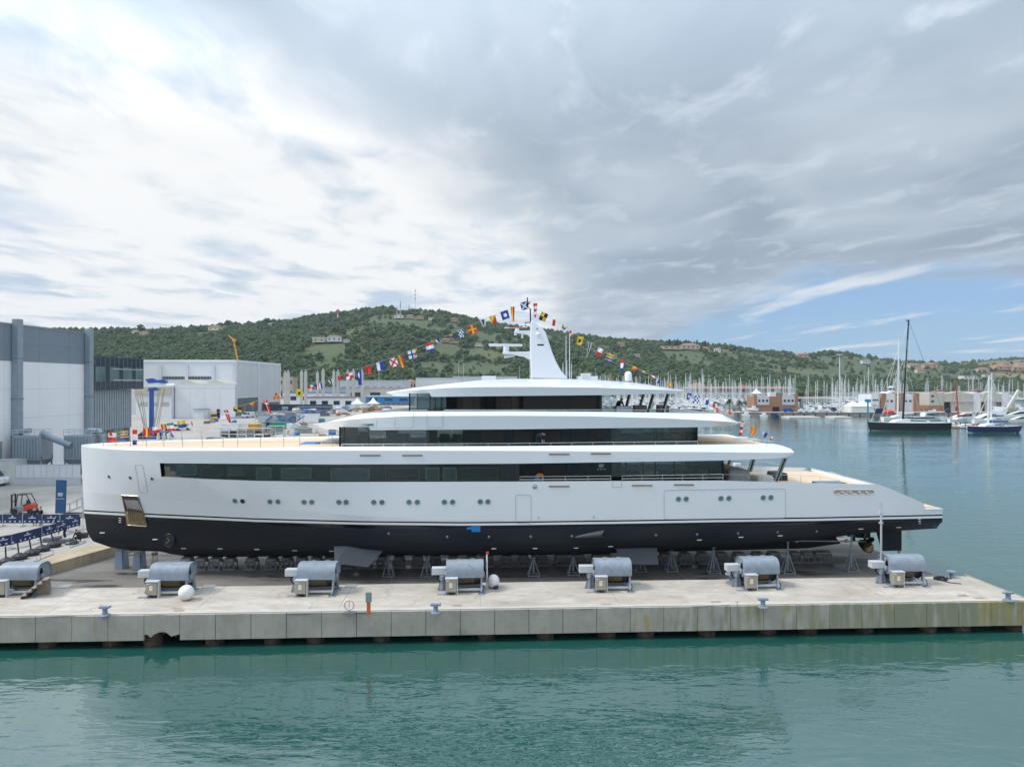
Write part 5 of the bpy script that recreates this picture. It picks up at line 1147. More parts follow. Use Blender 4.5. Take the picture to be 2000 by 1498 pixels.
for u, lb in ((232, 'blue-grey tapered support stand right under the bow'), (267, 'blue-grey tapered support stand, second from the bow')):
    x, y = lg(u, 1112, ZP); zb = {232: 2.72, 267: 2.42}[u] - ZP; o = E('support_stand', LW(x, y + .45, ZP), TH); h = zb - .2
    MB().prism([(-.34, 0), (.26, 0), (.22, h), (-.24, h)], -.45, -.38, 'y').build('front_plate', bw, o); MB().prism([(-.34, 0), (.34, 0), (.24, h), (-.24, h)], .38, .45, 'y').build('back_plate', bw, o)
    MB().prism([(-.37, 0), (.37, 0), (.3, h - .01), (-.3, h - .01)], .24, .30, 'x').build('side_plate', bw, o); MB().prism([(-.37, 0), (.37, 0), (.3, h - .01), (-.3, h - .01)], -.02, .04, 'x').build('web_plate', bw, o)
    MB().bx(-.28, .28, -.4, .4, h, zb, t=.9).build('pad', pad_m, o, bevel=.02); tag(o, lb, 'support', 'blue-grey stands under the bow')
x, y = lg(300, 1108, ZP); o = E('work_stool', LW(x, y + .2, ZP), TH)
for a in range(4): MB().tube((.26 * math.cos(a * 1.57 + .8), .26 * math.sin(a * 1.57 + .8), 0), (.16 * math.cos(a * 1.57 + .8), .16 * math.sin(a * 1.57 + .8), .92), .022).build('leg', mid_grey, o)
MB().path([Vector((.22 * math.cos(a * 1.57 + .8), .22 * math.sin(a * 1.57 + .8), .38)) for a in range(5)], .018).build('foot_ring', mid_grey, o); MB().lathe([(.22, .92), (.24, 1.0), (.22, 1.1)], 14).build('seat', pad_m, o); tag(o, 'four-legged prop stool under the forward keel', 'stool')
# -- tripod stands on the near side
def tripod(h, lb, loc, hull_y=.0):
    t = E('shoring_stand', loc, TH); st = M('stand_grey', (.33, .38, .43), .45, .2, var=.1); hb_ = min(1.35, h - .25); c = [(-.42, -.36), (.42, -.36), (.42, .36), (-.42, .36)]
    for x, y in c: MB().tube((x, y, .02), (x * .13, y * .13, hb_), .03, n=6).build('leg', st, t)
    MB().path([Vector((x, y, .04)) for x, y in c + c[:1]], .03, 6).build('base_frame', st, t)
    MB().tube((0, 0, .25), (0, 0, h - .06), .065, n=10).build('column', st, t); MB().lathe([(.09, -.04), (.09, .04)], 10, o=(0, 0, hb_)).build('collar', st, t)
    MB().obox((0, .06, h - .02), (.34, .40, .06), rot=(.2, 0, 0)).build('head_plate', mid_grey, t)
    return tag(t, lb, 'stand', 'shoring stands along the near side of the hull')
TRI = [(758, 1127, 1083, 'first shoring stand, right of the forward fin'), (833, 1127, 1084, 'second shoring stand, left of the middle winch'), (942, 1124, 1084, 'shoring stand half hidden behind the winch with the white pole'), (1043, 1126, 1086, 'shoring stand right of the pear-shaped buoy'), (1121, 1124, 1084, 'shoring stand left of the fifth winch'), (1253, 1118, 1082, 'short shoring stand behind the aft fin'), (1314, 1117, 1074, 'shoring stand just right of the aft fin'), (1397, 1121, 1067, 'shoring stand left of the sixth winch'), (1543, 1121, 1051, 'tall shoring stand under the propeller shaft bracket'), (1668, 1117, 1043, 'tall shoring stand in front of the propeller')]
for u, v, vt, lb in TRI:
    x, y = lg(u, v, ZP); y += .36; h = zv(x, y, vt) - ZP; tripod(h, lb, LW(x, y, ZP))
    if u not in (942, 1253):
        q = MB().path([LW(x, y - .3, ZP + .3), LW(x + .35, y - 1.0, ZP + .03), LW(x + .7, YR_ + .1, ZP + .05), LW(x + .8, YR_ - .1, ZQ + .02)], .012, 4)
        tag(q.build('lashing_rope', M('rope_pale', (.45, .44, .42), .9)), 'thin pale rope from the quay to the ' + lb, 'rope', 'ropes tied to the shoring stands')
x, y = lg(1767, 1083, 0); o = E('shoring_stand', LW(pl(1767, 1080, -1)[0] - .5, -1.0, ZP), TH); MB().tube((0, 0, 0), (0, 0, 3.35), .05).build('column', mid_grey, o); MB().tube((.14, 0, 0), (.14, 0, 3.0), .025).build('rod', mid_grey, o)
for s in (-1, 1): MB().tube((s * .45, 0, 0), (0, 0, .9), .03).build('leg', mid_grey, o)
for k in range(12): MB().bx(-.01, .16, -.02, .02, .5 + .22 * k, .53 + .22 * k).build('rung', mid_grey, o)
tag(o, 'thin laddered prop under the stern overhang, behind the last winch', 'stand')
# -- dressing lines with signal flags
FC = {'r': (.62, .035, .03), 'w': (.78, .78, .80), 'b': (.02, .06, .32), 'y': (.72, .50, .03), 'k': (.02, .02, .022), 'g': (.02, .28, .16), 'o': (.72, .14, .03)}
FM = {}
for k, c in FC.items():
    m = M('flag_' + k, c, .8, var=.05); FM[k] = m
FK = list(FC)
PAT = {'I': lambda x, y: 'k' if (x - .5) ** 2 + (y - .5) ** 2 < .06 else 'y', 'R': lambda x, y: 'y' if abs(x - .5) < .11 or abs(y - .5) < .11 else 'r', 'V': lambda x, y: 'r' if abs(x - y) < .12 or abs(x + y - 1) < .12 else 'w', 'X': lambda x, y: 'b' if abs(x - .5) < .13 or abs(y - .5) < .13 else 'w', 'M': lambda x, y: 'w' if abs(x - y) < .13 or abs(x + y - 1) < .13 else 'b',
       'P': lambda x, y: 'w' if .25 < x < .75 and .25 < y < .75 else 'b', 'L': lambda x, y: 'y' if (x < .5) == (y < .5) else 'k', 'N': lambda x, y: 'b' if (int(x * 4) + int(y * 4)) % 2 else 'w', 'O': lambda x, y: 'r' if x + y > 1 else 'y', 'H': lambda x, y: 'w' if x < .5 else 'r', 'T': lambda x, y: 'r' if y < .34 else 'w' if y < .67 else 'b', 'C': lambda x, y: 'b' if x < .2 or x > .8 else 'r' if .4 < x < .6 else 'w',
       'G': lambda x, y: 'y' if int(y * 6) % 2 == 0 else 'b', 'E': lambda x, y: 'y' if y < .55 else 'b', 'F': lambda x, y: 'r' if abs(x - .5) + abs(y - .5) < .42 else 'w', 'S': lambda x, y: 'w' if y < .55 else 'r', 'B': lambda x, y: 'r', 'W': lambda x, y: 'w' if .3 < x < .7 and .3 < y < .7 else 'b', 'Q': lambda x, y: 'r' if x < .28 or x > .72 else 'y', 'D': lambda x, y: 'b' if .3 < y < .7 else 'y', 'J': lambda x, y: 'r' if (x - .5) ** 2 * 1.0 + (y - .3) ** 2 < .035 else 'w', 'Z': lambda x, y: 'w' if abs(x - .42) < .09 or abs(y - .25) < .07 else 'r', 'K': lambda x, y: 'y' if x < .5 else 'r', 'U': lambda x, y: 'r' if (x < .5) == (y < .5) else 'w', 'Y': lambda x, y: 'y' if int((x + y) * 5) % 2 else 'r', 'A': lambda x, y: 'w' if x < .45 else 'b', '1': lambda x, y: 'r' if int(y * 5) % 2 == 0 else 'w', '2': lambda x, y: 'w' if (x - .4) ** 2 + (y - .3) ** 2 < .03 else 'b', '3': lambda x, y: 'k' if abs(x - .5) < .17 else 'w', '4': lambda x, y: 'g' if y < .33 else 'r' if y > .67 else 'w'}
def flag(parent, p, wd, ht, pat, pen=1.0, ang=0., tw=0., skew=0.):
    n = 10; rows = []; ms = []
    for j in range(n + 1):
        r = []
        for i in range(n + 1):
            x, y = i / n, j / n; wx = (x - .5) * wd * lerp(1, pen, y)
            dz = -y * ht; dy = .07 * math.sin(x * 5 + y * 3 + p.x * 3) * y + .05 * math.sin(x * 7)
            r.append((wx + skew * y * ht, dy, dz))
        rows.append(r)
    q = MB()
    for j in range(n):
        for i in range(n):
            a = len(q.v); q.v += [rows[j][i], rows[j][i + 1], rows[j + 1][i + 1], rows[j + 1][i]]; q.f.append([a, a + 1, a + 2, a + 3]); q.m.append(FK.index(PAT[pat]((i + .5) / n, (j + .5) / n)))
    o = q.build('flag', [FM[k] for k in FK], parent, smooth=70); o.location = p; o.rotation_euler = (0, ang, tw); return o
def dress(root_name, label, fl, ends):
    t = E(root_name, (0, YC, 0), TH); tag(t, label, 'flag line')
    pts = [Vector((pl(u, v, 0)[0], 0, pl(u, v, 0)[1])) for u, v in ends]
    MB().path(pts, .012, 4).build('line', M('line_pale', (.5, .5, .46), .9), t)
    tb = sorted((p.x, p.z) for p in pts)
    for u, v, wd, ht, pat, pen, ang, tw, skew in fl:
        x = pl(u, v, 0)[0]; z = pl(u, v - ht / 2, 0)[1]; flag(t, Vector((x, -.02, z + .04)), wd * 1.18 / 25.6, ht * 1.12 / 25.6, pat, pen, ang, tw, skew)
L1 = [(218, 848, 9, 6, 'B', .4, 0, 1.0, 0), (219.5, 854, 13, 16, 'S', 1, 0, 0, 0), (241, 850, 13, 14, 'G', 1, -.08, 0, 0), (263.5, 853, 7, 26, 'T', .9, 0, .2, 0), (286, 844, 11, 15, 'Q', 1, -.05, 0, .05), (304, 840, 11, 11, 'S', 1, -.1, 0, 0), (319, 834, 8, 10, 'Q', 1, -.1, .4, .1), (332, 834, 11, 14, '4', 1, -.1, 0, .1), (353, 829, 13, 12, 'E', 1, -.15, 0, .1), (373, 832, 9, 24, 'J', .35, 0, 0, .25), (416, 812, 9, 11, 'D', 1, -.1, .5, .2), (441, 813, 7, 22, 'Z', .6, 0, 0, .35), (464, 800, 13, 8, 'L', 1, .2, .3, .2), (479, 794, 6, 3, 'B', .4, -.3, 0, 0), (493, 790, 10, 6, 'O', .4, -.5, .3, 0), (518, 794, 7, 23, 'Z', .6, 0, 0, .35), (536, 779, 14, 9, 'R', .3, -1.2, 0, 0), (550, 773, 8, 4, '3', .5, -.3, .3, 0), (584.5, 768, 10, 13, 'I', 1, 0, 0, 0), (605, 759, 9, 9, 'U', 1, -.6, .3, 0), (622, 755, 11, 10, 'C', 1, -.15, 0, 0), (645, 746, 8, 7, '3', .5, -.4, .2, 0), (664, 740, 8, 8, 'B', .3, 0, 0, -.2), (681, 735, 12, 10, 'U', 1, -.3, .1, 0), (701, 738, 8, 25, '2', .6, 0, 0, .1), (719, 723, 11, 13, 'B', .8, 0, 0, .1), (742, 715.5, 13, 14, 'A', 1, -.2, 0, 0), (767, 708, 13, 15, 'V', 1, -.25, 0, 0), (781, 706, 7, 22, 'K', .7, -.1, .2, .2), (803, 692.5, 13, 14, 'X', 1, -.25, 0, 0), (811.5, 690, 5, 14, 'O', .4, 0, 0, -.1), (837.5, 679, 13, 15, 'T', 1, -.25, 0, 0), (854, 667, 9, 6, 'A', .4, -.5, .3, 0), (880, 657, 7, 5, 'E', .4, -.3, .2, 0), (899.5, 652, 9, 13, 'N', 1, -.15, .2, 0), (921, 644, 14, 14, 'R', 1, -.25, 0, 0), (943, 632, 11, 13, '3', .3, -.1, 0, .1), (961, 625, 11, 14, 'O', .8, -.2, 0, .1), (984, 616, 13, 15, 'P', 1, -.3, 0, 0), (1001, 613, 7, 26, 'K', .5, .1, 0, .15), (1022.5, 598, 13, 14, 'M', 1, -.25, 0, 0), (1033, 593, 7, 6, 'E', .4, .3, 0, 0)]
L2 = [(1045.5, 606, 7, 25, '1', .4, 0, 0, 0), (1064.5, 620, 12, 15, 'L', 1, .4, 0, 0), (1082.5, 631, 5, 11, 'B', 1, .1, 0, 0), (1104, 641, 11, 7, 'E', .4, .6, 0, 0), (1117, 653, 9, 9, 'U', .6, .5, .2, .2), (1134.5, 666, 11, 15, 'I', .8, .15, 0, -.1), (1152.5, 684, 6, 26, '3', .3, .1, 0, -.1), (1174, 689, 10, 15, 'S', .8, .4, 0, 0), (1193, 700, 13, 15, 'G', 1, .35, 0, 0), (1216, 714, 6, 22, 'T', .8, .1, 0, 0), (1241, 721.5, 9, 8, 'O', .7, .6, 0, 0), (1257, 728, 9, 5, 'E', .6, .5, 0, 0), (1277, 738, 9, 5, 'S', .6, .5, 0, 0), (1287, 745, 7, 8, 'A', 1, .4, 0, 0), (1310, 752, 9, 6, 'Y', 1, .3, 0, 0), (1347, 775, 8, 12, 'W', .5, .2, 0, -.1), (1361, 781, 11, 14, 'N', .9, .1, 0, 0), (1380, 786, 11, 9, 'A', .9, .2, .2, 0), (1396, 797, 9, 16, 'U', .9, -.1, .1, .1), (1427, 808, 8, 5, 'B', .5, .6, 0, 0), (1450, 836, 6, 26, '1', .8, 0, 0, -.15), (1472, 842, 10, 16, 'Y', .7, .1, 0, 0), (1495, 850, 10, 9, 'A', .6, .4, 0, 0), (1507, 857, 5, 7, 'S', .6, .1, 0, 0)]
dress('forward_dressing_line', 'line of signal flags from the bow up to the masthead', L1, [(190, 850), (300, 836), (400, 812), (520, 778), (640, 741), (760, 700), (860, 661), (950, 622), (1030, 590)])
dress('aft_dressing_line', 'line of signal flags from the masthead down to the stern', L2, [(1030, 590), (1080, 624), (1140, 662), (1200, 698), (1260, 727), (1340, 768), (1420, 806), (1500, 848), (1520, 860)])
# -- people aboard
for (u, vd, y, pose, rz, top, leg, lb, sk_) in ((1207, 779.5, -2.0, 'crouch', .9, cl_dark, cl_dark, 'person in dark clothes sitting low at the sun deck aft of the glazing', skin), (1050, 842, -4.55, 'bend', 1.2, cl_navy, cl_dark, 'person in dark clothes bending on the middle side deck', skin), (1049, 909, -4.7, 'bend', 2.2, cl_or, cl_bl, 'person in orange and blue bending at the lower side-deck rail', skin)):
    fl = {1207: 12.95, 1050: 10.5, 1049: 7.63}[u]; x = pl(u, 850, y)[0]; make_person(pose, LW(x, y, fl), rz, top, leg, lb, scale=1.0 if u != 1207 else 1.1)
# ---------------------------------------------------------------- shipyard to the left and behind
shed_grey = M('shed_grey', (.20, .245, .29), .6, var=.05, vs=.2); clad = M('cladding', (.33, .38, .42), .45, .3, var=.08, vs=.6); glass_dk = M('facade_glass', (.02, .045, .06), .08, var=.2, vs=.3, spec=.9); glass_nv = M('facade_navy', (.012, .022, .055), .12, var=.15, vs=.3, spec=.9); glass_gr = M('facade_green_glass', (.07, .13, .14), .08, vs=.25, col2=(.15, .23, .24), spec=.9)
duct = M('duct_grey', (.27, .33, .38), .5, .1, var=.08); roof_w = M('roof_white', (.70, .72, .74), .6, var=.05, vs=.1); wall_tan = M('wall_tan', (.48, .46, .38), .8, var=.06, vs=.3)
SX0 = -68.0
shed = E('boat_shed', (SX0, 60, ZQ)); tag(shed, 'huge white boat shed with a dark grey upper band, left edge', 'shed')
zt_, zm_ = 23.0 - ZQ, 18.15 - ZQ
for k in range(9):                           # wall sheets between the seams
    y0, y1 = 7 * k, 7 * k + 6.97
    y1 = min(y1, 54.2)
    if y0 >= 54.2: break
    for z0, z1 in ((0, 4.2), (4.22, 8.4), (8.42, 12.4), (12.42, zm_)): MB().bx(-.3, 0, y0, y1, z0, z1).build('wall_sheet', M('shed_white', (.84, .85, .86), .6, var=.03, vs=.25), shed)
    for z0, z1 in ((zm_ + .02, zm_ + 2.4), (zm_ + 2.42, zt_)): MB().bx(-.3, .05, y0, y1, z0, z1).build('upper_sheet', shed_grey, shed)
MB().bx(-30, -.31, 0, 54, 0, zt_ - .3).build('body', shed_grey, shed); MB().bx(-30.2, .12, -.1, 54.3, zt_, zt_ + .25).build('parapet', mid_grey, shed)
for u, h in ((27, 23.9), (168, 23.8)):
    y = SX0 * F / (u - 1000); MB().bx(.06, .95, y - 60 - .55, y - 60 + .55, 0, h - ZQ).build('pilaster', duct, shed, bevel=.1)
    for z in (6, 11, 16.5): MB().bx(.05, 1.0, y - 60 - .6, y - 60 + .6, z, z + .2).build('collar', shed_grey, shed)
MB().bx(.01, .12, 30, 34.5, 1.5, 5.5).build('louvre', M('louvre_grey', (.28, .30, .30), .7), shed)
# office with glazed upper storey
off_ = E('glazed_office', (SX0, 113.5, ZQ)); tag(off_, 'dark blue glass office storey over grey corrugated cladding beside the shed', 'building')
MB().bx(-8, .45, 0, 16.6, 14.1 - ZQ, 19.55 - ZQ).build('upper_storey', glass_nv, off_)
for k in range(12):
    y0 = .1 + k * 1.37; MB().bx(.46, .5, y0, y0 + 1.33, 17.95 - ZQ, 19.5 - ZQ).build('top_panel', glass_nv, off_); MB().bx(.46, .5, y0, y0 + 1.33, 14.15 - ZQ, 15.35 - ZQ).build('bottom_panel', glass_nv, off_)
    MB().bx(.46, .52, y0, y0 + 1.33, 15.4 - ZQ, 17.9 - ZQ).build('pane', (glass_dk, glass_gr, glass_gr, glass_dk, glass_gr, glass_gr)[k % 6], off_)
    MB().bx(.47, .56, y0 - .03, y0 + .03, 14.1 - ZQ, 19.5 - ZQ).build('mullion', mid_grey, off_)
MB().bx(.5, .6, 6.5, 15.8, 15.6 - ZQ, 15.75 - ZQ).build('sill', pale_grey, off_); MB().bx(.5, .6, 6.5, 15.8, 17.5 - ZQ, 17.62 - ZQ).build('transom', pale_grey, off_)
for k in range(5): MB().bx(-.5, .4, -.02, -.01 + .001 * k, 0, .1).build('plinth', mid_grey, off_) if k == 0 else None
for k in range(34):
    y0 = 1.5 + k * .36; MB().bx(-.6, -.3 + .08 * (k % 2), y0, y0 + .34, 7.3 - ZQ, 14.05 - ZQ).build('corrugation', clad, off_)
MB().bx(-8, -.61, .2, 14, 0, 14.05 - ZQ).build('body', clad, off_)
MB().bx(-.62, -.4, .0, 1.2, 0, 14.05 - ZQ).build('brown_pier', M('brown_pier', (.16, .11, .08), .7), off_)
for k in range(7): y0 = 1.5 + k * 1.75; MB().bx(-.6, -.5, y0, y0 + 1.6, .3, 7.2 - ZQ).build('window', glass_gr if k % 3 else glass_dk, off_)
# dust extraction units
def collector(loc, label, flip):
    t = E('dust_collector', loc); t.scale = (.94, .94, .86); tag(t, label, 'machine', 'dust collectors beside the shed')
    for x in (-1.9, 1.9):
        for y in (-1.2, 1.2): MB().bx(x - .1, x + .1, y - .1, y + .1, 0, 4.0).build('leg', duct, t)
    MB().bx(-2, 2, -1.4, 1.4, 3.4, 7.2).build('housing', clad, t, bevel=.03)
    for k in range(9): MB().bx(-1.9 + k * .43, -1.65 + k * .43, -1.5, -1.41, 3.6, 6.9).build('rib', duct, t)
    MB().add([(-2, -1.4, 3.38), (2, -1.4, 3.38), (2, 1.4, 3.38), (-2, 1.4, 3.38), (-.4, -.4, 1.0), (.4, -.4, 1.0), (.4, .4, 1.0), (-.4, .4, 1.0)], [(0, 1, 5, 4), (1, 2, 6, 5), (2, 3, 7, 6), (3, 0, 4, 7), (4, 5, 6, 7), (0, 3, 2, 1)]).build('hopper', mid_grey, t)
    for z in (7.7, 8.1): MB().path([Vector(p) for p in ((-2, -1.4, z), (2, -1.4, z), (2, 1.4, z), (-2, 1.4, z), (-2, -1.4, z))], .04, 5).build('guard_rail', pale_grey, t)
    for k in range(6): MB().tube((-2 + .8 * k, -1.4, 7.2), (-2 + .8 * k, -1.4, 8.1), .035, n=5).build('rail_post', pale_grey, t)
    s = -1 if flip else 1
    MB().path([Vector(p) for p in ((s * 2.6, .3, .3), (s * 2.6, .3, 6.6), (s * 2.5, .3, 7.4), (s * 1.9, .3, 7.8), (s * .6, .3, 7.9))] , .42, 12).build('bent_duct', duct, t, smooth=50)
    return t
c1 = gr(66, 945, ZQ); collector(Vector((-64.8, 96, ZQ)), 'blue-grey dust collector with ducts, left one beside the shed', True); collector(Vector((-58.6, 97, ZQ)), 'blue-grey dust collector with ducts, right one near the bow', False)
o = E('transfer_duct', (-61.5, 95.5, ZQ)); MB().path([Vector(p) for p in ((-1.8, 0, 6.6), (-.8, 0, 6.0), (1.2, 0, 5.2), (2.2, 0, 4.9))], .42, 12).build('pipe', duct, o, smooth=50); MB().lathe([(.5, -.06), (.5, .06)], 12, ax='x', o=(-.8, 0, 6.0)).build('flange', duct, o); tag(o, 'sloping grey pipe between the two dust collectors', 'pipe')
# white site wall with a grey plinth
for k in range(5):
    x0 = -64.8 + k * 1.68; t = E('site_wall_panel', (x0, 92.6, ZQ)); MB().bx(0, 1.64, 0, .2, .95, 2.55).build('panel', white_wall, t); MB().bx(0, 1.66, -.25, .3, 0, .9, t=1, ty=.6).build('plinth', pale_grey, t); MB().bx(.7, .76, -.04, -.001, .95, 2.6).build('post', pale_grey, t); MB().bx(-.02, 1.66, -.03, .24, 2.56, 2.64).build('coping', pale_grey, t)
    tag(t, ORD[k] + ' white site-wall panel from the left, behind the blue banner', 'wall', 'white site wall panels')
o = E('site_container', gr(10, 947)); MB().bx(-3, 1.25, 0, 2.4, 0, 3.1).build('body', M('container_cream', (.62, .64, .62), .6, var=.06), o); MB().bx(-3.05, 1.3, -.05, 2.45, 3.1, 3.2).build('lid', pale_grey, o); tag(o, 'cream site container at the left edge', 'container')
def van(loc, rz, label, bodym=white_paint, s=1.0, group=None):
    t = E('van', loc, rz); t.scale = (s,) * 3
    pr = [(-2.4, .35), (2.35, .35), (2.45, .8), (2.3, 1.05), (1.65, 1.2), (1.15, 1.95), (.9, 2.05), (-2.3, 2.1), (-2.45, 1.9)]
    MB().prism(pr, -.92, .92, 'y').build('body', bodym, t, bevel=.06)
    for sgn in (-1, 1): MB().prism([(1.6, 1.22), (1.2, 1.82), (.35, 1.82), (.35, 1.22)], sgn * .925 - .006, sgn * .925 + .006, 'y').build('side_window', glass_dk, t)
    MB().add([(1.68, -.8, 1.22), (1.68, .8, 1.22), (1.20, .74, 1.92), (1.20, -.74, 1.92)], [(0, 1, 2, 3)]).build('windscreen', glass_dk, t)
    for x in (-1.5, 1.55):
        for y in (-.85, .85): o = MB().lathe([(.33, -.12), (.35, 0), (.33, .12)], 14, ax='y', o=(x, y, .34)).build('wheel', black, t, smooth=40)
    for y in (-.65, .65): MB().bx(2.40, 2.47, y - .16, y + .16, .82, 1.0).build('headlight', mk, t)
    return tag(t, label, 'van', group)
van(gr(0, 949) + Vector((-1.7, 0, 0)), .1, 'white van cut by the left edge in front of the container')
van(gr(484, 816), -1.9, 'white van parked by the open warehouse door', s=1.1); van(gr(514, 824), -1.4, 'white van near the blue scaffold'); van(gr(337, 841), 0.2, 'white van left of the pair behind the bow flags'); van(gr(356, 840), 0.2, 'white van right of the pair behind the bow flags')
van(gr(462, 812), 1.2, 'dark car-sized van in the warehouse shade', mid_grey, .8)
# forklift
fk = E('forklift', gr(45, 1003), .08); lo = M('forklift_orange', (.48, .05, .025), .5)
MB().prism([(.3, .3), (1.15, .25), (1.2, .9), (.9, 1.1), (.3, .8)], -.5, .5, 'y').build('body', lo, fk, bevel=.05); MB().bx(-.75, .299, -.48, .48, .25, .75).build('front_body', mid_grey, fk)
for x, y in ((-.55, -.5), (-.55, .5), (.95, -.45), (.95, .45)): MB().lathe([(.28, -.1), (.3, 0), (.28, .1)], 12, ax='y', o=(x, y, .3)).build('wheel', black, fk, smooth=40)
for y in (-.42, .42): MB().path([Vector(p) for p in ((-.45, y, .7), (-.3, y, 1.95), (.55, y, 1.98), (1.0, y, 1.1))], .045, 6).build('roll_bar', black, fk)
MB().bx(-.35, .6, -.45, .45, 1.97, 2.02).build('overhead_guard', black, fk); MB().bx(.1, .5, -.25, .25, .8, .95).build('seat', black, fk); MB().bx(.45, .55, -.25, .25, .95, 1.4).build('backrest', black, fk)
for y in (-.3, .3): MB().bx(-.98, -.85, y - .05, y + .05, .1, 2.0).build('mast_rail', black, fk); MB().prism([(-1.0, .08), (-1.0, .6), (-1.06, .6), (-1.06, .13), (-1.95, .1), (-1.95, .07)], y - .06, y + .06, 'y').build('fork', mid_grey, fk)
for z in (.5, 1.2, 1.9): MB().bx(-.97, -.87, -.3, .3, z, z + .1).build('mast_cross_bar', black, fk)
tag(fk, 'orange and black forklift truck on the yard', 'forklift')
# banner
bn = E('banner_stand', gr(117, 1028)); bl_b = M('banner_blue', (.012, .075, .20), .6, var=.06)
MB().obox((0.1, .0, 2.75), (.98, .03, 3.1), rot=(0, .03, 0)).build('cloth', bl_b, bn); MB().tube((-.36, .05, 0), (-.32, .05, 4.3), .03).build('pole', pale_grey, bn); MB().bx(-.4, .6, .03, .07, 4.28, 4.34).build('cross_bar', pale_grey, bn)
for a in (0, 2.1, 4.2): MB().tube((-.36 + .55 * math.cos(a), .05 + .55 * math.sin(a), 0), (-.36, .05, 1.0), .025).build('foot', pale_grey, bn)
q = MB(); monogram(q, .07, 2.95, .32, -.022); q.build('monogram', mk, bn); text('lettering', 'ISA YACHTS', .13, (.08, -.022, 2.55), (R(90), 0, 0), mk, bn)
tag(bn, 'tall blue banner with white monogram near the bow', 'banner')
# barrier banners: two runs
def barrier(p0, p1, label):
    d = p1 - p0; L_ = d.length; t = E('barrier_banner', p0, math.atan2(d.y, d.x)); tag(t, label, 'barrier', 'navy barrier banners on the yard')
    q = MB(); n = 8; q.loft([[(L_ * k / n, .03 * math.sin(k * 1.3), z) for k in range(n + 1)] for z in (.30, 1.12)]); o = q.build('cloth', navy, t); o.modifiers.new('s', 'SOLIDIFY').thickness = .01
    for x in (0, L_): MB().tube((x, .06, 0), (x, .06, 1.15), .025, n=6).build('post', pale_grey, t)
    q = MB(); c = L_ * .5
    q.ell((c, -.05, .93), (.10, .006, .06), 8, 5); q.bx(c - .34, c + .34, -.05, -.045, .76, .83)
    for k in range(4): q.bx(c - .75 + .45 * k, c - .75 + .45 * k + .16, -.05, -.045, .42, .54)
    q.build('print', M('print_pale', (.55, .60, .68), .6), t); MB().bx(-.1, .1, -.3, .3, 0, .05).build('foot', mid_grey, t)
A = [gr(u, v) for u, v in ((-36, 1029), (6, 1028), (45, 1028), (83, 1028), (118, 1028), (157, 1028))]
for k in range(5): barrier(A[k], A[k + 1] - (A[k + 1] - A[k]) * .03, ORD[k] + ' navy banner of the level barrier row, counted from the left')
A = [gr(u, v) for u, v in ((-12, 1077), (23, 1071), (82, 1055), (109, 1047), (135, 1038), (157, 1032))]
for k in range(5): barrier(A[k], A[k + 1] - (A[k + 1] - A[k]) * .02, ORD[k] + ' navy banner of the slanting barrier row, counted from the left')
# black weighted parasol-like bags with stub poles
for k, (u, v) in enumerate(((13, 1101), (38, 1092), (62, 1084), (83, 1076), (105, 1068))):
    t = E('weight_bag', gr(u, v), .3 * k); q = MB()
    prof = [(.50, .02), (.56, .14), (.50, .30), (.30, .42), (.10, .50)]
    q.lathe(prof, 9); o = q.build('bag', M('bag_black', (.02, .021, .024), .45, bump=.6, bs=5), t); MB().tube((-.05, 0, .45), (-.16, .1, 1.25), .055, n=8).build('stub_pole', black, t)
    tag(t, ORD[k] + ' black weight bag with a stub pole, counted from the left edge', 'weight', 'black weight bags on the yard')
o = E('weight_bag', gr(140, 1062)); MB().lathe([(.48, .02), (.52, .12), (.38, .24), (.1, .27)], 9).build('bag', M('bag_black', (.02, .021, .024)), o); tag(o, 'flat black weight bag in front of the crouching worker', 'weight')
o = E('weight_block', gr(161, 1050)); MB().bx(-.36, .36, -.3, .3, 0, .42).build('block', black, o, bevel=.03); MB().tube((.05, 0, .42), (.0, 0, 3.6), .03).build('pole', pale_grey, o); MB().obox((.16, 0, 3.3), (.32, .02, 2.2)).build('flag_cloth', M('flag_print', (.35, .40, .50), .7, vs=4, col2=(.75, .75, .78)), o); tag(o, 'black weight block with a slim flag pole right at the stem', 'flag pole')
make_person('crouch', gr(143, 1060) + Vector((.3, .3, 0)), -1.9, cl_dark, cl_dark, 'worker in black crouching over the flat weight bag', scale=1.05); make_person('bend', gr(126, 1052), -1.2, cl_navy, cl_dark, 'worker in navy bending over near the slanting barrier')
make_person('stand', gr(68, 1026), .4, cl_navy, cl_tan, 'left of two people walking behind the level barrier row'); make_person('stand', gr(79, 1026), -.3, cl_dark, cl_tan, 'right of two people walking behind the level barrier row')
for k, (u, v) in enumerate(((130, 1060), (98, 1058), (107, 1056))):
    t = E('equipment_case', gr(u, v)); MB().bx(-.45, .45, -.3, .3, 0, .35).build('case', M('case_grey', (.12, .12, .13), .6, var=.3, vs=4), t, bevel=.04); MB().bx(-.2, .2, -.1, .1, .351, .42).build('handle', pale_grey, t); tag(t, ['grey equipment case by the workers', 'dark equipment case behind the fifth weight bag', 'small dark case right of the fifth weight bag'][k], 'case')
for k, (u0, v0, u1, v1) in enumerate(((72, 1096, 104, 1083), (137, 1070, 166, 1060))):
    a, b = gr(u0, v0), gr(u1, v1); t = MB().path([a + Vector((0, 0, .03)), b + Vector((0, 0, .03))], .03, 5).path([a, a + Vector((0, 0, .3))], .02, 5).path([b, b + Vector((0, 0, .3))], .02, 5).path([a.lerp(b, .2), a.lerp(b, .2) + Vector((0, 0, .3))], .02, 5).build('floor_bar', mid_grey); tag(t, ['long steel bar with prongs lying near the third weight bag', 'long steel bar with prongs lying near the crouching worker'][k], 'bar')
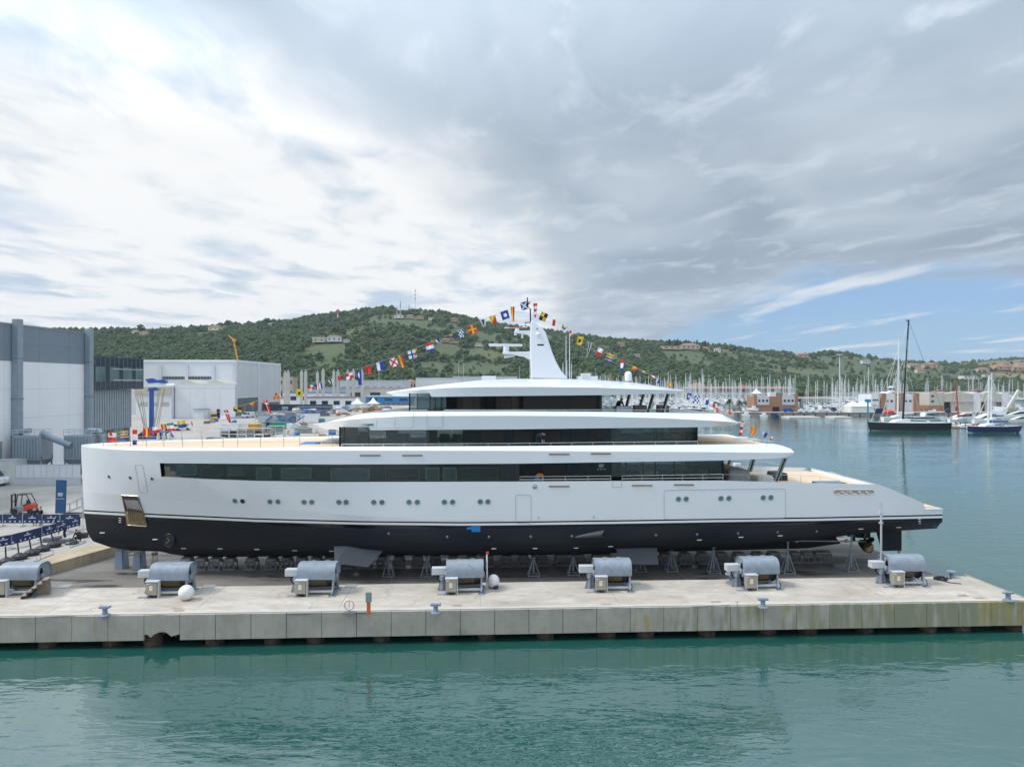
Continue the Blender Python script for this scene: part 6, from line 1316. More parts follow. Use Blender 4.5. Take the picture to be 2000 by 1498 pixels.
# gangway ramp behind the banner
g = E('gangway', gr(140, 1012)); MB().obox((.1, .6, .85), (2.2, 1.2, .12), rot=(0, -.35, 0)).build('ramp', pale_grey, g)
for y in (0, 1.2): MB().path([Vector((-1, y, 1.1)), Vector((1.1, y, 2.1))], .03, 5).build('handrail', mid_grey, g); [MB().tube((x, y, .5 + x * .35 + .35), (x, y, 1.6 + x * .48), .025, n=5).build('rail_post', mid_grey, g) for x in (-.9, -.2, .5, 1.0)]
MB().bx(-1.2, 1.3, .1, 1.1, 0, .4).build('step', M('step_grey', (.30, .31, .30), .8), g); MB().tube((.75, 1.6, 0), (.3, 1.6, 4.2), .16, n=10).build('leaning_post', pale_grey, g); tag(g, 'small grey gangway ramp with handrails behind the blue banner', 'ramp')
# blue travel lift with slings
tl = E('boat_hoist', gr(290, 862) + Vector((-2.7, 8, 0))); hb2 = blue_paint
MB().bx(-1.05, -.25, -.5, .5, 0, 12.2, t=.85).build('leg', hb2, tl); MB().prism([(-1.2, 13.2), (1.0, 13.4), (2.6, 13.2), (3.2, 13.7), (2.4, 14.2), (.8, 14.0), (-.4, 14.5), (-2.0, 14.2)], -.5, .5, 'y').build('top_beam', hb2, tl, bevel=.05); MB().prism([(-1.4, 11.4), (.9, 11.5), (1.5, 11.9), (.4, 12.3), (-1.2, 12.1)], -.5, .5, 'y').build('lower_beam', hb2, tl); MB().prism([(-3.4, 0), (2.6, 0), (2.2, 1.6), (.2, 2.6), (-1.5, 2.4), (-3.2, 1.2)], -1.2, 1.2, 'y').build('bogie', hb2, tl, bevel=.08)
for k, (x0, z0, x1, z1) in enumerate(((-4.2, 11.0, -1.0, 1.0), (-3.7, 11.2, -1.6, 1.0), (-3.0, 11.2, -1.2, 1.0), (-2.5, 11.2, -.9, 1.0), (1.6, 12.2, .2, 1.0), (2.0, 12.3, .4, 1.0), (2.8, 12.0, .8, 1.5), (3.0, 12.3, 1.4, 2))): MB().path([Vector((x0, -1, z0)), Vector((lerp(x0, x1, .6), -1.1, lerp(z0, z1, .6))), Vector((x1, -1.2, z1))], .09, 5).build('sling', M('sling_tan', (.40, .34, .28), .9), tl)
for s in (-2.4, 1.6): MB().lathe([(.7, -.3), (.75, 0), (.7, .3)], 14, ax='y', o=(s, -1.4, .7)).build('wheel', black, tl, smooth=40)
MB().path([Vector((1.8, -1.3, 0)), Vector((4.0, -1.3, 2.0)), Vector((5.2, -1.3, .4))], .3, 6).build('stair', hb2, tl); tag(tl, 'blue boat hoist with hanging slings behind the bow', 'hoist')
# warehouses
def wh(name, x0, x1, y0, y1, h, label, wm=white_wall, roofm=roof_w, nx=None, nz=3):
    t = E(name, (x0, y0, ZQ)); tag(t, label, 'warehouse'); Lx, Ly = x1 - x0, y1 - y0; nx = nx or max(2, int(Lx / 14))
    for k in range(nx):
        for j in range(nz): MB().bx(Lx * k / nx + .03, Lx * (k + 1) / nx - .03, 0, .3, h * j / nz + .02, h * (j + 1) / nz - .02).build('wall_panel', wm, t)
    ny = max(2, int(Ly / 18))
    for k in range(ny):
        for j in range(nz): MB().bx(Lx - .3, Lx, Ly * k / ny + .03, Ly * (k + 1) / ny - .03, h * j / nz + .02, h * (j + 1) / nz - .02).build('wall_panel', wm, t)
    MB().bx(.1, Lx - .1, .31, Ly, 0, h - .1).build('body', M('joint_grey', (.45, .47, .49), .8), t); MB().bx(-.3, Lx + .3, -.3, Ly, h, h + .9).build('roof', roofm, t); return t
big = wh('warehouse', -232, -118.6, 304, 362, 22.4, 'large white warehouse with a row of square windows left of the columns', M('warehouse_grey', (.60, .62, .63), .65, var=.05, vs=.15), nx=5, nz=1)
for u0, n in ((317, 8), (368, 8)):
    for k in range(n): a = at(u0 + k * 5.9, 735.5, 303.5); b = at(u0 + k * 5.9 + 5, 741, 303.5); MB().bx(a.x - big.location.x, b.x - big.location.x, -.25, -.05, b.z - ZQ, a.z - ZQ).build('window', glass_dk, big)
for u in (312, 364, 416, 458): a = at(u, 712, 303.5); MB().bx(a.x - big.location.x - .7, a.x - big.location.x + .7, -.5, -.02, 0, 21).build('pier', pale_grey, big)
lx = -118.6 + 232
for j in range(14): MB().bx(lx + .002, lx + .06, .4, 57, 5.6 + 1.2 * j, 5.62 + 1.2 * j).build('cladding_seam', mid_grey, big)
for u0, u1, vt in ((464, 504, 778), (511, 545, 787)):
    ya, yb = -118.6 * F / (u0 - 1000), -118.6 * F / (u1 - 1000); zz = CZ - (vt - 749) / F * ya
    MB().bx(lx + .01, lx + .08, ya - 304, yb - 304, 0, zz - ZQ).build('door_opening', M('door_dark', (.13, .15, .16), .8), big)
    for f in (.3, .7): MB().bx(lx + .02, lx + .2, lerp(ya, yb, f) - 304 - .8, lerp(ya, yb, f) - 304 + .8, 0, (zz - ZQ) * .55).build('stored_item', mid_grey, big)
for yy in (0, 27, 57.5): MB().bx(lx - .2, lx + .5, yy, yy + .9, 0, 23).build('corner_pier', white_wall, big)
low = E('workshop_hall', (-118, 268, ZQ)); tag(low, 'low white workshop in front of the large warehouse', 'warehouse')
lp = [(-9.2, 0), (13.6, 0), (-.4, 35.5), (-30, 35.5)]
MB().prism(lp, 0, 12.6).build('body', white_wall, low); MB().prism([(-9.4, -.3), (13.9, -.3), (-.2, 35.6), (-30, 35.6)], 12.6, 13.2).build('roof', roof_w, low)
for k in range(4): MB().bx(-9.1 + k * 5.66, -9.1 + k * 5.66 + 5.6, -.25, -.01, .05, 11.4).build('wall_panel', white_wall, low)
MB().bx(-9.2, 13.6, -.3, -.001, 11.45, 12.55).build('fascia', white_wall, low)
for u0, u1, v0, v1 in ((423, 429, 799, 817), (390, 395, 802, 808)): a, b = at(u0, v0, 267.6), at(u1, v1, 267.6); MB().bx(a.x + 118, b.x + 118, -.34, -.26, max(0.02, b.z - ZQ), a.z - ZQ).build('door', dark, low)
for u in (375, 430): a = at(u, 748, 280); MB().prism([(a.x + 118 - 4, 13.25), (a.x + 118 + 4, 13.25), (a.x + 118, 14.6)], 8, 20, 'y').build('roof_light', wall_tan, low)
a = at(378, 801, 262); b = at(396, 824, 262); MB().bx(a.x + 118, b.x + 118, -5.5, -1, 0, 3.6).build('annex', white_wall, low); MB().bx(a.x + 118 - .4, b.x + 118 + .4, -6, -.6, 3.61, 3.8).build('annex_roof', mid_grey, low)
ann = wh('warehouse', -141, -127.6, 266, 290, 11.6, 'white annex with a tan fascia behind the blue hoist', white_wall, roof_w, nx=1, nz=1)
MB().bx(-.3, 13.4, -.6, -.02, 9.0, 12.0).build('tan_fascia', wall_tan, ann); [MB().bx(1.5 + 4 * k, 4.5 + 4 * k, -.05, -.01, 4.6, 6.2).build('window', M('window_grey', (.42, .45, .45), .3), ann) for k in range(3)]
# unfinished frame: precast columns
pc = M('precast', (.50, .50, .48), .85, var=.08)
cmesh = MB().bx(-.75, .75, -.6, .6, 0, 20.5).bx(-.35, .35, -.3, .3, 20.5, 21.8).bx(.75, 1.3, -.5, .5, 13.0, 13.6).mesh('column', pc)
for k, (u, vt) in enumerate(((557, 724), (563, 723), (589, 722), (597, 722), (620, 724), (631, 719), (652, 722), (660, 722), (679, 722), (690, 720), (707, 721))):
    Y = 400 if k % 2 else 440; p = at(u, 749, Y); o = bpy.data.objects.new('concrete_column', cmesh); COL.objects.link(o); o.location = (p.x, Y, ZQ); o.scale = (1, 1, (CZ + (749 - vt) / F * Y - ZQ) / 21.8)
    tag(o, 'tall bare precast concrete column, %s from the left of the row' % ORD[k], 'column', 'bare concrete columns of the unfinished hall')
def simple_building(name, u0, u1, v0, v1, Y, wm, roofm, label, depth=20, rows=1, cols=6, gable=False, win=True, z=ZQ):
    a, b = at(u0, v0, Y), at(u1, v1, Y); W = b.x - a.x; h = a.z - z; t = E(name, ((a.x + b.x) / 2, Y, z)); tag(t, label, 'building')
    MB().bx(-W / 2, W / 2, 0, depth, 0, h).build('wall', wm, t)
    if gable:
        rz = MB(); e = W * .03; zr = h + min(W, depth) * .16
        rz.add([(-W / 2 - e, -e, h), (W / 2 + e, -e, h), (W / 2 + e, depth + e, h), (-W / 2 - e, depth + e, h), (-W / 2 + depth * .3, depth / 2, zr), (W / 2 - depth * .3, depth / 2, zr)] if W > depth else [(-W / 2 - e, -e, h), (W / 2 + e, -e, h), (W / 2 + e, depth + e, h), (-W / 2 - e, depth + e, h), (0, depth * .3, zr), (0, depth * .7, zr)],
               [(0, 1, 5, 4), (2, 3, 4, 5), (1, 2, 5), (3, 0, 4), (3, 2, 1, 0)] if W > depth else [(0, 1, 4), (1, 2, 5, 4), (2, 3, 5), (3, 0, 4, 5), (3, 2, 1, 0)]); rz.build('roof', roofm, t)
    else: MB().bx(-W / 2 - .2, W / 2 + .2, -.2, depth, h, h + .5).build('roof', roofm, t)
    if win:
        for r in range(rows):
            for c in range(cols):
                x = -W / 2 + W * (c + .5) / cols; ww = W / cols * .26; z0 = h * (r + .35) / rows; z1 = h * (r + .72) / rows
                MB().bx(x - ww, x + ww, -.06, -.01, z0, z1).build('window', glass_dk, t)
    return t
terra = M('roof_terracotta', (.27, .135, .085), .85, vs=.5, col2=(.36, .20, .13)); cream = M('house_cream', (.60, .52, .40), .8, var=.06); pinkw = M('house_pink', (.55, .36, .26), .8, var=.06); bl_clad = M('blue_cladding', (.03, .20, .46), .5, var=.06)
hall = simple_building('hall', 664, 786, 744, 758, 520, M('hall_grey', (.50, .54, .58), .6), pale_grey, 'long pale grey hall behind the concrete columns', 40, 1, 8)
simple_building('hall', 600, 790, 758, 792, 470, M('hall_tan', (.46, .43, .40), .7, vs=.1, col2=(.58, .56, .53)), M('roof_mauve', (.38, .34, .33), .8), 'tan single-storey hall with a mauve roof line behind the columns', 30, 1, 5)
simple_building('hall', 562, 672, 768, 792, 455, white_wall, bl_clad, 'white hall with a light blue band behind the columns', 12, 1, 5)
o = simple_building('office_block', 714, 803, 775, 787, 430, bl_clad, pale_grey, 'bright blue office block ahead of the wheelhouse', 14, 1, 3, z=CZ - (787 - 749) / F * 430)
o = simple_building('ground_floor_block', 716, 803, 787.6, 796, 431, M('base_tan', (.42, .38, .34), .8), pale_grey, 'tan ground floor below the blue office block', 12, 1, 9)
simple_building('apartment_house', 786, 812, 745, 770, 600, pinkw, terra, 'small pink apartment house with a terracotta roof above the wheelhouse', 16, 2, 5, True)
simple_building('hall', 812, 900, 739, 775, 560, M('hall_white', (.66, .68, .70), .6), pale_grey, 'white hall partly hidden behind the forward roof tip', 30, 1, 4, win=False)
simple_building('hall', 884, 1010, 736, 775, 640, M('hall_white', (.66, .68, .70)), pale_grey, 'white hall whose roof shows just above the ship roof', 30, 1, 4, win=False)
simple_building('workshop', 600, 692, 777, 800, 372, white_wall, M('roof_brown', (.20, .15, .13), .8), 'small white workshop with dark doors below the columns', 14, 1, 4)
simple_building('apartment_house', 546, 572, 737, 760, 620, M('house_ochre', (.50, .40, .30), .8), M('roof_grey', (.35, .32, .30), .8), 'ochre house between the warehouse and the first column', 14, 2, 4)
for u, lb in ((698, 'left'), (729, 'right')):
    t = E('gazebo_tent', gr(u, 800)); mt = M('tent_white', (.78, .78, .76), .8)
    q = MB(); pr = [(4.3, 3.0), (2.9, 3.5), (1.5, 4.5), (.1, 6.2)]; q.lathe(pr, 4); o = q.build('canopy', mt, t); o.rotation_euler[2] = .785
    for x in (-3, 3):
        for y in (-3, 3): MB().tube((x, y, 0), (x, y, 3), .06).build('pole', pale_grey, t)
    tag(t, 'white peaked gazebo tent, %s of the pair before the blue office' % lb, 'tent', 'peaked tents on the yard')
# yard clutter: containers, racks, scaffolds, stairs, wrapped parts
def container(u, v, Ls, h, m, label, rz=0.0, dw=2.4):
    t = E('container', gr(u, v), rz); MB().bx(-Ls / 2, Ls / 2, 0, dw, .12, h).build('body', m, t)
    n = int(Ls / .5)
    for k in range(n): MB().bx(-Ls / 2 + .1 + k * (Ls - .2) / n, -Ls / 2 + .3 + k * (Ls - .2) / n, -.05, -.002, .25, h - .12).build('rib', m, t)
    MB().bx(-Ls / 2 - .03, Ls / 2 + .03, -.07, .05, h - .1, h + .02).build('top_rail', m, t); tag(t, label, 'container', 'containers on the yard')
gm = M('container_green', (.02, .30, .18), .5); ym = M('container_yellow', (.60, .34, .03), .5)
for u, v, L_, h, m, lb in ((447, 846, 4.2, 2.5, white_paint, 'white container at the left end of the row'), (472, 845, 3.4, 2.5, white_paint, 'second white container in the row'), (493, 846, 2.2, 2.4, ym, 'yellow open container in the row'), (506, 845, 2.4, 2.4, M('container_stone', (.50, .47, .42), .6), 'stone-coloured container in the row'), (519, 844, 2.2, 2.6, navy, 'navy container in the row'), (540, 844, 4.0, 2.6, gm, 'green container at the right end of the row'), (604, 826, 6.0, 3.0, white_paint, 'white container under the blue ramp'), (590, 846, 6, 1.4, M('crate_grey', (.30, .31, .32), .7), 'low grey crate right of the green container'), (524, 826, 7, 2.4, pale_grey, 'pale grey container before the blue scaffold'), (565, 803, 40, 3.2, M('container_slate', (.06, .08, .12), .6), 'long dark slate container row below the columns')): container(u, v, L_, h, m, lb)
def rack(u, v, n, label):
    t = E('storage_rack', gr(u, v)); W = 2.0
    for k in range(n + 1):
        for y in (0, 1.2): MB().bx(k * W - .07, k * W + .07, y - .06, y + .06, 0, 2.7).build('upright', pale_grey, t)
    for z in (.25, 1.25, 2.6): MB().bx(0, n * W, -.05, 1.25, z, z + .09).build('shelf', pale_grey, t)
    for k in range(n):
        for z in (.35, 1.35): MB().bx(k * W + .2, k * W + 1.7, .1, 1.0, z, z + random.uniform(.4, .8)).build('stored_box', random.choice([black, mid_grey, M('box_tan', (.32, .26, .2), .8), dark]), t, bevel=.05)
    tag(t, label, 'rack')
rack(430, 858, 6, 'long grey storage rack with dark boxes beyond the foredeck')
rack(522, 853, 2, 'short stacked grey rack right of the long rack')
def scaffold(u, v, W, h, label, m=blue_paint):
    t = E('scaffold_tower', gr(u, v)); n = max(2, int(W / 2)); st = M('scaffold_steel', (.22, .28, .38), .5)
    for k in range(n + 1):
        for y in (0, 3): MB().tube((k * W / n - W / 2, y, 0), (k * W / n - W / 2, y, h * (.7 + .3 * math.sin(k * 2.1))), .06, n=5).build('upright', st, t)
    for z in (h * .25, h * .5, h * .75): MB().path([Vector((-W / 2, 0, z)), Vector((W / 2, 0, z))], .05, 5).build('ledger', st, t); MB().bx(-W / 2, W / 2, .2, 2.8, z, z + .08).build('platform', M('scaffold_deck', (.22, .25, .30), .7), t)
    for k in range(3): MB().obox((-W * .2 + k * W * .22, -.6, h * .3), (2.6, .9, .3), rot=(0, (-.7, .7)[k % 2], 0)).build('stair', m, t)
    MB().bx(-W * .38, W * .3, .4, 2.9, .1, h * .45).build('load', M('wrapped_load', (.45, .48, .50), .6, vs=.8, col2=(.15, .22, .35)), t); tag(t, label, 'scaffold')
sb = M('sky_blue_steel', (.03, .18, .45), .5)
scaffold(545, 826, 16, 5.0, 'wide grey scaffold with bright blue stairs on the yard', sb); scaffold(612, 813, 14, 5.0, 'scaffold with a dark blue A-shaped stair under the workshop', blue_paint)
for k, (u, v) in enumerate(((583, 830), (682, 803))):
    t = E('mobile_stair', gr(u, v)); bm_ = (sb, blue_paint)[k]; MB().obox((0, 0, 1.6), (4.6, 1.0, .25), rot=(0, (-.6, .6)[k], 0)).build('flight', bm_, t); [MB().tube((x, -.5, 0), (x, -.5, 2.6 if (x > 0) == (k == 0) else 1.0), .07).build('leg', bm_, t) for x in (-1.6, 1.6)]; MB().path([Vector((-2, -.5, 1.3 if k == 0 else 3.8)), Vector((2, -.5, 3.8 if k == 0 else 1.3))], .05, 5).build('handrail', bm_, t); tag(t, ['bright blue mobile stair near the white container', 'dark blue mobile stair left of the gazebo tents'][k], 'stair')
rr_ = random.Random(5); cols = [white_paint, pale_grey, mid_grey, M('tarp_beige', (.50, .46, .38), .8), M('tarp_white', (.68, .68, .66), .8), M('wood_pallet', (.38, .28, .18), .9), sb, M('crate_brown', (.25, .17, .11), .9)]
cl_lab = ['wrapped bundle', 'pallet stack', 'crate', 'covered mould', 'parts bin', 'bench']
spots = [(560, 838), (575, 836), (632, 830), (650, 826), (668, 818), (640, 812), (655, 806), (668, 806), (625, 806), (700, 812), (590, 818), (560, 820), (610, 846), (628, 852), (645, 850), (600, 858), (570, 850), (556, 860), (650, 842), (662, 860), (540, 862), (410, 826), (418, 824), (402, 828), (436, 820), (448, 818), (506, 816), (520, 812), (535, 812), (680, 812), (455, 826), (320, 852), (312, 856), (426, 866), (412, 868), (760, 806), (740, 806), (780, 806)]
cn = ['white', 'pale grey', 'dark grey', 'beige', 'off-white', 'wooden', 'blue', 'brown']
where = ['near the green container', 'by the wide scaffold', 'below the concrete columns', 'behind the bridge deck tip', 'before the workshop', 'near the warehouse doors']
seen_ = set()
for k, (u, v) in enumerate(spots):
    t = E('yard_load', gr(u, v), rr_.uniform(-.4, .4)); w_, d_, h_ = rr_.uniform(1.0, 3.2), rr_.uniform(.8, 2), rr_.uniform(.5, 1.7); ci_ = k % 8
    q = MB(); ring = [(-w_ / 2, 0), (w_ / 2, 0), (w_ / 2, h_ * rr_.uniform(.5, 1)), (w_ * rr_.uniform(-.1, .3), h_), (-w_ / 2, h_ * rr_.uniform(.5, .95))]
    q.prism(ring, 0, d_, 'y'); q.build('load', cols[ci_], t, bevel=.06); MB().bx(-w_ / 2 - .05, w_ / 2 + .05, -.05, d_ + .05, -.001, .1).build('pallet', cols[5], t)
    kw = where[0] if 530 < u < 600 and v > 830 else where[3] if u >= 600 and v > 815 else where[4] if 590 < u < 720 else where[1] if 530 < u <= 600 else where[5] if u < 530 else where[2]
    lb_ = '%s %s on the yard %s' % (cn[ci_], cl_lab[(k * 5 + k // 6) % 6], kw); lb_ = lb_ + (', further back' if lb_ in seen_ else ''); seen_.add(lb_)
    tag(t, lb_, 'load', 'loads lying about the yard')
lm = [(MB().prism([(-1.2, 0), (1.2, 0), (1.2, .8), (.3, 1.3), (-1.1, 1.1)], 0, 1.4, 'y').mesh('stored_load', m)) for m in cols + [M('bin_orange', (.55, .20, .05), .7), M('bin_teal', (.05, .22, .24), .6)]]
for k in range(85):
    u = rr_.uniform(545, 800); v = rr_.uniform(797, 812) if k < 45 else rr_.uniform(812, 862)
    if u > 690 and v > 815: continue
    o = bpy.data.objects.new('stored_load', rr_.choice(lm)); COL.objects.link(o); o.location = gr(u, v); o.rotation_euler[2] = rr_.uniform(-1.5, 1.5); s_ = rr_.uniform(.5, 1.6) * (1.5 if v < 812 else .9); o.scale = (s_ * rr_.uniform(.6, 1.6), s_, s_ * rr_.uniform(.5, 1.2))
    tag(o, 'small tarped or boxed load in the crowded store area behind the foredeck and wheelhouse', 'load', 'small stored loads')
# parasol-like white traffic cone stack by the hoist
t = E('cone_stack', gr(318, 865)); [MB().lathe([(.7, 0), (.7, .1), (.45, .15), (.22, 2.2), (.1, 2.3)], 10, o=(x, 0, 0)).build('cone', M('cone_beige', (.60, .57, .50), .8), t, smooth=40) for x in (-1, .3, 1.5)]; tag(t, 'three tall beige cones beside the blue hoist', 'cone')
# yellow mobile crane boom over the warehouse roof
t = E('crane_boom', (-160, 420, ZQ)); yb = M('crane_yellow', (.72, .30, .02), .5)
p0, p1, p2 = at(470, 706, 420) - Vector((-160, 420, ZQ)), at(456, 664, 420) - Vector((-160, 420, ZQ)), at(446, 655, 420) - Vector((-160, 420, ZQ))
MB().tube(Vector((p0.x + 4, 0, 0)), p1, .6, .45, 6).build('boom', yb, t); MB().tube(p1, p2, .5, .3, 6).build('jib', yb, t); MB().obox(p1 + Vector((.3, 0, -.3)), (1.6, 1.0, 1.6), rot=(0, .5, 0)).build('head', yb, t); tag(t, 'yellow crane boom rising above the white warehouse', 'crane')
# a lamp mast or two among the halls
for k, (u, v0, Y) in enumerate(((740, 724, 480), (896, 706, 560), (905, 712, 560), (1015, 716, 600), (1163, 720, 620))):
    p = at(u, v0, Y); t = E('lamp_mast', (p.x, Y, ZQ)); MB().tube((0, 0, 0), (0, 0, p.z - ZQ), .25, .12, 6).build('pole', pale_grey, t); MB().bx(-.6, .6, -.2, .2, p.z - ZQ, p.z - ZQ + .35).build('lamp_head', pale_grey, t); tag(t, ['slim lamp mast behind the concrete columns', 'slim mast left of the ship mast, outer', 'slim mast left of the ship mast, inner', 'slim lamp mast just left of the ship mast', 'slim lamp mast right of the ship mast'][k], 'lamp mast', 'lamp masts behind the yard')
# ---------------------------------------------------------------- marina, far shore, houses on the hill
pier_c = M('pier_concrete', (.36, .34, .31), .9, var=.15, vs=.3); brick = M('brick_red', (.34, .19, .12), .85, var=.12, vs=1.5)
JX0, JX1, JY0, JY1, JZ = 104, 345, 333, 374, 1.35
struct(MB().bx(JX0, JX1, JY0, JY1, -3, JZ).build('marina_jetty', pier_c))
MB().bx(JX0, JX1, JY0 - .15, JY0 + .2, JZ - .4, JZ + .1).build('edge_beam', M('edge_dark', (.16, .15, .14), .9), bpy.data.objects['marina_jetty'])
for k in range(46): share('jetty_pile', pp, bpy.data.objects['marina_jetty'], (JX0 + 2 + k * 5.2, JY0 - .1, .2), 0, (.5, .5, .9))
struct(MB().prism([(28, 420), (46, 640), (150, 640), (420, 640), (440, 720), (28, 720)], -3, 1.8).build('far_quay', pier_c))
bw_pts = [(385, 905), (440, 960), (700, 1065), (1000, 1130), (1500, 1200)]
q = MB()
for (a, b) in zip(bw_pts, bw_pts[1:]):
    n = int(math.dist(a, b) / 12)
    for k in range(n):
        x, y = lerp(a[0], b[0], k / n), lerp(a[1], b[1], k / n); q.obox((x + rnd.uniform(-1, 1), y + rnd.uniform(-2, 2), rnd.uniform(.6, 1.6)), (14, 9, rnd.uniform(3, 5)), rot=(rnd.uniform(-.1, .1), 0, rnd.uniform(-.4, .4)))
struct(q.build('breakwater', M('rock_pale', (.34, .31, .26), .95, vs=.3, col2=(.50, .47, .41))))
# --- boats
def hull_loft(q, L_, B_, D_, m=0, bowrake=.1, transom=.75, sheer=.12):
    n = 9; rows = []
    for k in range(n + 1):
        t = k / n; x = -L_ / 2 + L_ * t; b = B_ / 2 * (transom + (1 - transom) * math.sin(min(1, t * 2) * math.pi / 2)) * (1 - max(0, (t - .45) / .55) ** 2.2); zt = D_ * (1 + sheer * (2 * t - 1) ** 2 + sheer * t)
        xo = bowrake * L_ * t ** 3
        rows.append([(x + xo, -b, zt), (x + xo * .6, -b * .92, D_ * .35), (x, -b * .6, -.25), (x, 0, -.4), (x, b * .6, -.25), (x + xo * .6, b * .92, D_ * .35), (x + xo, b, zt)])
    q.loft(rows, m); q.add([r[0] for r in rows] + [r[-1] for r in rows], [(k, k + 1, n + 2 + k, n + 1 + k) for k in range(n)], 1)
    q.add(rows[0], [tuple(range(7))], m)
alu = M('mast_alloy', (.72, .74, .76), .45, .1, var=.05); gel = M('gelcoat_white', (.74, .76, .78), .35, var=.03); deckm = M('deck_pale', (.62, .62, .60), .6, var=.06); sailc = M('sail_cover_blue', (.03, .09, .28), .8); sailw = M('sail_cover_white', (.68, .68, .66), .8); hnav = M('hull_navy', (.015, .03, .10), .25); hgre = M('hull_grey', (.25, .28, .31), .4)
def sailboat(L_, mh, hm, cm, seed):
    r_ = random.Random(seed); q = MB(); hull_loft(q, L_, L_ * .30, L_ * .095, 0)
    z0 = L_ * .10; q.prism([(-L_ * .18, z0), (L_ * .22, z0), (L_ * .12, z0 + .6), (-L_ * .15, z0 + .7)], -L_ * .08, L_ * .08, 'y', 1); q.bx(-L_ * .12, L_ * .1, -L_ * .082, L_ * .082, z0 + .25, z0 + .45, 4)
    q.tube((L_ * .08, 0, z0), (L_ * .08, 0, mh), .20, .13, 6, 2); q.tube((L_ * .07, 0, z0 + 1.5), (-L_ * .30, 0, z0 + 1.6), .22, .16, 6, 3)
    for f in (.4, .68): q.bx(L_ * .08 - .04, L_ * .08 + .04, -L_ * .07, L_ * .07, mh * f, mh * f + .06, 2)
    q.tube((L_ * .55, 0, z0 + .3), (L_ * .08, 0, mh * .96), .05, .03, 4, 2); q.tube((-L_ * .48, 0, z0), (L_ * .08, 0, mh), .025, .02, 4, 2)
    for s in (-1, 1): q.tube((L_ * .07, s * L_ * .13, z0), (L_ * .08, 0, mh * .9), .025, .02, 4, 2)
    return q.mesh('sailboat', [hm, deckm, alu, cm, glass_dk], 40)
def motorboat(L_, hm, seed):
    q = MB(); hull_loft(q, L_, L_ * .32, L_ * .12, 0, .12, .85); z0 = L_ * .125
    q.prism([(-L_ * .28, z0), (L_ * .30, z0), (L_ * .12, z0 + L_ * .07), (-L_ * .05, z0 + L_ * .13), (-L_ * .25, z0 + L_ * .13)], -L_ * .11, L_ * .11, 'y', 0)
    q.prism([(L_ * .14, z0 + L_ * .02), (L_ * .22, z0 + L_ * .02), (L_ * .11, z0 + L_ * .065), (-L_ * .02, z0 + L_ * .11), (-L_ * .2, z0 + L_ * .11), (-L_ * .2, z0 + L_ * .05)], -L_ * .112, L_ * .112, 'y', 1)
    q.tube((-L_ * .2, 0, z0 + L_ * .13), (-L_ * .24, 0, z0 + L_ * .25), .06, .04, 5, 2)
    return q.mesh('motorboat', [hm, glass_dk, alu], 40)
SB = [sailboat(11, 15, gel, sailc, 1), sailboat(12.5, 17.5, gel, sailw, 2), sailboat(9.5, 13, gel, sailc, 3), sailboat(14, 20, hnav, sailw, 4), sailboat(13, 19, gel, sailc, 5), sailboat(11, 16, hgre, sailw, 6)]
MBT = [motorboat(9, gel, 1), motorboat(12, gel, 2), motorboat(7, gel, 3), motorboat(8, hnav, 4)]
lab_s = {'a': 'white-masted sailboat moored in the crowded basin behind the aft decks', 'b': 'sailboat with bare mast moored in the outer basin right of the brick clubhouse', 'c': 'sailboat with bare mast moored far off along the breakwater'}
lab_m = {'a': 'small motorboat moored in the crowded basin behind the aft decks', 'b': 'small motorboat moored in the outer basin right of the brick clubhouse'}
rb = random.Random(21); nb_s = nb_m = 0
def put_boat(X, Y, key, sail, rz):
    m = rb.choice(SB) if sail else rb.choice(MBT)
    o = bpy.data.objects.new('sailboat' if sail else 'motorboat', m); COL.objects.link(o); o.location = (X, Y, 0); o.rotation_euler[2] = rz; s = rb.uniform(.85, 1.15); o.scale = (s, s, s * rb.uniform(.92, 1.12))
    tag(o, (lab_s if sail else lab_m)[key], 'sailboat' if sail else 'motorboat', {'a': 'boats in the inner basin', 'b': 'boats in the outer basin', 'c': 'boats by the breakwater'}[key] + (', sail' if sail else ', motor'))
rows_a = [390, 404, 430, 446, 474, 490, 520, 536, 568, 584, 612, 626]
for Y in rows_a:
    x0 = .118 * Y; x1 = (.335 if Y < 470 else .40) * Y; X = x0 + rb.uniform(0, 3)
    while X < x1:
        u = 1000 + F * X / Y
        if not (1395 < u < 1470 and Y < 480) : put_boat(X, Y + rb.uniform(-1, 1), 'a', rb.random() < .80, (R(90) if rows_a.index(Y) % 2 else R(-90)) + rb.uniform(-.06, .06)); 
        X += rb.uniform(4.6, 7.6)
for Y in (432, 448, 486, 502, 548, 565, 610):
    X = (.45 if Y > 470 else .412) * Y + rb.uniform(0, 4)
    while X < .56 * Y:
        put_boat(X, Y + rb.uniform(-1, 1), 'b', rb.random() < .78, R(90) + rb.uniform(-.06, .06)); X += rb.uniform(4.2, 6.5)
for k in range(44):
    X = rb.uniform(.58, .76); Y = rb.uniform(560, 800); put_boat(X * Y, Y, 'c', True, R(90) + rb.uniform(-.2, .2))
for i, (Y, a0, a1) in enumerate(((397, .118, .335), (438, .118, .335), (482, .118, .40), (528, .118, .40), (576, .118, .40), (619, .118, .40), (440, .412, .56), (494, .45, .56), (556, .45, .56))):
    o = MB().bx(a0 * Y, a1 * Y, Y - .9, Y + .9, -.3, .45).build('pontoon', M('pontoon_grey', (.45, .44, .42), .9)); tag(o, '%s floating pontoon from the front in the %s basin' % (ORD[i % 6], 'inner' if i < 6 else 'outer'), 'pontoon', 'floating pontoons')
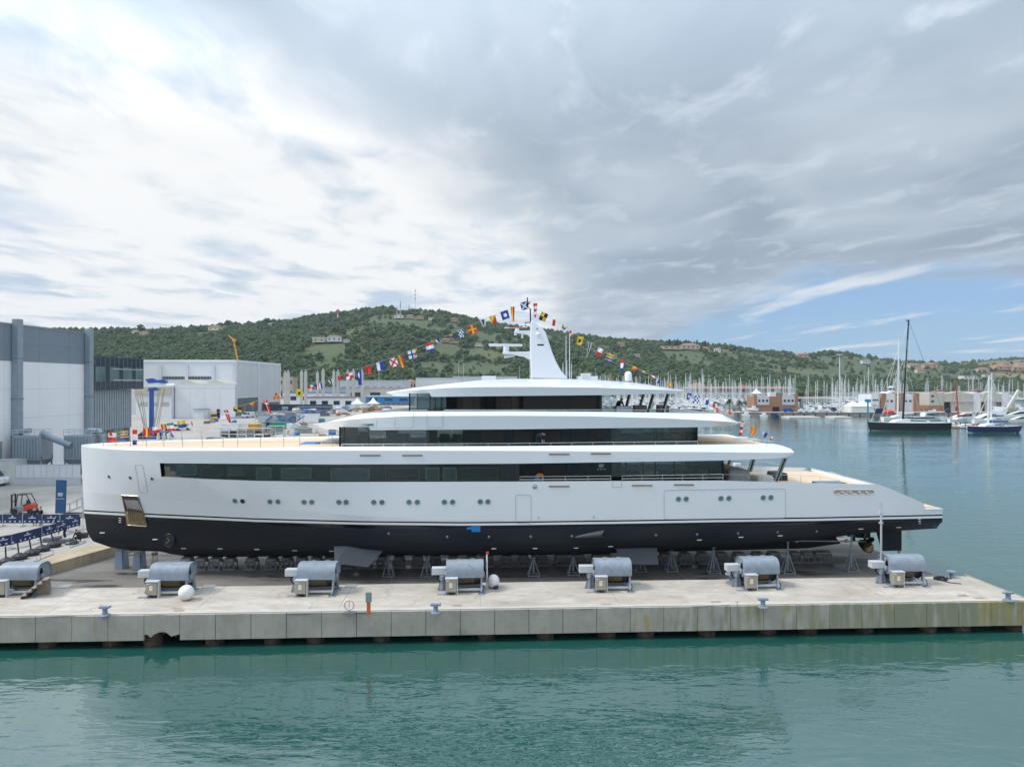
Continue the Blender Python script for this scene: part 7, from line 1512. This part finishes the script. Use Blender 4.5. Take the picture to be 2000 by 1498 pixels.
# long arcaded building with terracotta roof
ar = E('arcade_building', at(1443, 779, 652) * 1 , 0); ar.location.z = 1.8; ar.location.y = 652; tag(ar, 'long two-storey arcade with a terracotta roof on the far quay', 'building')
W = 104; cx_ = ar.location.x; acw = M('arcade_white', (.66, .65, .62), .8)
for k in range(18):
    x = -W / 2 + W * k / 18; ww = W / 18; q = MB(); pts = [(x, 0), (x + ww * .16, 0), (x + ww * .16, 1.9)] + [(x + ww * .5 - ww * .34 * math.cos(a), 1.9 + 1.5 * math.sin(a)) for a in [math.pi * j / 6 for j in range(1, 6)]] + [(x + ww * .84, 1.9), (x + ww * .84, 0), (x + ww, 0), (x + ww, 4.6), (x, 4.6)]
    q.prism(pts, 0, .6, 'y'); q.build('arch', acw, ar); MB().bx(x + ww * .2, x + ww * .8, .05, .3, 5.4, 8.0).build('balcony_opening', M('shade_grey_dark', (.12, .12, .12), .7), ar); MB().bx(x, x + .3, -.2, .4, 4.6, 8.6).build('pilaster', acw, ar)
MB().bx(-W / 2, W / 2, .61, 14, 0, 8.6).build('wall', M('arcade_inner', (.30, .29, .28), .8), ar); MB().bx(-W / 2 - .5, W / 2 + .5, -1.2, -.01, 4.62, 4.9).build('balcony_floor', acw, ar); MB().bx(-W / 2, W / 2, -1.2, -1.1, 5.6, 5.7).build('railing', pale_grey, ar)
MB().add([(-W / 2 - 1, -1.6, 8.6), (W / 2 + 1, -1.6, 8.6), (W / 2 + 1, 15, 8.6), (-W / 2 - 1, 15, 8.6), (-W / 2 + 5, 6.7, 10.4), (W / 2 - 5, 6.7, 10.4)], [(0, 1, 5, 4), (2, 3, 4, 5), (1, 2, 5), (3, 0, 4), (3, 2, 1, 0)]).build('roof', terra, ar)
simple_building('tower_house', 1352, 1378, 752, 765, 668, cream, terra, 'square house with a terracotta roof rising behind the arcade', 14, 1, 4, True, z=9); simple_building('tower_house', 1446, 1466, 755, 765, 668, brick, M('roof_dark_red', (.25, .10, .08), .8), 'small dark red roofed house behind the middle of the arcade', 10, 1, 3, True, z=9)
# brick clubhouse on the jetty
cb_ = E('clubhouse', (at(1515, 800, 346).x, 346, JZ)); tag(cb_, 'brick clubhouse with two pale grey gabled wings on the jetty', 'building'); grw = M('wing_grey', (.55, .57, .60), .7, var=.04)
MB().bx(-10.2, 10.2, 0, 12, 0, 7.4).build('wall', brick, cb_); MB().bx(-10.6, -9.3, -.4, 1, 0, 8.4).build('pier', brick, cb_); MB().bx(9.3, 10.8, -.4, 1, 0, 8.6).build('pier', brick, cb_)
for s in (-6.2, 6.2):
    MB().prism([(s - 3, 3.3), (s + 3, 3.3), (s + 3, 7.2), (s + 1.6, 7.9), (s, 8.1), (s - 1.6, 7.9), (s - 3, 7.2)], -.35, -.01, 'y').build('wing_panel', grw, cb_)
    for k in range(3): MB().bx(s - 2.4 + 1.9 * k, s - 1.4 + 1.9 * k, -.42, -.36, 4.8, 5.9).build('window', glass_dk, cb_)
MB().bx(-1.6, 1.7, -.08, -.01, 0, 2.4).build('door', dark, cb_)
for x in (-1.6, .6): MB().bx(x, x + 1.1, -.06, -.01, 4.4, 5.6).build('window', M('brick_blind', (.38, .22, .13), .8), cb_)
MB().bx(-2, 1.0, 2, 6, 7.41, 9.4).build('roof_unit', gel, cb_); MB().bx(1.4, 4.2, 2, 5, 7.41, 9.2).build('roof_shelter', wdg, cb_); MB().bx(3.5, 5, -.2, -.1, .1, 1.7).build('notice_board', gel, cb_)
t = E('gazebo_tent', (cb_.location.x - 8, 350, JZ + 7.42)); o = MB().lathe([(3.1, 1.6), (1.8, 2.0), (.8, 3.0), (.1, 3.9)], 4).build('canopy', M('tent_white', (.78, .78, .76)), t); o.rotation_euler[2] = .785; [MB().tube((x, y, 0), (x, y, 1.6), .06).build('pole', pale_grey, t) for x in (-2, 2) for y in (-2, 2)]; tag(t, 'white peaked tent on the roof of the brick clubhouse', 'tent')
def palm(u, v, h, label):
    p = gr(u, v, JZ); t = E('palm_tree', p); tag(t, label, 'palm tree')
    q = MB(); [q.lathe([(.34 - .01 * k, k * h / 10), (.28 - .008 * k, (k + .9) * h / 10)], 8) for k in range(10)]; q.build('trunk', M('palm_bark', (.16, .11, .07), .95), t)
    r_ = random.Random(u); q = MB()
    for k in range(44):
        a = r_.random() * 6.28; el = r_.uniform(-.7, 1.3); L2 = r_.uniform(2.0, 2.8); prev = None
        for j in range(6):
            f = j / 5; e2 = el - 1.4 * f * f; c = Vector((math.cos(a) * L2 * f * math.cos(el * .8), math.sin(a) * L2 * f * math.cos(el * .8), h + L2 * (f * math.sin(el) - .55 * f * f))); wd = .32 * math.sin(math.pi * (.15 + .8 * f)); sd_ = Vector((-math.sin(a), math.cos(a), .25)) * wd
            cur_ = (c - sd_, c + sd_)
            if prev: q.add([prev[0], prev[1], cur_[1], cur_[0]], [(0, 1, 2, 3)])
            prev = cur_
    q.build('crown', M('palm_leaf', (.035, .075, .022), .8, vs=1.5, col2=(.09, .13, .04)), t, clean=False)
palm(1425, 803, 5.2, 'taller palm tree on the jetty left of the clubhouse'); palm(1445, 802, 4.4, 'shorter palm tree just left of the clubhouse'); palm(1398, 800, 3.2, 'small palm partly hidden behind the red and white flag')
# white building with brick pillars
wb = E('harbour_office', (at(1747, 800, 350).x, 350, JZ)); tag(wb, 'white harbour building with tall brick pillars behind the black sailboat', 'building')
MB().bx(-12, 11.5, 0, 12, 0, 8.3).build('wall', white_wall, wb); MB().prism([(-12, 3.4), (-8.4, 3.4), (-8.4, 8.9), (-12, 8.5)], -1.2, -.02, 'y').build('bay', white_wall, wb)
for x0, x1 in ((-7.2, -4.5), (2.4, 4.2), (.4, 2.0), (9.2, 11.8)): MB().bx(x0, x1, -.9, 1, 0, 9.0).build('brick_pillar', brick, wb)
for x0 in (-4.2, -2.0, 5, 7.2): MB().bx(x0, x0 + 1.2, -.06, -.01, 4.6, 5.6).build('window', glass_dk, wb)
for x0 in (-11.4, -10.4, -9.4): MB().bx(x0, x0 + .8, -1.26, -1.21, 5.2, 6.0).build('window', glass_dk, wb)
MB().prism([(-4.4, 8.4), (.3, 8.4), (-2, 9.6)], 0, 8, 'y').build('gable', white_wall, wb)
t = E('control_turret', (at(1740, 770, 356).x, 356, JZ + 8.35)); MB().lathe([(1.6, 0), (1.6, 1.1)], 14).build('base', red_paint, t); MB().lathe([(1.6, 1.11), (1.6, 2.1)], 14).build('band', white_paint, t); MB().lathe([(1.75, 2.11), (1.5, 3.2)], 14).build('glazing', glass_dk, t); MB().lathe([(1.7, 3.21), (.8, 4.0), (.1, 4.2)], 14).build('cap', pale_grey, t); tag(t, 'small red and white banded turret on the harbour building', 'turret')
t = E('marquee_tent', gr(1684, 806, JZ)); MB().bx(-5, 5, 0, 8, 0, 3).build('wall', M('tent_white', (.78, .78, .76)), t); [MB().add([(-5 + 5 * k, -.2, 3.01), (5 * k, -.2, 3.01), (5 * k, 8, 3.01), (-5 + 5 * k, 8, 3.01), (-2.5 + 5 * k, 4, 5.4)], [(0, 1, 4), (1, 2, 4), (2, 3, 4), (3, 0, 4), (3, 2, 1, 0)]).build('peak', M('tent_white', (.78, .78, .76)), t) for k in (0, 1)]; tag(t, 'white double-peaked marquee left of the harbour building', 'tent')
t = E('sign_post', gr(1695, 808, JZ)); tb_ = M('sign_turquoise', (.03, .30, .45), .5); MB().bx(-.3, .3, -.2, .2, 0, 5.2).build('post', tb_, t); MB().bx(-1.3, 1.3, -.3, .3, 5.21, 6.6).build('board', tb_, t); tag(t, 'turquoise T-shaped sign post at the jetty edge', 'sign')
t = E('tarp_stack', gr(1735, 807, JZ)); MB().lathe([(1.9, 0), (2.0, .7), (1.5, 1.3), (.3, 1.7)], 10).build('cover', red_paint, t, smooth=50); t.scale = (1.4, .8, 1); tag(t, 'red covered dinghy before the harbour building', 'dinghy')
t = E('skip', gr(1718, 807, JZ)); MB().bx(-1.6, 1.6, 0, 1.6, 0, 2.1, t=1.08).build('body', navy, t); MB().bx(-1.8, 1.8, -.1, 1.7, 2.11, 2.2).build('lid', blue_paint, t); tag(t, 'dark blue skip left of the harbour building', 'skip')
# beige sheds
bg = E('beige_shed', (at(1888, 800, 352).x, 352, JZ)); tag(bg, 'beige boatyard sheds with dark doorways on the right', 'shed'); bgm = M('shed_beige', (.50, .48, .42), .8, var=.05); 
MB().bx(-18.5, -11.5, 0, 12, 2.9, 9.2).build('office_wall', bgm, bg); MB().bx(-19, -11.4, -.2, 11.8, 0, 2.89).build('brick_base', brick, bg)
for z in (4.4, 7.0): MB().bx(-17.6, -16.2, -.06, -.01, z, z + .9).build('window', glass_dk, bg)
for x0, x1, zg in ((-11.3, 3.5, 9.6), (7.2, 17.5, 9.8)):
    MB().prism([(x0, 0), (x1, 0), (x1, 8.6), ((x0 + x1) / 2, zg), (x0, 8.6)], .2, 13, 'y').build('bay_wall', bgm, bg); MB().bx(x0 - .2, x1 + .2, -.3, .19, 4.7, 4.9).build('lintel', pale_grey, bg)
MB().bx(3.6, 7.1, .4, 13, 0, 9.3).build('link_wall', white_wall, bg); MB().bx(17.6, 21, .2, 12, 0, 9.2).build('link_wall', white_wall, bg)
for x0, x1, h in ((-11, -8, 4.6), (7.4, 9, 4.6), (15, 17, 4.4), (-5.4, -4.6, 2.2)): MB().bx(x0, x1, .1, .19, 0, h).build('doorway', dark, bg)
for x in (-9, 9): MB().prism([(x - 4.5, 9.6), (x + 4.5, 9.6), (x, 10.6)], 5, 9, 'y').build('roof_ridge', M('ridge_red', (.30, .12, .09), .8), bg)
# quay clutter at the jetty: parked boats on land and vehicles, lamp pole
for k, (u, v) in enumerate(((1452, 805), (1468, 804), (1563, 806), (1575, 805), (1588, 805), (1602, 804), (1614, 805), (1627, 804), (1640, 805), (1652, 804), (1822, 808), (1850, 808), (1960, 806), (1975, 805), (1990, 806), (1985, 800), (1968, 799))):
    o = bpy.data.objects.new('stored_boat', MBT[k % 4] if k % 3 else MBT[2]); COL.objects.link(o); p = gr(u, v, JZ); o.location = p + Vector((0, 0, .75)); o.rotation_euler[2] = R(90) + rb.uniform(-.5, .5); o.scale = (.7,) * 3 if k < 12 else (1.0,) * 3
    c = MB().bx(-1.2, 1.2, -.7, .7, -1.0 / (.7 if k < 12 else 1), -.2).build('cradle', mid_grey, o); tag(o, ['boat on a cradle ashore left of the brick clubhouse', 'boat on a cradle ashore between the clubhouse and the marquee', 'boat on a cradle ashore by the beige sheds'][0 if k < 2 else 1 if k < 10 else 2], 'boat', ['boats ashore left', 'boats ashore middle', 'boats ashore right'][0 if k < 2 else 1 if k < 10 else 2])
for k, (u, v, m, lb) in enumerate(((1540, 805, blue_paint, 'blue tractor unit right of the clubhouse door'), (1410, 802, gel, 'white van under the palms'), (1440, 803, hgre, 'grey van right of the palms'))): van(gr(u, v, JZ), rb.uniform(-.3, .3), lb, m, 1.0)
p = gr(1640, 806, JZ); t = E('light_pole', p); MB().tube((0, 0, 0), (0, 0, 27), .30, .16, 8).build('pole', alu, t); MB().bx(-1.2, 1.2, -.4, .4, 27, 27.6).build('lamp_head', pale_grey, t); tag(t, 'very tall light pole on the jetty left of the marquee', 'light pole')
for k, (u0, u1) in enumerate(((1541, 1603), (1629, 1665))):
    a, b = gr(u0, 814.5, .5), gr(u1, 814.5, .5); o = MB().bx(0, b.x - a.x, 0, 9, -.3, .55).build('float', M('float_pale', (.58, .56, .52), .8), loc=(a.x, a.y, 0)); o.name = 'floating_dock'; tag(o, ['long pale floating dock right of the clubhouse', 'short pale floating dock below the marquee'][k], 'dock')
for k, (u, v, m, s) in enumerate(((1455, 813, 0, .9), (1490, 814, 2, 1.0), (1512, 814.5, 3, .9))):
    o = bpy.data.objects.new('motorboat', MBT[m]); COL.objects.link(o); o.location = gr(u, v, 0); o.rotation_euler[2] = R(90); o.scale = (s,) * 3; tag(o, ['white motorboat at the jetty, left of the clubhouse', 'white motorboat at the jetty below the clubhouse', 'blue motorboat at the jetty below the clubhouse door'][k], 'motorboat')
# --- the black sailing yacht and its neighbours
def big_sail(name, u0, u1, vw, hm, mastu, mastv, label, D_=2.1, mast_m=None, rake=0., flip=False, boom=True, super_=True, bk=.03):
    a, b = gr(u0, vw, 0), gr(u1, vw, 0); L_ = b.x - a.x; t = E(name, ((a.x + b.x) / 2, a.y, 0), R(180) if flip else 0); tag(t, label, 'sailboat')
    q = MB(); hull_loft(q, L_ * .97, L_ * .22, D_, 0, bk, .8, .06); q.build('hull', [hm, deckm], t, smooth=50); s = -1 if flip else 1
    q = MB(); hull_loft(q, L_ * .972, L_ * .2215, D_ * .09, 0, .0, .8, .0); q.build('boot_stripe', [hgre, hgre], t)
    mx = s * ((mastu - 1000) / F * a.y - t.location.x); mh = CZ + (749 - mastv) / F * a.y
    MB().tube((mx, 0, D_ * .9), (mx + s * rake, 0, mh), .34, .22, 8).build('mast', mast_m or alu, t); MB().bx(mx + s * rake - .3, mx + s * rake + .8, -.2, .2, mh, mh + .3).build('mast_head', mast_m or alu, t)
    for f in (.3, .5, .72): MB().bx(mx + s * rake * f - .05, mx + s * rake * f + .05, -1.6 + f, 1.6 - f, mh * f, mh * f + .1).build('spreader', mast_m or alu, t)
    if boom: MB().tube((mx, 0, D_ + 1.5), (mx + s * L_ * .40, 0, D_ + 1.6), .30, .22, 8).build('boom', mast_m or sailc, t)
    if super_:
        MB().prism([(mx - s * L_ * .16, D_ * .98), (mx + s * L_ * .34, D_ * .98), (mx + s * L_ * .30, D_ * 1.3), (mx + s * .05 * L_, D_ * 1.55), (mx - s * .1 * L_, D_ * 1.35)], -1.6, 1.6, 'y').build('coach_roof', gel, t, bevel=.1); MB().prism([(mx + s * .06 * L_, D_ * 1.25), (mx + s * .27 * L_, D_ * 1.2), (mx + s * .25 * L_, D_ * 1.32), (mx + s * .07 * L_, D_ * 1.42)], -1.63, 1.63, 'y').build('cabin_window', glass_dk, t)
    for x, f in ((-s * L_ * .48, .97), (s * L_ * .48, 1.0), (-s * L_ * .38, .72)): MB().tube((x, 0, D_), (mx + s * rake * f, 0, mh * f), .06 if f < .98 else .04, n=4).build('stay', mast_m if x < 0 and mast_m else alu, t)
    for sy in (-1, 1): MB().tube((mx + .6, sy * L_ * .09, D_), (mx + s * rake * .9, 0, mh * .9), .035, n=4).build('shroud', alu, t)
    return t
blk = M('hull_black', (.018, .024, .028), .3, var=.1); cfm = M('mast_black', (.015, .015, .022), .35, var=.1)
big_sail('sailing_yacht', 1697, 1853, 841, blk, 1763, 627, 'large black sailing yacht with a tall raked black mast', 2.5, cfm, 1.9, flip=True)
big_sail('sailing_yacht', 1893, 1990, 845, hnav, 1930, 735, 'dark blue sailing yacht with a white mast, right side', 1.9, None, 0.3, flip=False, bk=.09)
big_sail('sailing_yacht', 1722, 1800, 824, gel, 1753, 662, 'white sailing yacht hidden behind the black one, tall white mast', 1.8, M('mast_white', (.74, .75, .77), .4, var=.02), .6)
big_sail('sailing_yacht', 1852, 1905, 826, gel, 1872, 745, 'white sailing yacht behind the dinghy dock', 1.4, M('mast_red', (.35, .08, .05), .5), -1.0)
big_sail('sailing_yacht', 1900, 1960, 828, gel, 1936, 730, 'white sailing yacht behind the dark blue one', 1.5, None, .2)
for k, (u, v, m, s, rz, lb) in enumerate(((1880, 824, 1, 1.15, 3.0, 'white motor cruiser behind the dinghy dock'), (1925, 826, 1, 1.2, 3.3, 'white motor cruiser behind the dark blue yacht'), (1988, 818, 1, 1.1, 2.9, 'white motor cruiser at the right edge'), (1990, 826, 0, 1.1, 3.1, 'smaller white motorboat at the right edge'), (1816, 821, 0, 1.4, .2, 'white motorboat behind the black yacht'), (1945, 812, 1, 1.4, 1.2, 'white cruiser hauled near the beige sheds'))):
    o = bpy.data.objects.new('motorboat', MBT[m]); COL.objects.link(o); o.location = gr(u, v, 0); o.rotation_euler[2] = rz; o.scale = (s,) * 3; tag(o, lb, 'motorboat')
dk = E('dinghy_dock', gr(1885, 836, 0)); MB().obox((0, 0, .3), (9, 2.4, .5), rot=(0, 0, -.35)).build('deck', wdg, dk); [MB().tube((x, x * -.36, -1), (x, x * -.36, 1.6), .12).build('post', mid_grey, dk) for x in (-4, 0, 4)]; MB().bx(1.6, 3, -2, -1.2, .55, 1.3).build('red_box', red_paint, dk); tag(dk, 'low wooden dinghy dock between the black and blue yachts', 'dock')
for k in range(9):
    u, v = 1858 + k * 4.6, 828 + (k % 3) * 3 + k * .4; p = gr(u, v, 0); o = E('dinghy', p, rb.uniform(-.6, .6)); q = MB(); pts = [Vector((1.6 * math.cos(a) * (1 if math.cos(a) > 0 else .8), .75 * math.sin(a), .3)) for a in [2 * math.pi * j / 12 for j in range(13)]]
    q.path(pts, .24, 6); q.build('tube', pale_grey if k % 2 else gel, o); MB().bx(-1.2, 1.3, -.55, .55, .05, .25).build('floor', mid_grey, o); MB().bx(-1.6, -1.3, -.2, .2, .3, 1.0).build('outboard', (black, red_paint, gel)[k % 3], o); tag(o, 'small grey or white inflatable dinghy tied in the cluster at the dinghy dock', 'dinghy', 'dinghies at the dock')
# travel crane on the far right
t = E('yard_crane', gr(1978, 806, JZ)); MB().obox((-.5, 0, 5), (1.2, 1.2, 13), rot=(0, .55, 0)).build('boom', M('crane_pale', (.62, .60, .55), .6), t); MB().bx(-3, 3, -1.5, 1.5, 0, 2.2).build('base', M('crane_tan', (.45, .38, .30), .7), t); MB().bx(-1.2, .4, -1, 1, 2.21, 4.6).build('cab', wall_tan, t); MB().tube((3.0, 0, 10.4), (3.4, 0, 2.5), .05).build('hook_line', mid_grey, t); tag(t, 'pale slanting yard crane at the right edge of the boatyard', 'crane')
# --- houses on the slopes
hl = ['on the left ridge', 'on the middle slope', 'near the hilltop', 'on the right ridge', 'among the far right fields']
hn = {}
for k, (u, v, w_, h_, wm, fl) in enumerate(HS):
    p = hit(u, v) 
    if p is None: continue
    s = p.y / F; W = w_ * s * 1.05; H = h_ * s * 1.05; t = E('house', p + Vector((0, 0, 1.2)), rb.uniform(-.25, .25)); D = W * .6
    MB().bx(-W / 2, W / 2, -D / 2, D / 2, 0, H).build('wall', wm, t)
    if fl: MB().bx(-W / 2 - .4, W / 2 + .4, -D / 2 - .4, D / 2 + .4, H, H + 1.0).build('roof', terra if k % 2 else roof_w, t)
    else: MB().add([(-W / 2 - .6, -D / 2 - .6, H), (W / 2 + .6, -D / 2 - .6, H), (W / 2 + .6, D / 2 + .6, H), (-W / 2 - .6, D / 2 + .6, H), (-W / 4, 0, H + D * .2), (W / 4, 0, H + D * .2)], [(0, 1, 5, 4), (2, 3, 4, 5), (1, 2, 5), (3, 0, 4), (3, 2, 1, 0)]).build('roof', terra, t)
    n = 2 + k % 3
    for c in range(n): x = -W / 2 + W * (c + .5) / n; MB().bx(x - W * .05, x + W * .05, -D / 2 - .08, -D / 2 - .01, H * .35, H * .7).build('window', glass_dk, t)
    zone = 0 if u < 560 else 2 if 760 < u < 900 and v < 640 else 1 if u < 1100 else 3 if u < 1720 else 4
    hn[zone] = hn.get(zone, 0) + 1; tag(t, '%s house %s, %s from the left there' % ({'house_cream': 'cream', 'house_pink': 'pink-tan', 'white_wall': 'white', 'house_yellow': 'yellow'}[wm.name], hl[zone], ORD[min(hn[zone], 16) - 1]), 'house', 'houses on the hills')
for k, (u, v0, v1, r_, lb) in enumerate(((660, 622, 603, 1.6, 'red and white telecom tower on the left shoulder of the hill'), (811, 612, 562, .5, 'tall thin radio mast on the hilltop'), (782, 612, 588, .9, 'stubby telecom mast on the hilltop'), (799, 612, 594, .5, 'short thin mast right of the hilltop telecom mast'), (775, 614, 598, .6, 'short mast left of the hilltop telecom mast'))):
    p = hit(u, v0 + 2) or at(u, v0, 1450); z1 = CZ + (749 - v1) / F * p.y; t = E('radio_mast', p); h = z1 - p.z; MB().tube((0, 0, -2), (0, 0, h), r_, r_ * .5, 6).build('mast', pale_grey if k else white_paint, t)
    for f in (.55, .7, .85): MB().lathe([(r_ * 1.8, h * f), (r_ * 1.8, h * (f + .05))], 8).build('antenna_ring', red_paint if k == 0 else mid_grey, t)
    tag(t, lb, 'radio mast')
# a few stand-out trees on the skyline and the cypress row by the long house
def single_tree(u, v, h, tall, lb, seed):
    p = hit(u, v)
    if p is None: return
    t = E('cypress_tree' if tall else 'pine_tree', p - Vector((0, 0, .5))); q = crown(seed, h, tall, 60); fs = [f for f, m in zip(q.f, q.m) if m == 0]; tr = MB().tube((0, 0, -1), (0, 0, h * .5), h * .03, h * .015, 6); tr.build('trunk', bark, t)
    q2 = MB(); q2.v = q.v; q2.f = fs; q2.m = [0] * len(fs); q2.build('crown', leafs[4] if tall else leafs[0], t, clean=False); tag(t, lb, 'tree', 'cypresses by the long house' if tall else None)
for k in range(16): single_tree(1302 + k * 5.4, 680 + .3 * (k % 3), 15 + 3 * math.sin(k * 1.9), 1, 'dark cypress in the row behind the long cream houses, %s from the left' % ORD[k], 60 + k)
for k, (u, v, h) in enumerate(((521, 640, 17), (545, 637, 12), (447, 643, 16), (275, 652, 16), (1432, 688, 15), (1622, 698, 18), (1600, 697, 14), (1530, 696, 14), (1582, 698, 10), (1640, 699, 16), (1660, 702, 14))): single_tree(u, v, h, 0, ['broad dark tree on the ridge beside the white house', 'dark tree right of the white ridge house', 'dark tree above the cream ridge house', 'large dark tree above the church-like house', 'round tree right of the cypress row', 'big dark pine on the right ridge', 'dark pine left of the big ridge pine', 'round tree midway along the right ridge', 'small tree on the dip of the right ridge', 'dark pine right of the big ridge pine', 'lone dark tree at the right end of the ridge'][k], 90 + k)

# ---------------------------------------------------------------- the mole across the basin, behind the viewpoint (seen in the windows)
mole = MB().bx(-420, 420, -190, -165, -3, 2.2).build('opposite_mole', pier_c); struct(mole)
for k, (x, w_, h_, mt) in enumerate(((-190, 70, 12, wall_tan), (-85, 46, 9, M('shed_rust', (.30, .20, .14), .8, var=.2, vs=.3)), (20, 60, 14, M('shed_brown', (.24, .19, .15), .8, var=.2, vs=.3)), (110, 40, 10, wall_tan), (200, 60, 12, mid_grey))):
    t = E('quay_shed', (x, -186, 2.2)); tag(t, ORD[k] + ' brown quay shed on the mole across the basin, behind the viewpoint', 'shed', 'sheds on the opposite mole')
    MB().bx(-w_ / 2, w_ / 2, 0, 16, 0, h_).build('wall', mt, t); MB().prism([(-w_ / 2 - 1, h_), (w_ / 2 + 1, h_), (0, h_ + 4)], -1, 17, 'y').build('roof', M('roof_grey', (.35, .32, .30)), t)
    for j in range(4): MB().bx(-w_ / 2 + w_ * (j + .3) / 4, -w_ / 2 + w_ * (j + .7) / 4, 16.01, 16.1, 0, h_ * .6).build('door', dark, t)
# ---------------------------------------------------------------- air
def haze(density):
    o = MB().bx(-4200, 4200, -700, 3900, -7.5, 330).build('haze', None, clean=False); stuff(o); tag(o, 'thin pale haze over the harbour and hills', 'haze')
    m = bpy.data.materials.new('haze_air'); m.use_nodes = True; nt = m.node_tree
    for n in list(nt.nodes): nt.nodes.remove(n)
    v = nt.nodes.new('ShaderNodeVolumePrincipled'); v.inputs['Color'].default_value = (.80, .88, 1, 1); v.inputs['Density'].default_value = density; v.inputs['Density Attribute'].default_value = ''; v.inputs['Anisotropy'].default_value = .2
    out = nt.nodes.new('ShaderNodeOutputMaterial'); nt.links.new(v.outputs[0], out.inputs['Volume'])
    o.data.materials.clear(); o.data.materials.append(m); return o
haze(.00007)
